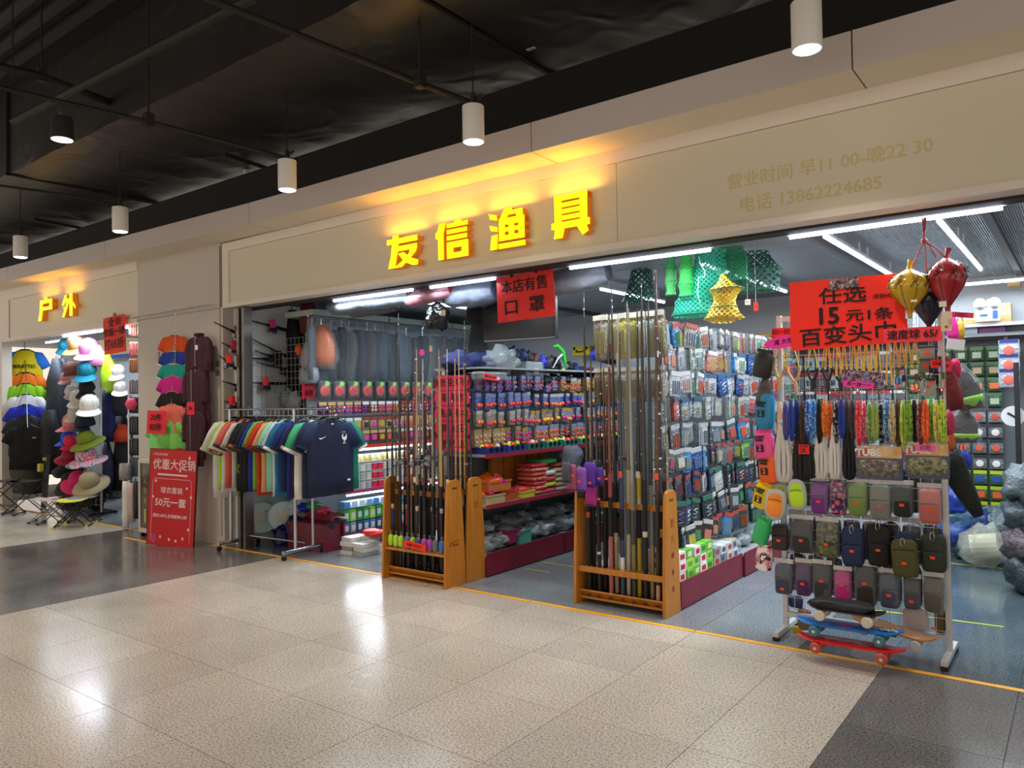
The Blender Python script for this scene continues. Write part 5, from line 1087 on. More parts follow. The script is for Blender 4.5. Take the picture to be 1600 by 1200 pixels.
for i, (z, c_) in enumerate(((.80, '5c666a'), (.58, '4a565a'), (.36, '6a5f62'), (.15, '3a4448'))): fblob('clear_bag', 1607, 6.8, z, .17, mat(c_, .25, bump=.8), f'plastic wrapped bundle cut by the right frame edge, {ORD[i]} from top', 'bag', 'bundles at the right frame edge', seed=i+30)
# ================================================================ GOODS ON THE RIGHT FLANK OF THE GRID, NETS, HANGING ITEMS
def hangbag(x0, y0, x1, y1, Y, m, label, cat='bag', ry=0, taper=(.4, .9, 1, .95, .6), plastic=False, wob=.15, dep=.5, band=None, group=None):
    c, w, h = box_px(x0, y0, x1, y1, Y); t = T('hanging_bag', label, cat, c, R.uniform(-.2, .2), ry=ry, group=group)
    n = len(taper); MB().loft([ellring(0, 0, h/2-h*i/(n-1), w/2*k, w/2*k*dep, 18, 2.3, wob=wob, seed=x0) for i, k in enumerate(taper)]).build('body', m, t, smooth=True)
    if band: MB().loft([ellring(0, 0, -h*z, w/2*k, w/2*k*dep, 18, 2.3) for z, k in ((.22, 1.03), (.3, 1.02), (.48, .72))]).build('base_band', band, t, smooth=True)
    if plastic: MB().loft([ellring(0, 0, h/2*1.08-h*1.12*i/(n-1), w/2*k*1.15+.004, w/2*k*dep*1.2+.004, 18, 2.3, wob=.3, seed=y0) for i, k in enumerate(taper)], cap=False).build('plastic_cover', FILM, t, smooth=True)
    MB().tube([(-.012, 0, h/2-.01), (-.008, 0, h/2+.035), (.008, 0, h/2+.035), (.012, 0, h/2-.01)], .003, 5).build('strap', BLACK, t)
    return t
hangbag(1467, 545, 1497, 642, 4.95, mat('7a1c20', .6, bump=.3), 'long red and black bag hanging at the right of the grid', taper=(.3, .8, .9, 1, 1, .7), ry=-.2)
hangbag(1485, 570, 1530, 640, 5.1, mat('252b2c', .35, bump=.5), 'black and lime net bag in plastic, upper right side', band=mat('8ad83a', .4), plastic=True, taper=(.3, .75, 1, 1, .8), ry=-.25)
hangbag(1484, 640, 1528, 692, 5.12, mat('3c4444', .4, bump=.5), 'grey and lime net bag in plastic below the black one', band=mat('9ad82a', .4), plastic=True, taper=(.4, .8, 1, 1, .9))
hangbag(1488, 703, 1518, 737, 5.1, mat('1c3ac0', .45, bump=.3), 'shiny blue and white rounded bag at the right side', taper=(.4, .9, 1, .9, .5))
hangbag(1478, 705, 1528, 810, 5.0, mat('121c16', .7, bump=.6), 'long dark green tapered umbrella bag hanging low right', taper=(1, .9, .8, .7, .55, .35), ry=-.42, dep=.6)
hangbag(1476, 485, 1497, 535, 5.05, mat('e8309a', .5, bump=.3), 'hot pink scarf bag under the red speed bag', ry=-.15)
hangbag(1493, 500, 1508, 530, 5.1, mat('c8b02a', .5, bump=.3), 'small mustard bag beside the pink scarf')
hangbag(1455, 510, 1478, 600, 5.0, mat('181a22', .7, bump=.3), 'black bag hanging behind the small red cards', taper=(.6, 1, 1, .9, .6))
hangbag(1475, 640, 1492, 680, 5.0, mat('c82c5a', .6), 'crimson small pouch below the long red bag')
hangbag(1480, 672, 1492, 705, 5.0, mat('d8641c', .6), 'orange small pouch low at the right side')
hangbag(1484, 560, 1502, 590, 4.98, mat('d81c5c', .6), 'magenta wrapped pouch near the white card at right')
for i, (x, y, c_, w_, h_) in enumerate(((1493, 538, 'e8e8ea', .09, .06), (1478, 572, 'e82c34', .06, .06), (1502, 492, 'd81c4c', .12, .03))):
    paper_sign('price_card', ['white folded card hanging at the right of the grid', 'red round card on the right hanging bags', 'magenta strip card beneath the red speed bag'][i], 'sign', aY(x, y, 4.93), w_, h_, mat(c_, .6), [(['', '30', '100C'][i] or ' ', .03, 0, 0)], ry=.15)
# --- fishing nets hanging near the ceiling
def netmat(col, a, sc):
    m = bpy.data.materials.new('net'); n, l = nodes(m); b = n['Principled BSDF']; b.inputs['Base Color'].default_value = lin(col); b.inputs['Roughness'].default_value = .6
    uv = n.new('ShaderNodeTexCoord'); out = []
    for rt in (.8, -.8):
        mp = n.new('ShaderNodeMapping'); mp.inputs['Rotation'].default_value = (0, rt, 0); w = n.new('ShaderNodeTexWave'); w.inputs['Scale'].default_value = sc; w.bands_direction = 'X'
        l.new(uv.outputs['Object'], mp.inputs[0]); l.new(mp.outputs[0], w.inputs[0]); g = n.new('ShaderNodeMath'); g.operation = 'GREATER_THAN'; g.inputs[1].default_value = .76; l.new(w.outputs['Fac'], g.inputs[0]); out.append(g)
    mx = n.new('ShaderNodeMath'); mx.operation = 'MAXIMUM'; l.new(out[0].outputs[0], mx.inputs[0]); l.new(out[1].outputs[0], mx.inputs[1])
    mr = n.new('ShaderNodeMapRange'); mr.inputs['To Min'].default_value = a; mr.inputs['To Max'].default_value = 1; l.new(mx.outputs[0], mr.inputs[0]); l.new(mr.outputs[0], b.inputs['Alpha']); return m
def net(pts, Y, m, label, rings=(), n=24, dep=.7, name='keep_net'):
    """pts: (px, py, half width px) down the axis"""
    top = aY(pts[0][0], pts[0][1], Y); t = T(name, label, 'fishing net', top)
    rr = []
    for x, y, hw_ in pts:
        p = aY(x, y, Y); r = hw_*(p-EP).dot(F_)/FPX; rr.append((p-top, r))
    R_ = []
    for i in range(len(rr)-1):
        for s_ in range(3):
            u = s_/3; p = rr[i][0].lerp(rr[i+1][0], u); r = rr[i][1]*(1-u)+rr[i+1][1]*u-(.012*math.sin(PI*u) if i in rings or i+1 in rings else 0)
            R_.append(ellring(p.x, p.y, p.z, max(r, .004), max(r*dep, .004), n))
    p, r = rr[-1]; R_.append(ellring(p.x, p.y, p.z, max(r, .004), max(r*dep, .004), n))
    MB().loft(R_, cap=False).build('mesh', m, t, smooth=True)
    for i in rings:
        p, r = rr[i]; MB().tube(ellring(p.x, p.y, p.z, r, r*dep, n), .003, 5, closed=True).build('hoop', mat('2a7a4c', .5), t)
    return t
gnet = netmat('2fc44e', .38, 20); tnet = netmat('14b08e', .2, 13); dnet = netmat('1c5a4c', .04, 9); ynet = netmat('d8b82c', .1, 12)
net([(1048, 400, 8), (1048, 420, 11), (1048, 440, 10), (1048, 461, 9)], 5.25, netmat('3fa854', .6, 26), 'short green ringed keep net hanging at the left', rings=(1, 2, 3))
net([(1072, 396, 10), (1072, 420, 12), (1072, 445, 14), (1072, 463, 12)], 5.2, gnet, 'bright green ringed keep net beside the short one', rings=(0, 1, 2, 3))
net([(1110, 392, 25), (1108, 420, 28), (1100, 445, 30), (1083, 470, 30), (1082, 492, 34), (1082, 496, 30)], 5.3, tnet, 'large teal folding net hanging behind the green ones', rings=(1, 3, 4))
net([(1140, 385, 20), (1145, 410, 30), (1150, 440, 26)], 5.5, netmat('1f9a6a', .3, 22), 'dark teal round net nearer the price poster', rings=(0, 1))
net([(1129, 426, 1), (1131, 438, 9), (1134, 452, 29), (1133, 464, 19), (1130, 480, 22), (1131, 498, 33), (1130, 505, 12)], 5.0, ynet, 'yellow star shaped folding net with green upper side', rings=(2, 4))
net([(1175, 395, 25), (1180, 425, 42), (1182, 455, 36)], 5.6, dnet, 'sheer dark green hoop net in front of the ceiling', rings=(0, 1, 2))
net([(1000, 413, 14), (1002, 425, 18), (1000, 470, 30)], 5.9, dnet, 'sheer grey green net hanging left of the green nets', rings=(0, 2))
t = T('net_cord', 'white looped cord hanging beside the green nets', 'cord', aY(1092, 400, 5.05)); base = aY(1092, 400, 5.05)
MB().tube([aY(x, y, 5.05)-base for x, y in ((1092, 400), (1094, 412), (1102, 425), (1100, 433), (1092, 432), (1090, 460), (1098, 488))], .003, 5).build('cord', mat('d0e0d4', .6), t, smooth=True)
# --- face mask sign, TV, hanging black bag, rolled bundles
o = paper_sign('shop_notice', 'large red handwritten notice about face masks above the television', 'sign', aY(820, 463, 4.86), .56, .37, mat('e4201c', .6), [('本店有售', .115, 0, .085, .001), ('口  罩', .135, -.01, -.08, .0015, 1.2)], rz=0, amp=.006, ry=-.03)
for dx in (-.12, .12):
    MB().box((dx, -.004, .185), (.022, .012, .03)).build('clip', BLACK, o)
c = aY(812, 492, 5.45); t = T('television', 'black flat television hanging behind the red notice', 'television', c, .12)
MB().box((0, 0, 0), (.74, .05, .46)).build('bezel', mat('17181b', .35), t, bevel=.006); MB().box((0, -.0265, .005), (.70, .003, .42)).build('screen', mat('070607', .35), t); MB().box((0, -.027, -.222), (.73, .004, .01)).build('trim', mat('7a7c80', .3, .8), t); MB().cyl((0, .05, .2), (0, .05, .62), .02, n=8).build('mount', STEEL, t)
blob('black_bag', 683, 497, None, .115, mat('0c0d0f', .2, bump=.8, bscale=18), 'round glossy black plastic bag hanging under the tube light', 'bag', (1, .8, 1.1), .25, y=5.0)
o = MB().box((0, 0, 0), (.05, .003, .05)).build('hang_tag', mat('c8b090', .7)); put(o, aY(692, 489, 4.86)); tag(o, 'tan cardboard tag hanging on the round black bag', 'label')
o = MB().box((0, 0, 0), (.03, .003, .05)).build('hang_tag', mat('c8a080', .7)); put(o, aY(673, 545, 4.9)); tag(o, 'tan cardboard tag hanging among the wrapped trousers', 'label')
o = MB().lathe([(.03, -.002), (.03, .002), (0, .002)], 12, M=Matrix.Rotation(PI/2, 4, 'X')).build('price_card', HOTP); put(o, aY(659, 551, 4.9)); tag(o, 'hot pink flower shaped tag among the wrapped trousers', 'label')
def roll(x0, y0, x1, y1, r, m, label, Y=4.98, wrap='a8b0b8', end=None):
    a = aY(x0, y0, Y); b_ = aY(x1, y1, Y); m_ = (a+b_)/2; d = b_-a; t = T('wrapped_roll', label, 'roll', m_, group='rolls wrapped in plastic under the lintel')
    L = d.length; rings = [[Vector(q[:2]+(0,)) for q in ellring(0, 0, 0, r*k, r*k, 18, 2, wob=.2, seed=i+x0)] for i, k in enumerate((.75, .95, 1, 1.02, .98, 1, .9, .7))]
    rot = d.normalized().to_track_quat('Z', 'Y').to_matrix()
    RR = [[rot @ (q+Vector((0, 0, -L/2+L*i/7))) for q in g] for i, g in enumerate(rings)]
    MB().loft(RR).build('roll', m, t, smooth=True)
    MB().loft([[rot @ (Vector((q.x*1.12, q.y*1.12, 0))+Vector((0, 0, -L/2*1.05+L*1.05*i/7))) for q in g] for i, g in enumerate(rings)], cap=False).build('plastic_wrap', film(.2, wrap, 1.2, 9, .35), t, smooth=True)
roll(520, 482, 640, 462, .085, mat('3f4650', .4, bump=.8, bscale=12), 'long grey roll in shiny plastic under the front left tube')
roll(640, 470, 705, 452, .07, mat('8a2430', .4, bump=.6, bscale=12), 'red and black roll in plastic behind the front tube')
roll(700, 462, 775, 452, .12, mat('46506a', .4, bump=.8, bscale=12), 'thick blue grey roll in plastic left of the notice', Y=5.1)
roll(845, 448, 950, 425, .10, mat('5a5f6a', .35, bump=.9, bscale=10), 'grey silver wrapped roll right of the face mask notice', Y=5.15, wrap='d8e0ea')
roll(550, 490, 620, 478, .05, mat('2c1c1c', .5, bump=.5), 'thin dark roll beneath the long grey one', Y=5.05)
# folded dark trousers hanging beside the TV
hangbag(732, 490, 762, 575, 5.6, mat('32363c', .85, bump=.3), 'dark grey trousers hanging left of the television', 'trousers', taper=(.5, .7, .9, 1, 1, .9), dep=.4)
hangbag(728, 478, 758, 505, 5.55, mat('18191c', .8, bump=.3), 'black folded garment above the grey trousers', 'clothing', taper=(.8, 1, 1, .8))
# ceiling-side white panels above left wall
for i in range(5):
    o = MB().box((0, 0, 0), (.12, .55, .02)).build('foam_board', mat('b9c9b8', .6)); put(o, (-6.75, 5.4+i*.56, 2.46+.0*i)); tag(o, f'pale green flat carton lid on top of the wall shelving, {ORD[i]} from front', 'box', 'pale cartons above the wall shelving')
    o.scale = (4, .98, 3)
# --- purple pouches hanging left of the right rod rack
for i, (x0, y0, x1, y1, c_, l_) in enumerate(((878, 722, 893, 755, '4f4c58', 'grey phone pouch, farthest left of the hanging cluster'), (884, 725, 902, 768, '9a4a68', 'dusty rose phone pouch in the hanging cluster'), (899, 730, 918, 768, '8a52b8', 'lilac phone pouch with silver edge in the cluster'), (912, 722, 932, 762, '5a2ca0', 'violet phone pouch in the hanging cluster'), (926, 730, 944, 758, '4a2a90', 'deep purple phone pouch at right of the cluster'), (915, 758, 933, 791, 'b02a86', 'magenta phone pouch hanging lowest in the cluster'), (902, 765, 915, 778, '2a2a30', 'small black pouch under the lilac one'))):
    pouch(x0, y0, x1, y1, c_, l_, wrap=False, Y=4.60+.02*i, depth=.035, tagx=.9, clip=(i == 2), pd=.01)
# back rows of pouch-like grey bag behind
blob('grey_bag', 893, 712, -4.0, .11, film(.45, '9aa0b0', .8, 14, .12), 'grey plastic bag behind the purple pouches', 'bag', (1, 1, 1), .3)
# --- pink five lobed sign behind the left rods
c = aY(707, 646, 4.955); w, h = 76/1184*((c-EP).dot(F_)), 120/1184*((c-EP).dot(F_))
sg = T('scalloped_sign', 'tall pink handwritten sign of five stacked rounded bars behind rods', 'sign', c); lh = h/5
for k in range(5):
    zc = h/2-lh*(k+.5); rd = lh/2*.97; w2 = w/2*(1-.0*k)
    out = [(-w2+rd+rd*math.cos(a_), zc+rd*math.sin(a_)) for a_ in [PI/2+PI*q/8 for q in range(9)]]+[(w2-rd+rd*math.cos(a_), zc+rd*math.sin(a_)) for a_ in [-PI/2+PI*q/8 for q in range(9)]]
    q = MB().prism(out, .003).build('bar', mat('ff2c66', .6), sg)
    MB().tube([(x, 0, z) for x, z in out], .0022, 4, closed=True).build('edge', mat('5a1424', .6), q)
    text(['渔皮鞋久不舟', '鞋 装衣', '渔具 鞋伞', '网 太阳', '鱼护 电'][k], lh*.6, q, (.01, -.003, zc), mat('3a0a18', .7), bold=.0008)
# small rain gear sign at left
c = aY(482, 606, 5.05); sg = T('scalloped_sign', 'small pink handwritten sign for rain coats and boots at left', 'sign', c)
q = MB().span((-.11, -.002, -.12), (-.075, .001, .12)).build('bar', mat('ff3a4c', .6), sg)
for k in range(2):
    zc = .045-k*.105; out = [(-.075, zc+.05), (.06, zc+.05), (.095, zc+.03), (.105, zc), (.095, zc-.03), (.06, zc-.05), (-.075, zc-.05)]
    q = MB().prism(out, .003).build('bar', mat('ff2050', .6), sg); text(['雨衣', '雨鞋'][k], .072, q, (.01, -.003, zc), INK, bold=.0008)
# ================================================================ ILLUMINATED LETTERS
M_LET = mat('fff800', .4, emit=1.2); M_LETS = mat('c87410', .5, emit=.28)
def bar(x0, z0, x1, z1): return [(x0, z0), (x1, z0), (x1, z1), (x0, z1)]
GL = {
 '友': [bar(0, .74, 1, .90), bar(.2, .85, .38, 1), [(.18, .8), (.38, .8), (.34, .45), (.25, 0), (.04, 0), (.14, .4)], bar(.28, .50, .98, .65), [(.80, .6), (.98, .6), (.95, .42), (.72, .2), (.48, 0), (.24, 0), (.5, .17), (.74, .38)], [(.38, .42), (.56, .44), (.74, .26), (1.02, .14), (1.0, 0), (.86, 0), (.58, .14)]],
 '信': [[(.12, .98), (.32, .98), (.24, .72), (.24, 0), (.08, 0), (.08, .56), (0, .60), (0, .74), (.06, .78)], bar(.36, .84, 1, .95), bar(.6, .9, .8, 1), bar(.36, .67, .97, .78), bar(.36, .50, .97, .61), bar(.36, 0, 1, .14), bar(.36, .28, 1, .44), bar(.36, .1, .54, .3), bar(.82, .1, 1, .3)],
 '渔': [[(0, .95), (.22, .88), (.24, .74), (.04, .80)], [(.02, .64), (.24, .57), (.24, .45), (.06, .50)], [(.08, .36), (.24, .38), (.22, 0), (.03, 0)], [(.46, 1), (.66, 1), (.62, .94), (.94, .94), (.94, .72), (.78, .72), (.78, .84), (.54, .84), (.48, .74), (.30, .74)], bar(.30, .60, .98, .76), bar(.30, .42, .98, .52), bar(.30, .20, .98, .32), bar(.30, .2, .44, .76), bar(.57, .2, .70, .76), bar(.84, .2, .98, .76), bar(.28, 0, 1, .12)],
 '具': [bar(.08, .28, .26, 1), bar(.82, .28, 1, 1) and bar(.76, .28, .94, 1), bar(.08, .88, .94, 1), bar(.2, .72, .8, .82), bar(.2, .57, .8, .67), bar(.2, .42, .8, .52), bar(0, .22, 1, .37), [(.1, .25), (.34, .25), (.28, 0), (.06, 0)], [(.66, .25), (.9, .25), (.97, .08), (.82, 0)]],
 '户': [bar(.46, .9, .66, 1), bar(.14, .74, 1, .90), bar(.84, .44, 1, .8), bar(.14, .44, 1, .58), [(.14, .85), (.32, .85), (.30, .4), (.22, 0), (0, 0), (.12, .4)]],
 '外': [[(.2, .96), (.36, .96), (.30, .8), (.52, .8), (.5, .6), (.16, 0), (.0, 0), (.3, .5), (.32, .66), (.24, .66), (.12, .5), (0, .55), (.1, .72)], [(.1, .42), (.2, .44), (.32, .3), (.24, .24)], bar(.58, 0, .76, 1), [(.76, .66), (.96, .44), (1, .3), (.76, .5)]]}
for ch, x0, y0, x1, y1, py_ in (('友', 605, 362, 652, 421, 0), ('信', 681, 341, 731, 408, 0), ('渔', 764, 321, 820, 392, 0), ('具', 862, 297, 921, 375, 0), ('户', 60, 463, 81, 502, 0), ('外', 97, 457, 118, 496, 0)):
    yf = YF-.075
    bl = aY(x0, (y0+y1)/2+(y1-y0)*.5, yf); cc, w, h = box_px(x0, y0, x1, y1, yf); l_ = aY(x0, (y0+y1)/2, yf); r_ = aY(x1, (y0+y1)/2, yf)
    h *= .86 if ch not in '户外' else .90; zc = aY((x0+x1)/2, (y0+y1)/2, yf).z
    t = T('sign_letter', {'友': 'leftmost glowing yellow letter of the fishing shop sign', '信': 'second glowing yellow letter from left on fishing shop sign', '渔': 'third glowing yellow letter from left on fishing shop sign', '具': 'rightmost glowing yellow letter of the fishing shop sign', '户': 'left glowing yellow letter of the outdoor shop sign', '外': 'right glowing yellow letter of the outdoor shop sign'}[ch], 'sign', (l_.x, yf, zc-h/2), group='glowing sign letters')
    W_ = r_.x-l_.x; f = MB(); s_ = MB()
    for k, pl in enumerate(GL[ch]):
        pts = [(x*W_, z*h) for x, z in pl]; th = .006+.0004*k
        f.prism(pts, th, M=Matrix.Translation((0, -.0-k*.0002, 0))); s_.prism(pts, .06-k*.0008, M=Matrix.Translation((0, .035, 0)))
    f.build('letter_face', M_LET, t); s_.build('letter_side', M_LETS, t)
    light('AREA', (l_.x+W_/2, YF-.08, zc+h/2+.02), 1.7 if ch not in '户外' else 1.2, (1, .42, .03), (PI, 0, 0), shape='RECTANGLE', size=W_*1.3, size_y=.08)
    light('AREA', (l_.x+W_/2, YF-.10, zc), .12, (1, .6, .1), (PI/2, 0, 0), shape='RECTANGLE', size=W_, size_y=h)
# ================================================================ GARMENTS
def limb(b, pts, rs, n=10, flat=.45, wob=.12, seed=0):
    P = [Vector(p) for p in pts]; rings = []
    for i, p in enumerate(P):
        d = (P[min(i+1, len(P)-1)]-P[max(i-1, 0)]).normalized(); u = Vector((0, 1, 0)); w_ = d.cross(u).normalized(); g = []
        for j in range(n):
            a_ = 2*PI*j/n; q = 1+wob*MN.noise(Vector((math.cos(a_)*2, math.sin(a_)*2, seed+i*.5)))
            g.append(p+w_*rs[i]*math.cos(a_)*q+u*rs[i]*flat*math.sin(a_)*q)
        rings.append(g)
    return b.loft(rings)
def torso(b, L=.70, w=.26, sh=.215, d=.04, n=26, wob=.22, seed=0, flare=1.0):
    zs = [(-L, w*flare, d*1.1), (-L*.8, w*.99*flare, d*1.15), (-L*.55, w*.98, d*1.1), (-L*.32, w*.97, d*1.05), (-.15, sh*1.08, d), (-.085, sh*.98, d*.8), (-.04, sh*.62, d*.7), (-.005, sh*.36, d*.6)]
    rings = []
    for i, (z, rx, ry) in enumerate(zs):
        g = []
        for j in range(n):
            a_ = 2*PI*j/n; c, s_ = math.cos(a_), math.sin(a_); f = 1-i/len(zs)
            q = 1+wob*1.8*f*MN.noise(Vector((c*3+seed, s_*1.5+seed*1.7, z*1.2)))
            g.append((rx*c*(1+.06*f*MN.noise(Vector((seed, z*3, c)))), ry*math.copysign(abs(s_)**.8, s_)*q+(.012*f*math.sin(c*9+seed)), z))
        rings.append(g)
    return b.loft(rings)
def hanger(par, up=.10, col=BLACK, w=.19):
    h = MB().tube([(-w, 0, -.062), (-.05, 0, .006), (.05, 0, .006), (w, 0, -.062)], .012, 6).build('hanger', col, par)
    MB().tube([(0, 0, 0), (0, 0, up*.55), (.0, -.0, up*.75), (.018, 0, up*.9), (.004, 0, up), (-.014, 0, up*.93)], .002, 5).build('hanger_hook', M_SILV, h)
def fabric(col, sheen=.3): return mat(col, .82, bump=.12, bscale=160)
def tee(name, label, loc, rz, body, sleeve=None, trim=None, L=.70, cat='shirt', group=None, sl=.22, collar=None, patt=None, ry=0, up=.10, hcol=BLACK, w=.26, rx=0, sc=1, sign=None):
    t = T(name, label, cat, loc, rz, group, ry=ry, rx=rx); t.scale = (sc,)*3
    mb = patt or fabric(body); ms = fabric(sleeve or body) if not (patt and not sleeve) else patt; sd = R.random()*20
    torso(MB(), L, w, seed=sd).build('body', mb, t, smooth=True) if False else None
    b = MB(); torso(b, L, w, seed=sd); b.build('body', mb, t, smooth=True)
    for s_ in (-1, 1):
        b = MB(); e = (s_*(.215+sl*.40), .0, -.085-sl*.98)
        limb(b, [(s_*.13, 0, -.05), (s_*.19, 0, -.09), (s_*.235, 0, -.17), e], [.03, .075, .085, .08], seed=sd+s_); o = b.build('sleeve', ms, t, smooth=True)
        if trim:
            b = MB(); q = Vector(e); dd = Vector((s_*.4, 0, -.85)).normalized(); limb(b, [q-dd*.022, q-dd*.004+dd*.006], [.0855, .0845], seed=sd+s_, wob=.12); b.build('cuff', fabric(trim), o)
    MB().tube([(.078*math.cos(a_), .022*math.sin(a_)-.005, -.004-.012*(1 if math.sin(a_) < 0 else 0)) for a_ in [k*PI/7 for k in range(14)]], .006, 5, closed=True).build('collar', fabric(collar or trim or body), t, smooth=True)
    hanger(t, up, hcol)
    return t
# --- shirt rack
ra, rb = Vector((-7.16, 4.62, 1.44)), Vector((-5.70, 4.72, 1.44)); rd = (rb-ra)
t = T('clothes_rack', 'stainless steel rolling clothes rack of football shirts', 'rack', (ra.x, ra.y, 0), math.atan2(rd.y, rd.x)); L = rd.length
for z, y in ((1.44, 0), (1.44, .22), (1.37, .11)):
    MB().cyl((-.03, y-.11, z), (L+.03, y-.11, z), .010, n=10).sph((L+.03, y-.11, z), .017, 10, 6).build('rail', CHROME, t, smooth=40)
for x in (.06, L-.42):
    MB().cyl((x, -.11, .07), (x, -.11, 1.44), .016, n=12).cyl((x, .11, .07), (x, .11, 1.44), .013, n=12).build('upright', CHROME, t, smooth=40)
    f = MB().cyl((x, -.26, .075), (x, .24, .075), .020, n=12).build('base_bar', CHROME, t, smooth=40)
    for y in (-.25, .23):
        c_ = MB().cyl((x-.012, y, .025), (x+.012, y, .025), .025, n=14).build('caster', BLACK, f, smooth=40); MB().span((x-.015, y-.008, .03), (x+.015, y+.008, .06)).build('fork', STEEL, c_)
MB().cyl((.06, 0, .13), (L-.42, 0, .13), .009, n=8).build('crossbar', CHROME, t)
shirts = [('ddd8d0', 'ddd8d0', 'c8c0b4', 'white long pale'), ('a6e024', 'a6e024', '7cb018', 'neon lime'), ('e4ded6', 'e4ded6', '8c2c30', 'cream with maroon cuffs'), ('d8604c', 'd8604c', '20222a', 'coral'), ('c9c4ba', 'd0cac0', '8a8a80', 'light grey'), ('1a1b1c', '1a1b1c', '3a4a1c', 'black with lime splashes'), ('1a1a1d', '1a1a1d', 'd8643c', 'black with orange cuffs'), ('15151a', '1c1c22', '2a2a30', 'plain black'), ('1a2a90', '1a2a9c', '101a60', 'royal blue'), ('7ab82c', '7ab82c', '2c6a2c', 'grass green'), ('c0361c', 'c0361c', '8a1c14', 'rust red'), ('d8a46c', 'd8a46c', '5a2c1c', 'sand orange with brown cuffs'), ('8ccab0', '8ccab0', '22303c', 'mint with dark cuffs'), ('d8d6dc', 'd8d6dc', '4a4a6a', 'white'), ('1c6a96', '1c6a96', 'e0e4e8', 'petrol blue with white cuffs'), ('15265c', '16286a', '0c1838', 'navy'), ('1a2470', '1c2878', '10184c', 'indigo blue'), ('12152a', '14182e', 'b8a868', 'midnight with gold trim'), ('e2ddd6', '3aa878', 'e8e4dc', 'white with green sleeves'), ('162044', '162044', '101830', 'dark navy')]
RG = 'football shirts on the rolling rack'
for i, (b_, s_, tr, nm) in enumerate(shirts):
    u = (i+.4)/len(shirts); p = ra+rd*(u*.93); Lh = .70+R.uniform(-.02, .05)+(.08 if i == 0 else 0)
    patt = ramp_mat([(0, b_), (.58, b_), (.6, '6a8a2a'), (.66, b_)], 7, .8, constant=True) if i == 5 else None
    tee('football_shirt', f'{nm} shirt, {ORD[i]} from the left on the rolling rack', (p.x, p.y+R.uniform(-.015, .015), 1.345+R.uniform(-.008, .008)), PI/2-.06+R.uniform(-.10, .10), b_, s_, tr, L=Lh, group=RG, sl=.26 if i < 3 else .22, up=.105, patt=patt)
p = ra+rd*.96; tee('football_shirt', 'emerald green shirt behind the frontmost navy one', (p.x-.02, p.y+.06, 1.34), PI/2-.2, '1f8a6a', '1f8a6a', 'e8ece8', L=.69, group=RG, w=.27)
nv = tee('football_shirt', 'frontmost navy football shirt with white swoosh and rooster crest', (rb.x-.02, rb.y-.02, 1.335), PI/2-.22, '121c3c', '16284c', '16284c', L=.78, w=.275, group=RG, collar='0c1430', sc=.9)
def flatpoly(pts, par, m, name, y, lbl=None):
    b = MB().prism(pts, .002, M=Matrix.Translation((0, y, 0))); o = b.build(name, m, par)
    if lbl: o['label'] = lbl
    return o
M_W = mat('f0f0f0', .5)
sw = [(-.155, -.185), (-.150, -.20), (-.135, -.203), (-.11, -.192), (-.075, -.168), (-.115, -.186), (-.138, -.190), (-.146, -.186)]
flatpoly(sw, nv, M_W, 'printed_swoosh', -.053, 'small white swoosh mark on the chest')
cr = [(.105, -.17), (.125, -.15), (.118, -.175), (.13, -.19), (.15, -.18), (.158, -.15), (.165, -.185), (.158, -.215), (.14, -.222), (.142, -.235), (.128, -.235), (.13, -.222), (.112, -.208), (.108, -.192)]
flatpoly(cr, nv, M_W, 'printed_crest', -.050, 'white rooster crest below two stars')
for x in (.115, .14): MB().cyl((x, -.049, -.135), (x, -.052, -.135), .006, n=5).build('printed_star', M_W, nv)
text('FFF', .022, nv, (.133, -.052, -.252), M_W, bold=.0006); MB().box((0, -.047, -.045), (.028, .002, .018)).build('neck_label', mat('d8c8b8', .5), nv); MB().span((.165, -.052, -.652), (.20, -.050, -.632)).build('hem_label', M_W, nv)
# --- stacked mesh cages, boxes, goods under and behind the rack
def cage(px, py, r, label, Y):
    p = aY(px, py, Y); t = T('mesh_cage', label, 'net', p, 1.0, group='round pale mesh cages')
    MB().lathe([(r, -.04), (r*1.03, 0), (r, .04), (0.001, .045)], 28, M=Matrix.Rotation(PI/2, 4, 'X')).build('mesh', netmat('d4eef2', .88, 60), t, smooth=40)
    MB().tube([(r*1.01*math.cos(a_), -.04, r*1.01*math.sin(a_)) for a_ in [k*PI/14 for k in range(28)]], .007, 6, closed=True).build('hoop', mat('a8d4d8', .5), t, smooth=True)
    MB().box((-.02, -.051, .0), (.12, .002, .12)).build('label_card', WHITE, t); MB().box((.05, -.052, .07), (.02, .002, .012)).build('price_tag', TAGR, t)
cage(408, 808, .165, 'round pale blue mesh cage standing under the rack, left one', 4.98); cage(443, 806, .16, 'round pale blue mesh cage under the rack, right one', 5.06); cage(468, 800, .16, 'pale mesh cage behind, half hidden beside the blue bundle', 5.2)
blob('blue_bundle', 445, 842, None, .11, mat('141c5c', .35, bump=.8), 'dark blue folded bundle on the floor under the rack', 'bundle', (1, 1, 1.3), .7, y=4.98)
blob('blue_bundle', 462, 828, None, .10, mat('18246c', .35, bump=.8), 'dark blue folded bundle leaning against the red box', 'bundle', (1, 1, 1.2), .7, y=5.0)
o = MB().span((-.30, -.02, 0), (.30, .19, .27)).build('plinth', M_RED, bevel=.004); put(o, (-6.38, 4.98, 0)); o.location = (-6.38, 4.93, 0); tag(o, 'plain dark red floor box beneath the folding stools at left', 'box')
for i in range(4): blob('cap', 508+i*9-(i % 2)*3, 822-(i//2)*10, None, .06, mat(['1a1a20', '2a2c3a', '7a2a3a', '15151a'][i], .6), f'{["black", "slate", "maroon", "jet black"][i]} folded cap on the dark red floor box', 'cap', (1.2, 1, .5), .3, y=5.0)
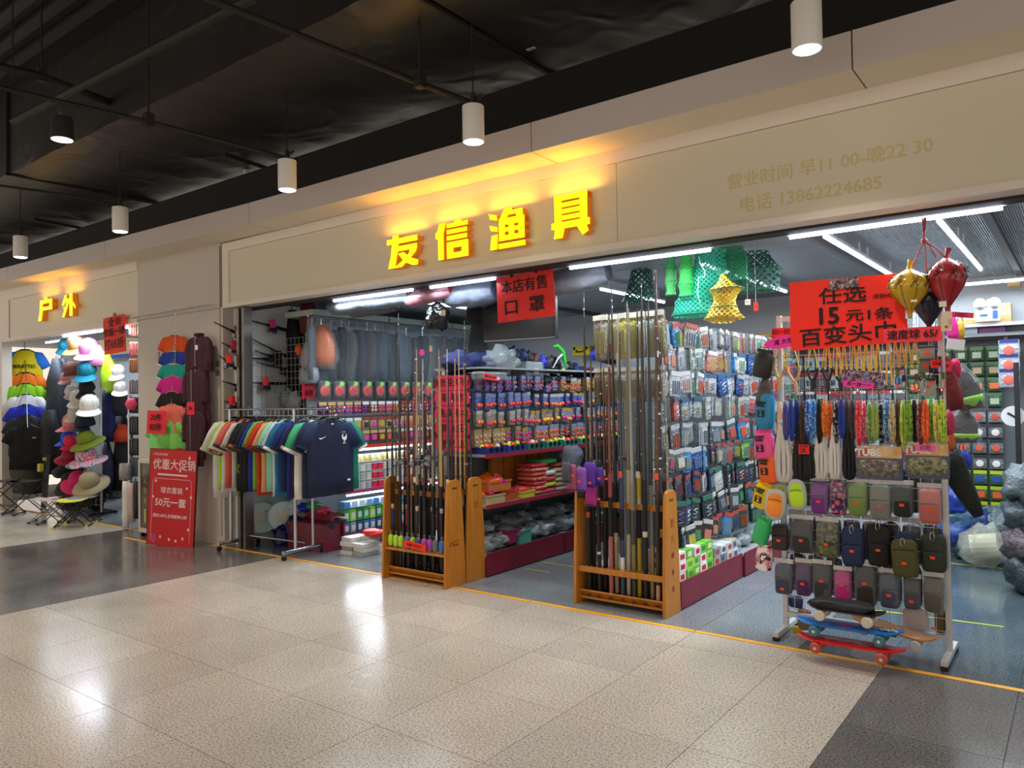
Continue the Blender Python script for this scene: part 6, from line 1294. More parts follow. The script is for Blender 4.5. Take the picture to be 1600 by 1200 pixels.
for i, (x, y, c_) in enumerate(((475, 793, '1c3ac0'), (490, 790, '2a9a5a'), (470, 805, '8a8a90'), (505, 798, 'c83c5c'))): blob('wrapped_toy', x, y, None, .07, mat(c_, .3, bump=.4), f'{["blue", "green", "grey", "pink"][i]} wrapped bundle above the dark red floor box', 'bundle', (1.2, 1, .6), .5, y=5.12)
for i in range(7):
    o = MB().box((0, 0, .02), (.16, .22, .04)).build('boxed_goods', mat(['d8d6d0', 'a8a6a4', 'e4e2dc'][i % 3], .5), bevel=.002); put(o, (-5.82+.17*(i//4), 5.06+.02*(i % 2), .001+.042*(i % 4)), R.uniform(-.15, .15)); tag(o, f'white grey flat box on the floor behind the racks, {["left", "right"][i//4]} stack, {ORD[i % 4]} up', 'box', 'flat boxes on the floor')
blob('red_pack', 583, 832, None, .09, mat('f0301c', .5, bump=.4), 'bright red packet lying on the flat boxes', 'package', (1.3, 1, .4), .4, y=5.15)
blob('clear_bag', 575, 845, None, .10, CL, 'clear plastic bag lying on the flat boxes', 'bag', (1.2, 1, .5), .5, y=5.1)
# --- spools on the wall shelves
def spool(key):
    t = T('line_spool', None, 'spool', group='line spools on the wall shelf'); MB().cyl((0, 0, 0), (0, 0, .07), .036, n=14).build('label_wrap', OCOL, t, smooth=40)
    MB().cyl((0, 0, .07), (0, 0, .078), .038, n=14).cyl((0, 0, -.004), (0, 0, 0), .038, n=14).build('rim', mat('d8dcd8', .3), t, smooth=40); return t
spl = Series(spool)
for r_ in range(4):
    for i in range(15):
        c_ = (['d8c88a', 'c8b46a', 'd8d4b0'] if r_ == 0 else ['c8ccc4', 'b8c0b8', 'd4d0c0', 'aab4b4'])[(i*7+r_) % (3 if r_ == 0 else 4)] if i != 5 and i != 6 or r_ == 0 else 'd82c50'
        spl((-6.12, 5.20+i*.082, .575+(3-r_)*.095+.004), 0, f'line spool on the lit wall shelf, {ORD[i]} from the front, {row_word(r_, 4)} row', c_)
for i in range(26):
    r_ = i//13; j = i % 13; c_ = [['1f9a4a', '2ab85a', '9ad83a', 'b8e04a'], ['4a6a9a', '8a98b0', '5a7aa8', '3a4a7a']][1-r_][(j//2+i) % 4]
    t = small_box((-6.14, 5.21+j*.09, .131+r_*.13), (.08, .075, .12), c_, f'{["blue grey", "green"][r_]} boxed spool below the lit shelf, {ORD[j]} from the front', 'boxed spools below the lit shelf', 0, 'd8dcd4')
for i in range(10): small_box((-6.12, 5.2+.1*i, .131+.27), (.09, .08, .07), ['5a8ac8', 'b8d0e0', 'd8e0e4', '8ab0d0'][i % 4], f'small pale blue carton on the boxed spools, {ORD[i]} from the front', 'pale cartons under the shelf lamp')
# --- hook rows over the lit shelf: red reels, small packs
def reelpack(key):
    t = T('reel_packet', None, 'package', group='red reel packets in a row'); MB().box((0, 0, -.09), (.135, .01, .18)).build('card', mat('2a2c30', .3), t, bevel=.002)
    MB().box((.035, -.007, -.025), (.05, .002, .045), M=Matrix.Rotation(.3, 4, 'Y')).build('green_print', mat('7ae02a', .4), t); b = MB().lathe([(.03, -.006), (.055, -.012), (.06, 0), (.03, .004), (.012, 0)], 20, M=Matrix.Translation((0, -.014, -.10)) @ Matrix.Rotation(PI/2, 4, 'X')); b.build('reel', mat('e8301c', .25, coat=.5), t, smooth=True)
    for k in range(3): MB().box((0, -.02, -.10), (.095, .006, .008), M=Matrix.Rotation(k*PI/3, 4, 'Y')).build('spoke', mat('b01c14', .3), t)
    b = MB(); pillow(b, (0, -.012, -.09), .145, .19, .05, 7, 14, wob=.08); b.build('blister', FILM, t, smooth=True); return t
rp = Series(reelpack)
for i in range(12): rp((-6.20, 5.02+i*.19, 1.715), PI/2+R.uniform(-.08, .08), f'red reel packet on the left wall, {ORD[i]} from the front')
small = [(1.50, 'dots', ['6a2c5a', '8a5a9a', '7a3a7a', '9a5a3a', 'a86a3a']), (1.33, 'block', ['b8a070', 'c0aa78', 'b09868', 'a8946a']), (1.19, 'block', ['7a5c4a', '8a4a3a', '6a6a4a', '7a3a34'])]
for r_, (z, kd, pal) in enumerate(small):
    for i in range(22):
        pack((-6.18, 4.98+i*.115, z), PI/2+R.uniform(-.1, .1), (.10, .13, ['c8a86c', 'dcdcdc', 'a83a34'][(r_+i//5) % 3], kd), f'small hook packet above the lit shelf, {ORD[i]} from the front, {row_word(r_, 3)} row', pal[(i//2) % len(pal)], R.choice(['e0603a', 'd84ab0', 'd8d8d0', 'c8a03a', '3a3a40']), 'small packets above the lit shelf')
# --- trousers in plastic above
def legs(key):
    t = T('wrapped_trousers', None, 'trousers', group='plastic wrapped trousers on the left wall')
    b = MB().loft([ellring(.012*math.sin(z*9), 0, -z, rx, .035, 14, 2.2, wob=.3, seed=key) for z, rx in ((0, .05), (.04, .075), (.2, .082), (.4, .075), (.55, .06))]); b.build('trousers', OMAT, t, smooth=True)
    MB().loft([ellring(.01*math.sin(z*9), 0, -z, rx, .05, 14, 2.2, wob=.5, seed=key+2) for z, rx in ((-.09, .012), (-.03, .05), (.03, .088), (.2, .095), (.4, .09), (.58, .075))], cap=False).build('plastic_cover', film(.12, 'b8c4cc', 1.6, 14, .12), t, smooth=True)
    MB().tube([(0, 0, -.01), (0, 0, .09), (.015, 0, .11), (0, 0, .125)], .002, 4).build('hanger_hook', M_SILV, t); return t
lg = Series(legs)
for i in range(20):
    lg((-6.36+R.uniform(-.02, .02), 5.0+i*.125, 2.27+R.uniform(-.02, .03)), PI/2+R.uniform(-.5, .5), f'dark trousers in a clear cover on the left wall, {ORD[i]} from the front', ['4a5058', '3c4248', '23262c', '1b1d21', '5a5c54', '2c3440', '4a3a40', '2a2c30', '3a4654', '26282c'][i % 10], key=i % 4)
t = MB().cyl((-6.36, 4.95, 2.39), (-6.36, 7.6, 2.39), .010, n=8).build('hanging_rail', CHROME); tag(t, 'steel hanging rail carrying the wrapped trousers', 'rail')
# corner items between rods and trousers
hangbag(487, 508, 518, 572, 5.1, mat('c8662c', .35, bump=.4), 'orange glossy bag in the left corner above the reels', taper=(.5, .9, 1, 1, .9), plastic=True)
hangbag(470, 470, 492, 520, 5.2, mat('5a1c24', .6), 'dark maroon garment hanging in the left corner', 'clothing', taper=(.7, 1, 1, 1))
hangbag(442, 485, 470, 640, 5.4, mat('101216', .7, bump=.3), 'long black jacket hanging behind the wire grid', 'jacket', taper=(.4, .9, 1, 1, .9))
hangbag(470, 535, 492, 580, 5.1, mat('a8a8b0', .3, bump=.8), 'silver and red umbrella net bag in the left corner', taper=(.4, .9, 1, .7))
hangbag(470, 575, 495, 600, 5.0, mat('8a9094', .25, bump=.6), 'grey rolled plastic tube above the rain gear sign', 'roll', taper=(.9, 1, 1, .9))
blob('orange_toy', 467, 547, None, .04, mat('e8601c', .4), 'small orange and yellow toy hanging at the grid edge', 'toy', (1, 1, 1.5), .4, y=5.05)
for i, (x, y, c_) in enumerate(((392, 625, 'a8b8b4'), (405, 632, '7a9a5a'), (430, 628, 'b8c0c4'), (448, 622, '9aa8ac'), (460, 628, 'c0c8cc'))): blob('wrapped_coil', x, y, None, .10, mat(c_, .2, bump=.7), f'{["pale green", "olive", "silver", "grey", "white"][i]} coil in plastic hanging behind the shirt rack', 'coil', (1, .6, 1), .5, y=5.25)
# --- wire grid on the left side wall with display rods
t = T('wire_grid', 'white wire grid panel on the left side wall holding rods', 'grid', (-7.225, 4.72, .9)); g = MB()
for k in range(14): g.cyl((0, .0+k*.055, 0), (0, k*.055, 1.25), .0015, n=4)
for k in range(22): g.cyl((0, 0, k*.0595), (0, .72, k*.0595), .0015, n=4)
g.build('wires', M_POST, t)['kind'] = 'stuff'
t = T('wire_grid', 'white wire grid panel standing at the inner left corner', 'grid', (-7.1, 5.08, .9), 0); g = MB()
for k in range(8): g.cyl((k*.07, 0, 0), (k*.07, 0, 1.3), .002, n=4)
for k in range(19): g.cyl((0, 0, k*.072), (.5, 0, k*.072), .002, n=4)
g.build('wires', M_POST, t)['kind'] = 'stuff'
def wallrod(x0, y0, x1, y1, X, label, grip='151517', gl_=.55, reelat=.5, tagc=None):
    a = aX(x0, y0, X); b_ = aX(x1, y1, X); d = b_-a; t = T('fishing_rod', label, 'fishing rod', a, group='short rods on the side wall')
    MB().tube([(0, 0, 0), d*(1-gl_)], [.005, .011], 7).build('blank', mat('2a2c30', .3), t); MB().tube([d*(1-gl_), d*.8, d], [.015, .020, .018], 8).build('handle', mat(grip, .5), t, smooth=50)
    q = d*reelat+Vector((.03, 0, -.05)); r_ = MB().cyl(d*reelat+Vector((.0, 0, 0)), q, .005, n=5).cyl(q-Vector((.0, .03, 0)), q+Vector((0, .03, 0)), .028, .022, 12).cyl(q+Vector((0, .04, 0)), q+Vector((0, .055, 0)), .045, n=12).build('reel', mat('7a7c84', .25, .9), t, smooth=40)
    MB().tube([q-Vector((0, .03, 0)), q+Vector((.02, -.055, -.02)), q+Vector((.045, -.055, -.045))], .003, 5).build('reel_handle', BLACK, r_)
    g = MB()
    for u in (.05, .25, .42): p = d*u; g.tube([p+Vector((.0, .008*math.cos(a_), -.012+.008*math.sin(a_))) for a_ in [k*PI/4 for k in range(8)]], .0012, 4, closed=True)
    g.build('line_guide', STEEL, t)['kind'] = 'stuff'
    if tagc: MB().box(d*reelat+Vector((.045, .01, .02)), (.001, .075, .09), M=Matrix.Rotation(.1, 4, 'X')).build('price_tag', tagc, t)
wr = [(334, 503, 385, 528, .62, PINKP), (346, 535, 382, 552, .4, PINKP), (342, 555, 384, 588, .25, mat('ff4030', .6)), (347, 595, 384, 607, .5, None), (350, 627, 386, 634, .2, REDP), (386, 499, 448, 516, .55, HOTP), (384, 525, 478, 572, .45, None), (400, 566, 474, 584, .5, None), (390, 598, 454, 600, .3, mat('ff4030', .6)), (398, 548, 440, 562, .5, None), (381, 559, 440, 562, .8, None)]
wn = ['long light rod, tip pointing past the pillar, left', 'short rod with a curved brown grip', 'rod with orange tag and long black grip', 'rod with a blue tipped grip', 'rod lowest on the pillar side', 'upper rod with a hot pink tag', 'long diagonal rod across the grid', 'rod with red marked black grip', 'level rod with an orange tag', 'bronze reel rod in the middle', 'thin level rod under the bronze reel']
for i, (x0, y0, x1, y1, ra_, tg) in enumerate(wr): wallrod(x0, y0, x1, y1, -7.17 if i > 4 else -7.19, wn[i]+' on side wall', '15266a' if i == 3 else '151517', .5, ra_, tg)
# ================================================================ PILLAR GOODS
t = MB().tube([(-8.98, 4.45, 2.53), (-8.98, 4.50, 2.55), (-7.5, 4.50, 2.56), (-7.36, 4.46, 2.55)], .005, 6).build('hanging_wire', STEEL); tag(t, 'thin steel wire rail fixed across the pillar', 'rail')
def chain(x, y0, y1, Y, label):
    a = aY(x, y0, Y); b_ = aY(x, y1, Y); n = max(3, int((a.z-b_.z)/.022)); g = MB()
    for k in range(n):
        z = a.z-(a.z-b_.z)*(k+.5)/n; g.tube([(a.x+(.006*math.cos(q) if k % 2 else 0), Y+(0 if k % 2 else .006*math.cos(q)), z+.014*math.sin(q)) for q in [i*PI/3 for i in range(6)]], .002, 4, closed=True)
    o = g.build('display_chain', M_SILV); o['kind'] = 'stuff'; tag(o, label, 'chain')
chain(273, 488, 640, 4.42, 'steel display chain carrying the coloured children shirts'); chain(306, 484, 640, 4.43, 'steel display chain carrying the maroon coats')
WOODH = mat('b88a50', .5)
def hung(px, py, Y, wpx, Lm, body, label, cat='shirt', name='childs_shirt', rz=.5, trim=None, patt=None, hc=WOODH, sleeve=None, ry=0, group=None, sl=.22):
    p = aY(px, py, Y); w_ = wpx*(p-EP).dot(F_)/FPX; sc = w_/.70
    return tee(name, label, p, rz, body, sleeve, trim, L=Lm/sc, cat=cat, group=group, patt=patt, sc=sc, up=.06/sc, hcol=hc, ry=ry, sl=sl)
kc = [('e4561c', 'orange', 524, 44), ('1c3a9a', 'royal blue', 548, 42), ('12988a', 'teal', 568, 44), ('c81c8a', 'magenta', 588, 44), ('18181a', 'black and lime', 612, 44), ('f47a6c', 'salmon pink', 632, 44), ('8ae06a', 'light green', 656, 46)]
for i, (c_, n_, y, w_) in enumerate(kc):
    hung(272-i*.8-(4 if i == 6 else 0), y, 4.46-.022*i, w_+10, .30+(.28 if i == 6 else .06 if i > 3 else 0), c_, f'{n_} childs shirt in the stepped column on the pillar', trim='e8e8e8' if i in (1, 2) else None, rz=.5, group='childs shirts stepped down the pillar')
hung(290, 662, 4.44, 26, .42, '8ae06a', 'narrow light green shirt hanging behind the salmon one', rz=1.1)
hung(246, 662, 4.37, 48, .42, '8ae888', 'pale green dress hanging lowest on the pillar beside poster', rz=.3, name='childs_dress', cat='dress')
hung(245, 672, 4.38, 30, .16, '1a1a1c', 'black childs shirt peeking below the red price note', rz=.3)
o = hung(280, 700, 4.36, 16, .22, 'd8482c', 'orange red garment end hanging behind the promotion poster', rz=1.0)
MRN = mat('3c0a1e', .72, bump=.5, bscale=14)
def coat(px, py, Y, wpx, Lm, label, rz):
    p = aY(px, py, Y); w_ = wpx*(p-EP).dot(F_)/FPX; sc = w_/.62; t = T('quilted_coat', label, 'coat', p, rz, 'maroon quilted coats on the pillar'); t.scale = (sc,)*3; L = Lm/sc; sd = px
    zs = [0, .02, .05, .09]+[.09+(L-.09)*k/26 for k in range(1, 27)]; rings = []
    for i, z in enumerate(zs):
        rx = [.06, .12, .19, .22][i] if i < 4 else .225+.03*(z/L); pf = 1+(.16 if i % 2 and i > 3 else 0); rings.append(ellring(0, 0, -z, rx, .055*pf if i > 2 else .04, 22, 2.3, wob=.15, seed=sd))
    b = MB().loft(rings); b.build('body', MRN, t, smooth=True)
    for s_ in (-1, 1):
        b = MB(); n = 12; pts = [(s_*(.17+.085*min(1, k/3)), 0, -.06-.052*k) for k in range(n)]; limb(b, pts, [.05]+[.072+(.010 if k % 2 else 0) for k in range(n-1)], flat=.8, seed=sd+s_); b.build('sleeve', MRN, t, smooth=True)
    MB().tube([(0, -.088+.0*k, -.03-(L-.08)*k/10) for k in range(11)], .005, 5).build('zip', mat('8c8488', .3, .6), t); MB().tube([(.075*math.cos(a_), .05*math.sin(a_), .01) for a_ in [k*PI/6 for k in range(12)]], .028, 8, closed=True).build('collar', MRN, t, smooth=True)
    hanger(t, .13); return t
coat(311, 524, 4.46, 56, 1.05, 'maroon quilted long coat hanging highest on the pillar', .15)
coat(305, 575, 4.43, 54, .98, 'maroon quilted long coat, middle of the three', .12)
coat(303, 640, 4.40, 50, .60, 'maroon quilted long coat hanging lowest and frontmost', .12)
paper_sign('price_note', 'red handwritten price note clipped on the green childs shirts', 'sign', aY(244, 660, 4.22), .27, .25, mat('f4223c', .6), [('25件', .08, 0, .05), ('02件', .09, 0, -.055)], rz=.25, ry=.05)
paper_sign('price_note', 'small red note hanging on the maroon coats', 'sign', aY(298, 638, 4.2), .10, .13, mat('f4223c', .6), [('26', .05, 0, 0)], rz=.25)
o = MB().box((0, 0, 0), (.045, .006, .05)).build('hang_tag', WHITE); put(o, aY(307, 543, 4.33)); tag(o, 'white tag on the highest maroon coat', 'label')
# --- red promotion poster, leaning on the cabinet
bl = aZ(229, 852); br_ = aZ(301, 856); w_ = (br_-bl).length; ang = math.atan2((br_-bl).y, (br_-bl).x); tl = aY(243, 715, (bl.y+.12)); H_ = 1.02
t = T('promotion_poster', 'red promotion poster board leaning against the pillar', 'poster', (bl+br_)/2, ang, rx=-.02, ry=.045)
MB().span((-w_/2, 0, 0), (w_/2, .02, H_)).build('board', mat('d0141a', .5), t, bevel=.002); MB().span((-w_/2-.006, -.002, -.002), (-w_/2, .022, H_)).span((w_/2, -.002, -.002), (w_/2+.006, .022, H_)).span((-w_/2, -.002, H_), (w_/2, .022, H_+.006)).build('frame', mat('6a0c10', .4), t)
PW = mat('f0d8d8', .5); sx_ = w_/.62
text('优惠大促销', .125*sx_, t, (.02, -.002, .855), PW, sx=.92, bold=.001); text('户外运动专卖店', .032*sx_, t, (-.17*sx_, -.002, .965), PW, sx=.9)
text('球衣套装', .075*sx_, t, (0, -.002, .585), PW, bold=.0008); text('50元一套', .105*sx_, t, (-.01, -.002, .455), PW, bold=.002); text('原价100元,全场服饰6.5折', .042*sx_, t, (-.01, -.002, .315), PW, bold=.0008)
MB().box((0, -.0015, .755), (.40*sx_, .001, .018)).build('print_bar', PW, t); rr_ = w_*.42
MB().tube([(-rr_, -.001, .05), (-rr_, -.001, .69), (-rr_+.02, -.001, .71), (rr_-.02, -.001, .71), (rr_, -.001, .69), (rr_, -.001, .05)], .0022, 4).build('print_line', PW, t)
for i, (x, z) in enumerate(((-.22, .67), (.2, .61), (.22, .93), (-.09, .81), (.1, .79), (.26, .52), (-.25, .5), (-.13, .08), (-.01, .06), (.08, .05), (.17, .08), (.24, .18))):
    MB().prism([(x*sx_-.012, z), (x*sx_+.012, z), (x*sx_+.012, z+.02), (x*sx_, z+.032), (x*sx_-.012, z+.02)], .0012, M=Matrix.Translation((0, -.0012, 0))).build('print_ornament', PW, t)
b = MB(); [b.tube([(-.23*sx_+.01*k, -.0012, .03), (-.25*sx_+.022*k, -.0012, .12)], .004, 4) for k in range(4)]; b.build('print_flower', mat('c86ab0', .5), t)
# --- white cabinet behind poster
p = aZ(217, 838); t = T('display_cabinet', 'cream framed glass cabinet with yellow vertical lettering behind poster', 'cabinet', (-8.66, 4.36, 0))
MB().span((-.04, 0, .05), (0, .18, .88)).span((.32, 0, .05), (.36, .18, .88)).span((0, 0, .84), (.32, .18, .88)).span((0, 0, .05), (.32, .18, .10)).span((0, .15, .1), (.32, .18, .84)).build('frame', mat('cfc6b4', .45), t); MB().span((0, .01, .1), (.32, .016, .84)).build('glass', mat('55524a', .1, alpha=.55), t)
for k in range(4): text('天人道管'[k], .075, t, (.10, .008, .74-k*.11), mat('c89a2a', .5))
MB().span((.08, .006, .16), (.12, .0085, .32)).build('printed_stroke', mat('c8b82a', .5), t)
for x in (-.02, .34): MB().span((x-.015, .02, 0), (x+.015, .16, .05)).build('foot', BLACK, t)
# ================================================================ LEFT OUTDOOR SHOP
# stepped T-shirts on a waterfall arm
ts = [('e8d41c', 'yellow and blue', 547, 62, .5, '2a7ae0'), ('f07a1c', 'orange', 583, 60, .5, None), ('8ac81c', 'lime green', 600, 58, .5, None), ('e4e6ea', 'white', 617, 58, .5, None), ('1c34c0', 'royal blue', 633, 58, .5, None), ('262a30', 'charcoal', 650, 62, .5, None), ('0e0f11', 'black', 664, 62, .56, None)]
for i, (c_, n_, y, w_, L_, s_) in enumerate(ts):
    o = hung(39+i*.6, y, 4.95-.05*i, w_+8, L_+.1, c_, f'{n_} t-shirt in the stepped row of the left outdoor shop', name='t_shirt', rz=.85, sleeve=s_, hc=BLACK, group='stepped t-shirts of the outdoor shop', sl=.2)
    if i == 0: text('MERATTIC', .075, o, (0, -.062, -.26), mat('2a3a2a', .6), bold=.002)
    if i == 6: text('ARC', .03, o, (.12, -.056, -.20), mat('d8d8d8', .6), bold=.001)
chain(38, 530, 560, 4.98, 'steel hanging chain above the stepped t-shirts')
o = MB().tube([aY(38, 528, 5.1), aY(39, 545, 5.0), aY(43, 668, 4.6)], .006, 6).build('sloping_rail', CHROME); tag(o, 'sloping steel display arm under the stepped t-shirts', 'rail')
hung(4, 565, 4.75, 40, .85, 'dcd8d0', 'long white garment cut by the left frame edge', name='long_shirt', rz=1.1, sl=.5)
hangbag(78, 560, 98, 700, 5.1, mat('2b2f38', .7, bump=.4), 'dark grey jacket hanging between t-shirts and caps', 'jacket', taper=(.4, .9, 1, 1, .9)); hangbag(90, 560, 105, 720, 5.2, mat('3a3c4c', .7, bump=.4), 'slate patterned jacket behind the cap stand', 'jacket', taper=(.5, 1, 1, 1, .9))
hangbag(66, 640, 88, 740, 4.9, mat('15161a', .7, bump=.4), 'black garment hanging beside the black t-shirt', 'clothing', taper=(.6, 1, 1, .9)); chain(91, 550, 600, 5.15, 'steel chain carrying the slate jacket')
hangbag(28, 715, 58, 770, 4.8, mat('3a3a2a', .8, bump=.3), 'camouflage trousers below the black t-shirt', 'trousers', taper=(.9, 1, .9, .8))
# cap stand
p0 = aY(158, 800, 4.95)
t = T('cap_stand', 'wire mesh stand carrying caps and hats in the left shop', 'rack', (p0.x, 4.95, 0)); g = MB()
for x in (-.45, -.3, -.15, 0): g.cyl((x, 0, .1), (x, 0, 2.15), .003, n=4)
for k in range(28): g.cyl((-.45, 0, .12+k*.075), (0, 0, .12+k*.075), .002, n=4)
g.build('wire_grid', M_POST, t)['kind'] = 'stuff'; MB().span((-.47, -.01, 0), (-.45, .01, 2.2)).span((0, -.01, 0), (.02, .01, 2.2)).build('post', M_POST, t); MB().span((-.5, -.2, 0), (.05, .2, .03)).build('base', BLACK, t)
def cap(px, py, Y, wpx, col, label, brimc=None, tilt=0, rz=0, kind='cap', patt=None, rx=.5, group='caps on the wire stand'):
    p = aY(px, py, Y); s = wpx*(p-EP).dot(F_)/FPX/.20; m = patt or mat(col, .75, bump=.2, bscale=80); t = T('cap' if kind == 'cap' else 'sun_hat', label, 'cap' if kind == 'cap' else 'hat', p, rz+.75+R.uniform(-.25, .25), group, rx=rx*.55, ry=tilt); t.scale = (s,)*3
    b = MB().lathe([(.09, -.02), (.092, .0), (.086, .04), (.068, .075), (.035, .096), (.001, .1)], 20); b.build('crown', m, t, smooth=True)
    if kind == 'cap':
        vs = []; n = 10
        for th in (0, -.005):
            for k in range(n+1):
                a_ = PI+.45+(PI-.9)*k/n; r1, r2 = .086, .088+.10*math.sin(PI*(k+.6)/(n+1.2))**.6; vs += [(r1*math.cos(a_), r1*math.sin(a_), -.015+th), (r2*math.cos(a_)*.95, r2*math.sin(a_), -.03+th-.02*(1-math.sin(PI*k/n)))]
        fs = []; q = 2*(n+1)
        for k in range(n): fs += [(2*k, 2*k+1, 2*k+3, 2*k+2), (q+2*k+2, q+2*k+3, q+2*k+1, q+2*k), (2*k+1, q+2*k+1, q+2*k+3, 2*k+3)]
        MB().add(vs, fs).build('brim', mat(brimc or col, .7), t, smooth=40); q = MB().sph((0, 0, .1), .007, 6, 4)
        for k in range(6): q.tube([((rr_+.001)*math.cos(k*PI/3), (rr_+.001)*math.sin(k*PI/3), z) for rr_, z in ((.092, 0), (.086, .04), (.068, .075), (.035, .096))], .0015, 4)
        q.build('seam', mat('3a3a3a' if col < '8' else 'a8a49c', .8), t)
    else:
        rg = [ellring(0, 0, -.02-.02*abs(math.sin(k))*0-(r-.09)*.35, r, r, 24, 2, wob=.10, seed=px) for k, r in enumerate((.088, .13, .175))]+[ellring(0, 0, -.026-(r-.09)*.35, r, r, 24, 2, wob=.10, seed=px) for r in (.175, .13, .086)]
        MB().loft(rg, cap=False).build('brim', patt or mat(brimc or col, .7), t, smooth=True)
    return t
BL = ['1a9ac0', 'c8a468', 'e08ac8']
cap(102, 540, 4.85, 22, '1a9ac0', 'bright cyan cap at the top left of the cap stand', rx=1.2); cap(120, 538, 4.80, 30, 'c09a62', 'tan cap at the top of the cap stand', rx=1.0); cap(140, 545, 4.84, 34, 'e28ac8', 'pink cap with a long neck flap at the top', rx=.9)
o = hangbag(133, 540, 160, 572, 4.88, mat('e890d0', .7, bump=.3), 'pink neck flap cloth hanging under the pink cap', 'cloth', taper=(.5, .8, 1, 1))
cap(112, 578, 4.82, 26, '8a5a50', 'dusty brown cap below the tan one', rx=1.0); cap(136, 578, 4.78, 30, '128aa8', 'teal cap in the upper middle of the cap stand', rx=1.1); cap(104, 590, 4.85, 18, 'd89a90', 'pale rose cap brim at the left edge', rx=1.0)
cap(136, 606, 4.82, 26, '141416', 'black cap with strap under the teal one', rx=1.2); cap(112, 612, 4.84, 22, 'e0dcd2', 'small cream cap left in the middle rows', rx=1.0, rz=.4); cap(122, 622, 4.80, 26, 'e4e0d8', 'white cap beside the small cream one', rx=1.0); cap(140, 632, 4.76, 32, 'ece8e0', 'large white cap with an orange mark, middle right', rx=.9)
cap(118, 645, 4.82, 24, 'd8d2c6', 'ivory cap partly behind the large white one', rx=1.0); cap(113, 660, 4.82, 30, 'f08a90', 'coral pink visor cap at the left', rx=.6, rz=-.5); cap(133, 662, 4.78, 32, '1c2438', 'navy striped visor under the white cap', rx=.4, rz=-.5)
cap(108, 684, 4.82, 26, '2a5ae0', 'blue visor low at the left of the stand', rx=.6, rz=-.6); cap(110, 690, 4.78, 22, 'e8245a', 'crimson cap above the floral hat', rx=.9); cap(135, 686, 4.74, 30, '7a8a1c', 'olive green sun hat with a wide brim', kind='hat', rx=.6, tilt=-.3)
FLO = ramp_mat([(0, '1c8a9a'), (.42, 'f0c8d0'), (.5, 'e06a8a'), (.58, 'e8e0e0'), (.64, '2a7a8a')], 26, .7, constant=True)
cap(135, 713, 4.74, 34, '', 'floral print sun hat in pink and teal', kind='hat', patt=FLO, rx=.5, tilt=-.1); cap(108, 712, 4.80, 24, 'a81c3a', 'dark red floral hat behind the pink one', kind='hat', rx=.7); cap(106, 728, 4.80, 28, '121214', 'black sun hat at left under the red hat', kind='hat', rx=.8)
cap(112, 752, 4.76, 32, '161618', 'wide black sun hat low on the stand', kind='hat', rx=1.1); cap(122, 750, 4.73, 30, 'd82468', 'hot pink sun hat low on the stand', kind='hat', rx=1.2); cap(140, 752, 4.70, 32, 'a89a78', 'khaki bucket hat with folds, lowest right', kind='hat', rx=1.1); cap(118, 775, 4.76, 32, '101012', 'black sun hat at the bottom of the stand', kind='hat', rx=.9)
cap(185, 580, 4.98, 22, 'e8e6e0', 'white cap hanging at the right of the red notice', rx=1.2); cap(188, 605, 4.98, 22, 'e4e2dc', 'white cap with black mark below the other', rx=1.1)
hangbag(160, 548, 178, 612, 4.95, mat('b0e81c', .5, bump=.3), 'neon yellow strings bundle hanging right of the pink flap', 'scarf', taper=(.4, .7, 1, 1, .6), ry=-.3)
hangbag(160, 605, 176, 690, 5.1, mat('1c2468', .7, bump=.3), 'dark blue garment hanging behind the wire stand', 'clothing'); hangbag(160, 690, 176, 770, 5.15, mat('22264a', .7, bump=.4), 'navy speckled trousers hanging at the back', 'trousers'); hangbag(176, 650, 200, 765, 5.3, mat('191a1e', .7), 'black sports jacket with red chest at the back', 'jacket', taper=(.5, 1, 1, 1, .9)); hangbag(176, 663, 198, 690, 5.25, mat('d8442c', .7), 'coral red shoulder cloth over the black jacket', 'clothing', taper=(.6, 1, .9)); hangbag(170, 655, 180, 720, 5.2, mat('e0dcd2', .7), 'narrow cream garment beside the blue one', 'clothing'); hangbag(176, 608, 197, 650, 5.2, mat('2a2c34', .7), 'charcoal garment behind the white caps', 'clothing')
# sunglasses / accessory column at the pillar edge
for i, (y0, y1, c_, l_) in enumerate(((504, 526, 'b89a88', 'upper row of brown sunglasses packs'), (534, 558, 'c07a7a', 'pink and brown sunglasses packs'), (560, 583, 'a8704c', 'orange brown sunglasses packs'), (592, 616, '7a7c88', 'grey accessory packs'), (620, 646, '15161a', 'black accessory packs'), (650, 680, '1a1a1e', 'black glove packs'), (684, 712, '141418', 'lower black glove packs'), (714, 745, '3c4448', 'dark grey sock packs'))):
    for k in range(4):
        c, w, h = box_px(203+k*3.4, y0, 208+k*3.4, y1, 4.72-.02*k); b = MB(); pillow(b, (0, 0, 0), .03, h, .05, 4, 10, wob=.1, seed=k); m = mat(c_, .35, bump=.3); o = b.build('accessory_pack', m, smooth=True); put(o, c, R.uniform(-.3, .3)); tag(o, f'{l_} hanging at the pillar edge, {side(k, 4)}', 'package', 'accessory packs at the pillar edge')
o = MB().span((-.03, 0, .4), (.0, .02, 2.25)).build('post', M_POST); put(o, (aY(201, 600, 4.75).x, 4.75, 0)); o.location.z = -.4; tag(o, 'white metal strip carrying the accessory packs', 'post')
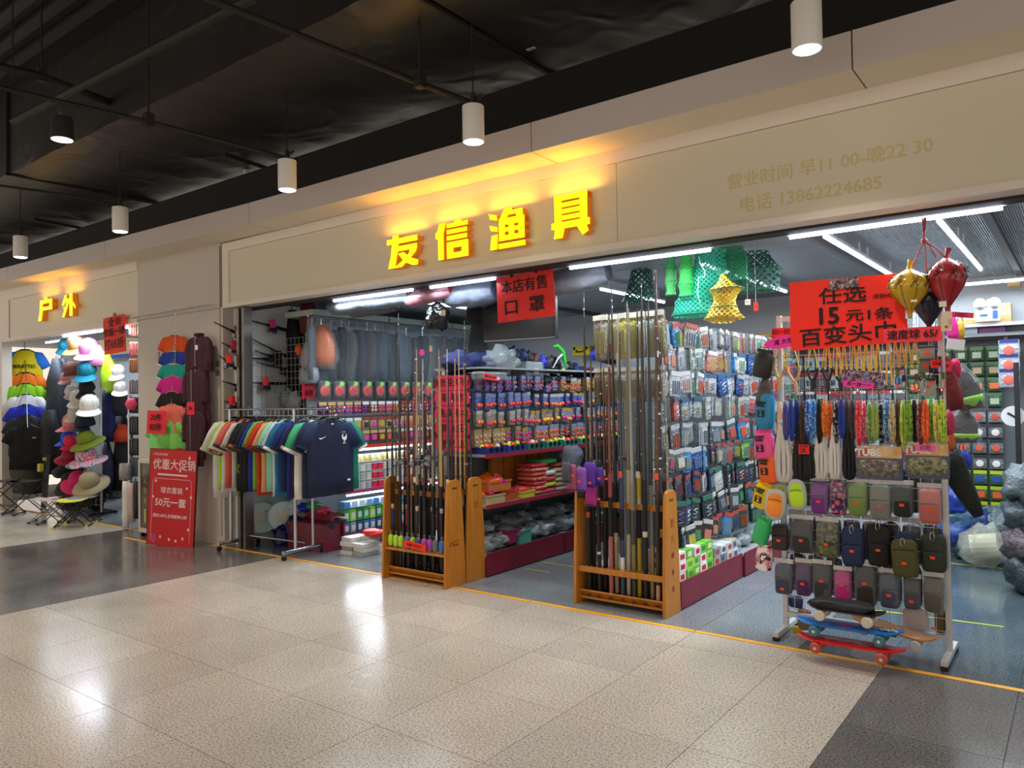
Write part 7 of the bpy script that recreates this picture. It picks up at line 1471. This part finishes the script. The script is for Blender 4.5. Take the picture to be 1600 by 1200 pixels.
hangbag(193, 752, 200, 825, 4.5, mat('dcd8d0', .7, bump=.3), 'white hanging sock strip, longest one at the pillar edge', 'socks', taper=(.9, 1, .9, 1, .9)); hangbag(201, 755, 210, 815, 4.52, mat('c0a8a0', .7, bump=.3), 'beige hanging sock strip beside the white one', 'socks', taper=(.9, 1, .9, 1)); hangbag(208, 752, 216, 810, 4.53, mat('2a2a2c', .7, bump=.3), 'black hanging sock strip by the pillar', 'socks', taper=(.9, 1, 1, .8)); hangbag(190, 724, 201, 750, 4.6, mat('8a8484', .3, bump=.6), 'clear pack of white socks above the sock strips', 'socks', taper=(.9, 1, 1)); hangbag(199, 622, 211, 640, 4.6, mat('e8406a', .6), 'small pink ribbon pouch in the accessory column', taper=(.5, 1, .6))
paper_sign('shop_notice', 'red handwritten discount notice hanging at the left shop entrance', 'sign', aY(179, 523, 4.50), .47, .46, mat('f0301c', .6), [('全 切', .11, .02, .15), ('衣装一律', .11, 0, .03), ('打65折', .14, 0, -.12, .001)], rz=.1, ry=-.06, amp=.012)
o = MB().sph((0, 0, 0), .045, 12, 8, sc=(1, .4, 1)).build('suction_hook', mat('9a8c78', .3)); put(o, aY(179, 494, 4.52)); tag(o, 'round suction hook holding the red discount notice', 'hook')
# shelving behind: blue board, white boards
o = MB().span((-.45, 0, 0), (.45, .02, .05)).build('shelf_strip', mat('1c4ac0', .4)); put(o, aY(185, 559, 5.9)); tag(o, 'bright blue shelf edge strip deep in the left shop', 'shelf')
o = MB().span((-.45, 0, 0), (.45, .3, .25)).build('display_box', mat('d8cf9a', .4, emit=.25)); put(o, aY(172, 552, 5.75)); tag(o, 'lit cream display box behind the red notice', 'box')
o = MB().span((-.25, 0, 0), (.25, .2, .04)).build('wood_crate', mat('6a3a22', .6)); put(o, (aZ(180, 805).x, 5.25, 0)); o.scale = (1, 1, 3.5); tag(o, 'low dark brown wooden crate in the left shop', 'box')
for i in range(5): blob('clear_bag', 170+(i % 3)*10, 775-i*4, None, .12, [CL, mat('7a6a6c', .2, bump=.7)][i % 2], f'clear plastic bag piled on the wooden crate, {ORD[i]} up', 'bag', (1, 1, .7), .5, y=5.35, group='bags on the wooden crate')
for i in range(3): hangbag(6+i*6, 690, 14+i*6, 760, 5.3, mat(['1a1a1c', '2c2c30', '141416'][i], .7), f'dark garment low at the left frame edge, {ORD[i]}', 'clothing', group='dark garments at the left edge')
for i in range(3): blob('shoe_bag', 148+i*4, 795-i*9, None, .09, mat(['1a1a1e', '2a2c34', '3a2a24'][i], .7), f'dark bag at the foot of the cap stand, {ORD[i]} up', 'bag', (1, 1, 1), .3, y=5.1, group='dark bags at the stand foot')
# folding stools
def stool(x, y, s, seat, leg, label, foot='2a2a2a', rz=0):
    t = T('folding_stool', label, 'stool', (x, y, 0), rz, 'folding stools in front of the left shop'); w = .15*s; d = .11*s; h = .27*s
    for s_ in (-1, 1):
        MB().tube([(s_*w, -d, .01), (-s_*w*.8, -d, h)], .008, 6).build('leg', leg, t); MB().tube([(s_*w, d, .01), (-s_*w*.8, d, h)], .008, 6).build('leg', leg, t)
        MB().tube([(s_*w, -d, .012), (s_*w, d, .012)], .008, 6).build('foot_bar', leg, t); MB().box((s_*w, -d, .012), (.03, .03, .024)).box((s_*w, d, .012), (.03, .03, .024)).build('rubber_foot', mat(foot, .5), t)
    n = 8; vs = []
    for th in (0, .004):
        for i in range(n+1):
            for j in range(2): u = -1+2*i/n; vs.append((u*w*.85, (-1+2*j)*d*1.1, h-.02*(1-u*u)+th))
    k = 2*(n+1); fs = []
    for i in range(n): fs += [(2*i, 2*i+1, 2*i+3, 2*i+2), (k+2*i, k+2*i+2, k+2*i+3, k+2*i+1), (2*i, 2*i+2, k+2*i+2, k+2*i), (2*i+1, k+2*i+1, k+2*i+3, 2*i+3)]
    MB().add(vs, fs).build('seat', mat(seat, .7), t)
for (px_, py_, s, sc_, lg_, l_, ft) in ((74, 815, 1.15, 'b8b4ae', CHROME, 'silver legged folding stool, left of the low stool row', '2a2a2a'), (88, 817, 1.15, 'd8a8a8', CHROME, 'silver legged folding stool with a pink seat', '2a2a2a'), (114, 823, 1.25, 'd8d82a', BLACK, 'black legged folding stool with a yellow seat and feet', 'd8d82a'), (132, 815, 1.2, '8a8a88', BLACK, 'black legged folding stool with a grey seat at right', 'd8d82a')):
    p = aZ(px_, py_); stool(p.x, p.y, s, sc_, lg_, l_, ft, .9)
for (px_, py_, s, l_) in ((-4, 805, 1.8, 'large dark folding chair at the left frame edge'), (44, 800, 1.7, 'large dark folding chair with a camouflage seat')):
    p = aZ(px_, py_); stool(p.x, p.y, s, '2c2c22', mat('2a2a2c', .4), l_, rz=.9)
o = MB(); p = aZ(68, 798)
t = T('trekking_chair', 'folded dark walking sticks and yellow clips beside the stools', 'stool', (p.x, p.y, 0)); [MB().tube([(.05*k-.08, 0, .01), (.04*k-.02, .05, .8)], .011, 6).build('pole', mat('2a2a2c', .4), t) for k in range(4)]; MB().box((-.05, -.02, .62), (.09, .05, .11)).box((.1, -.02, .75), (.05, .03, .04)).build('clip', mat('d8c82a', .5), t)
flush_texts()
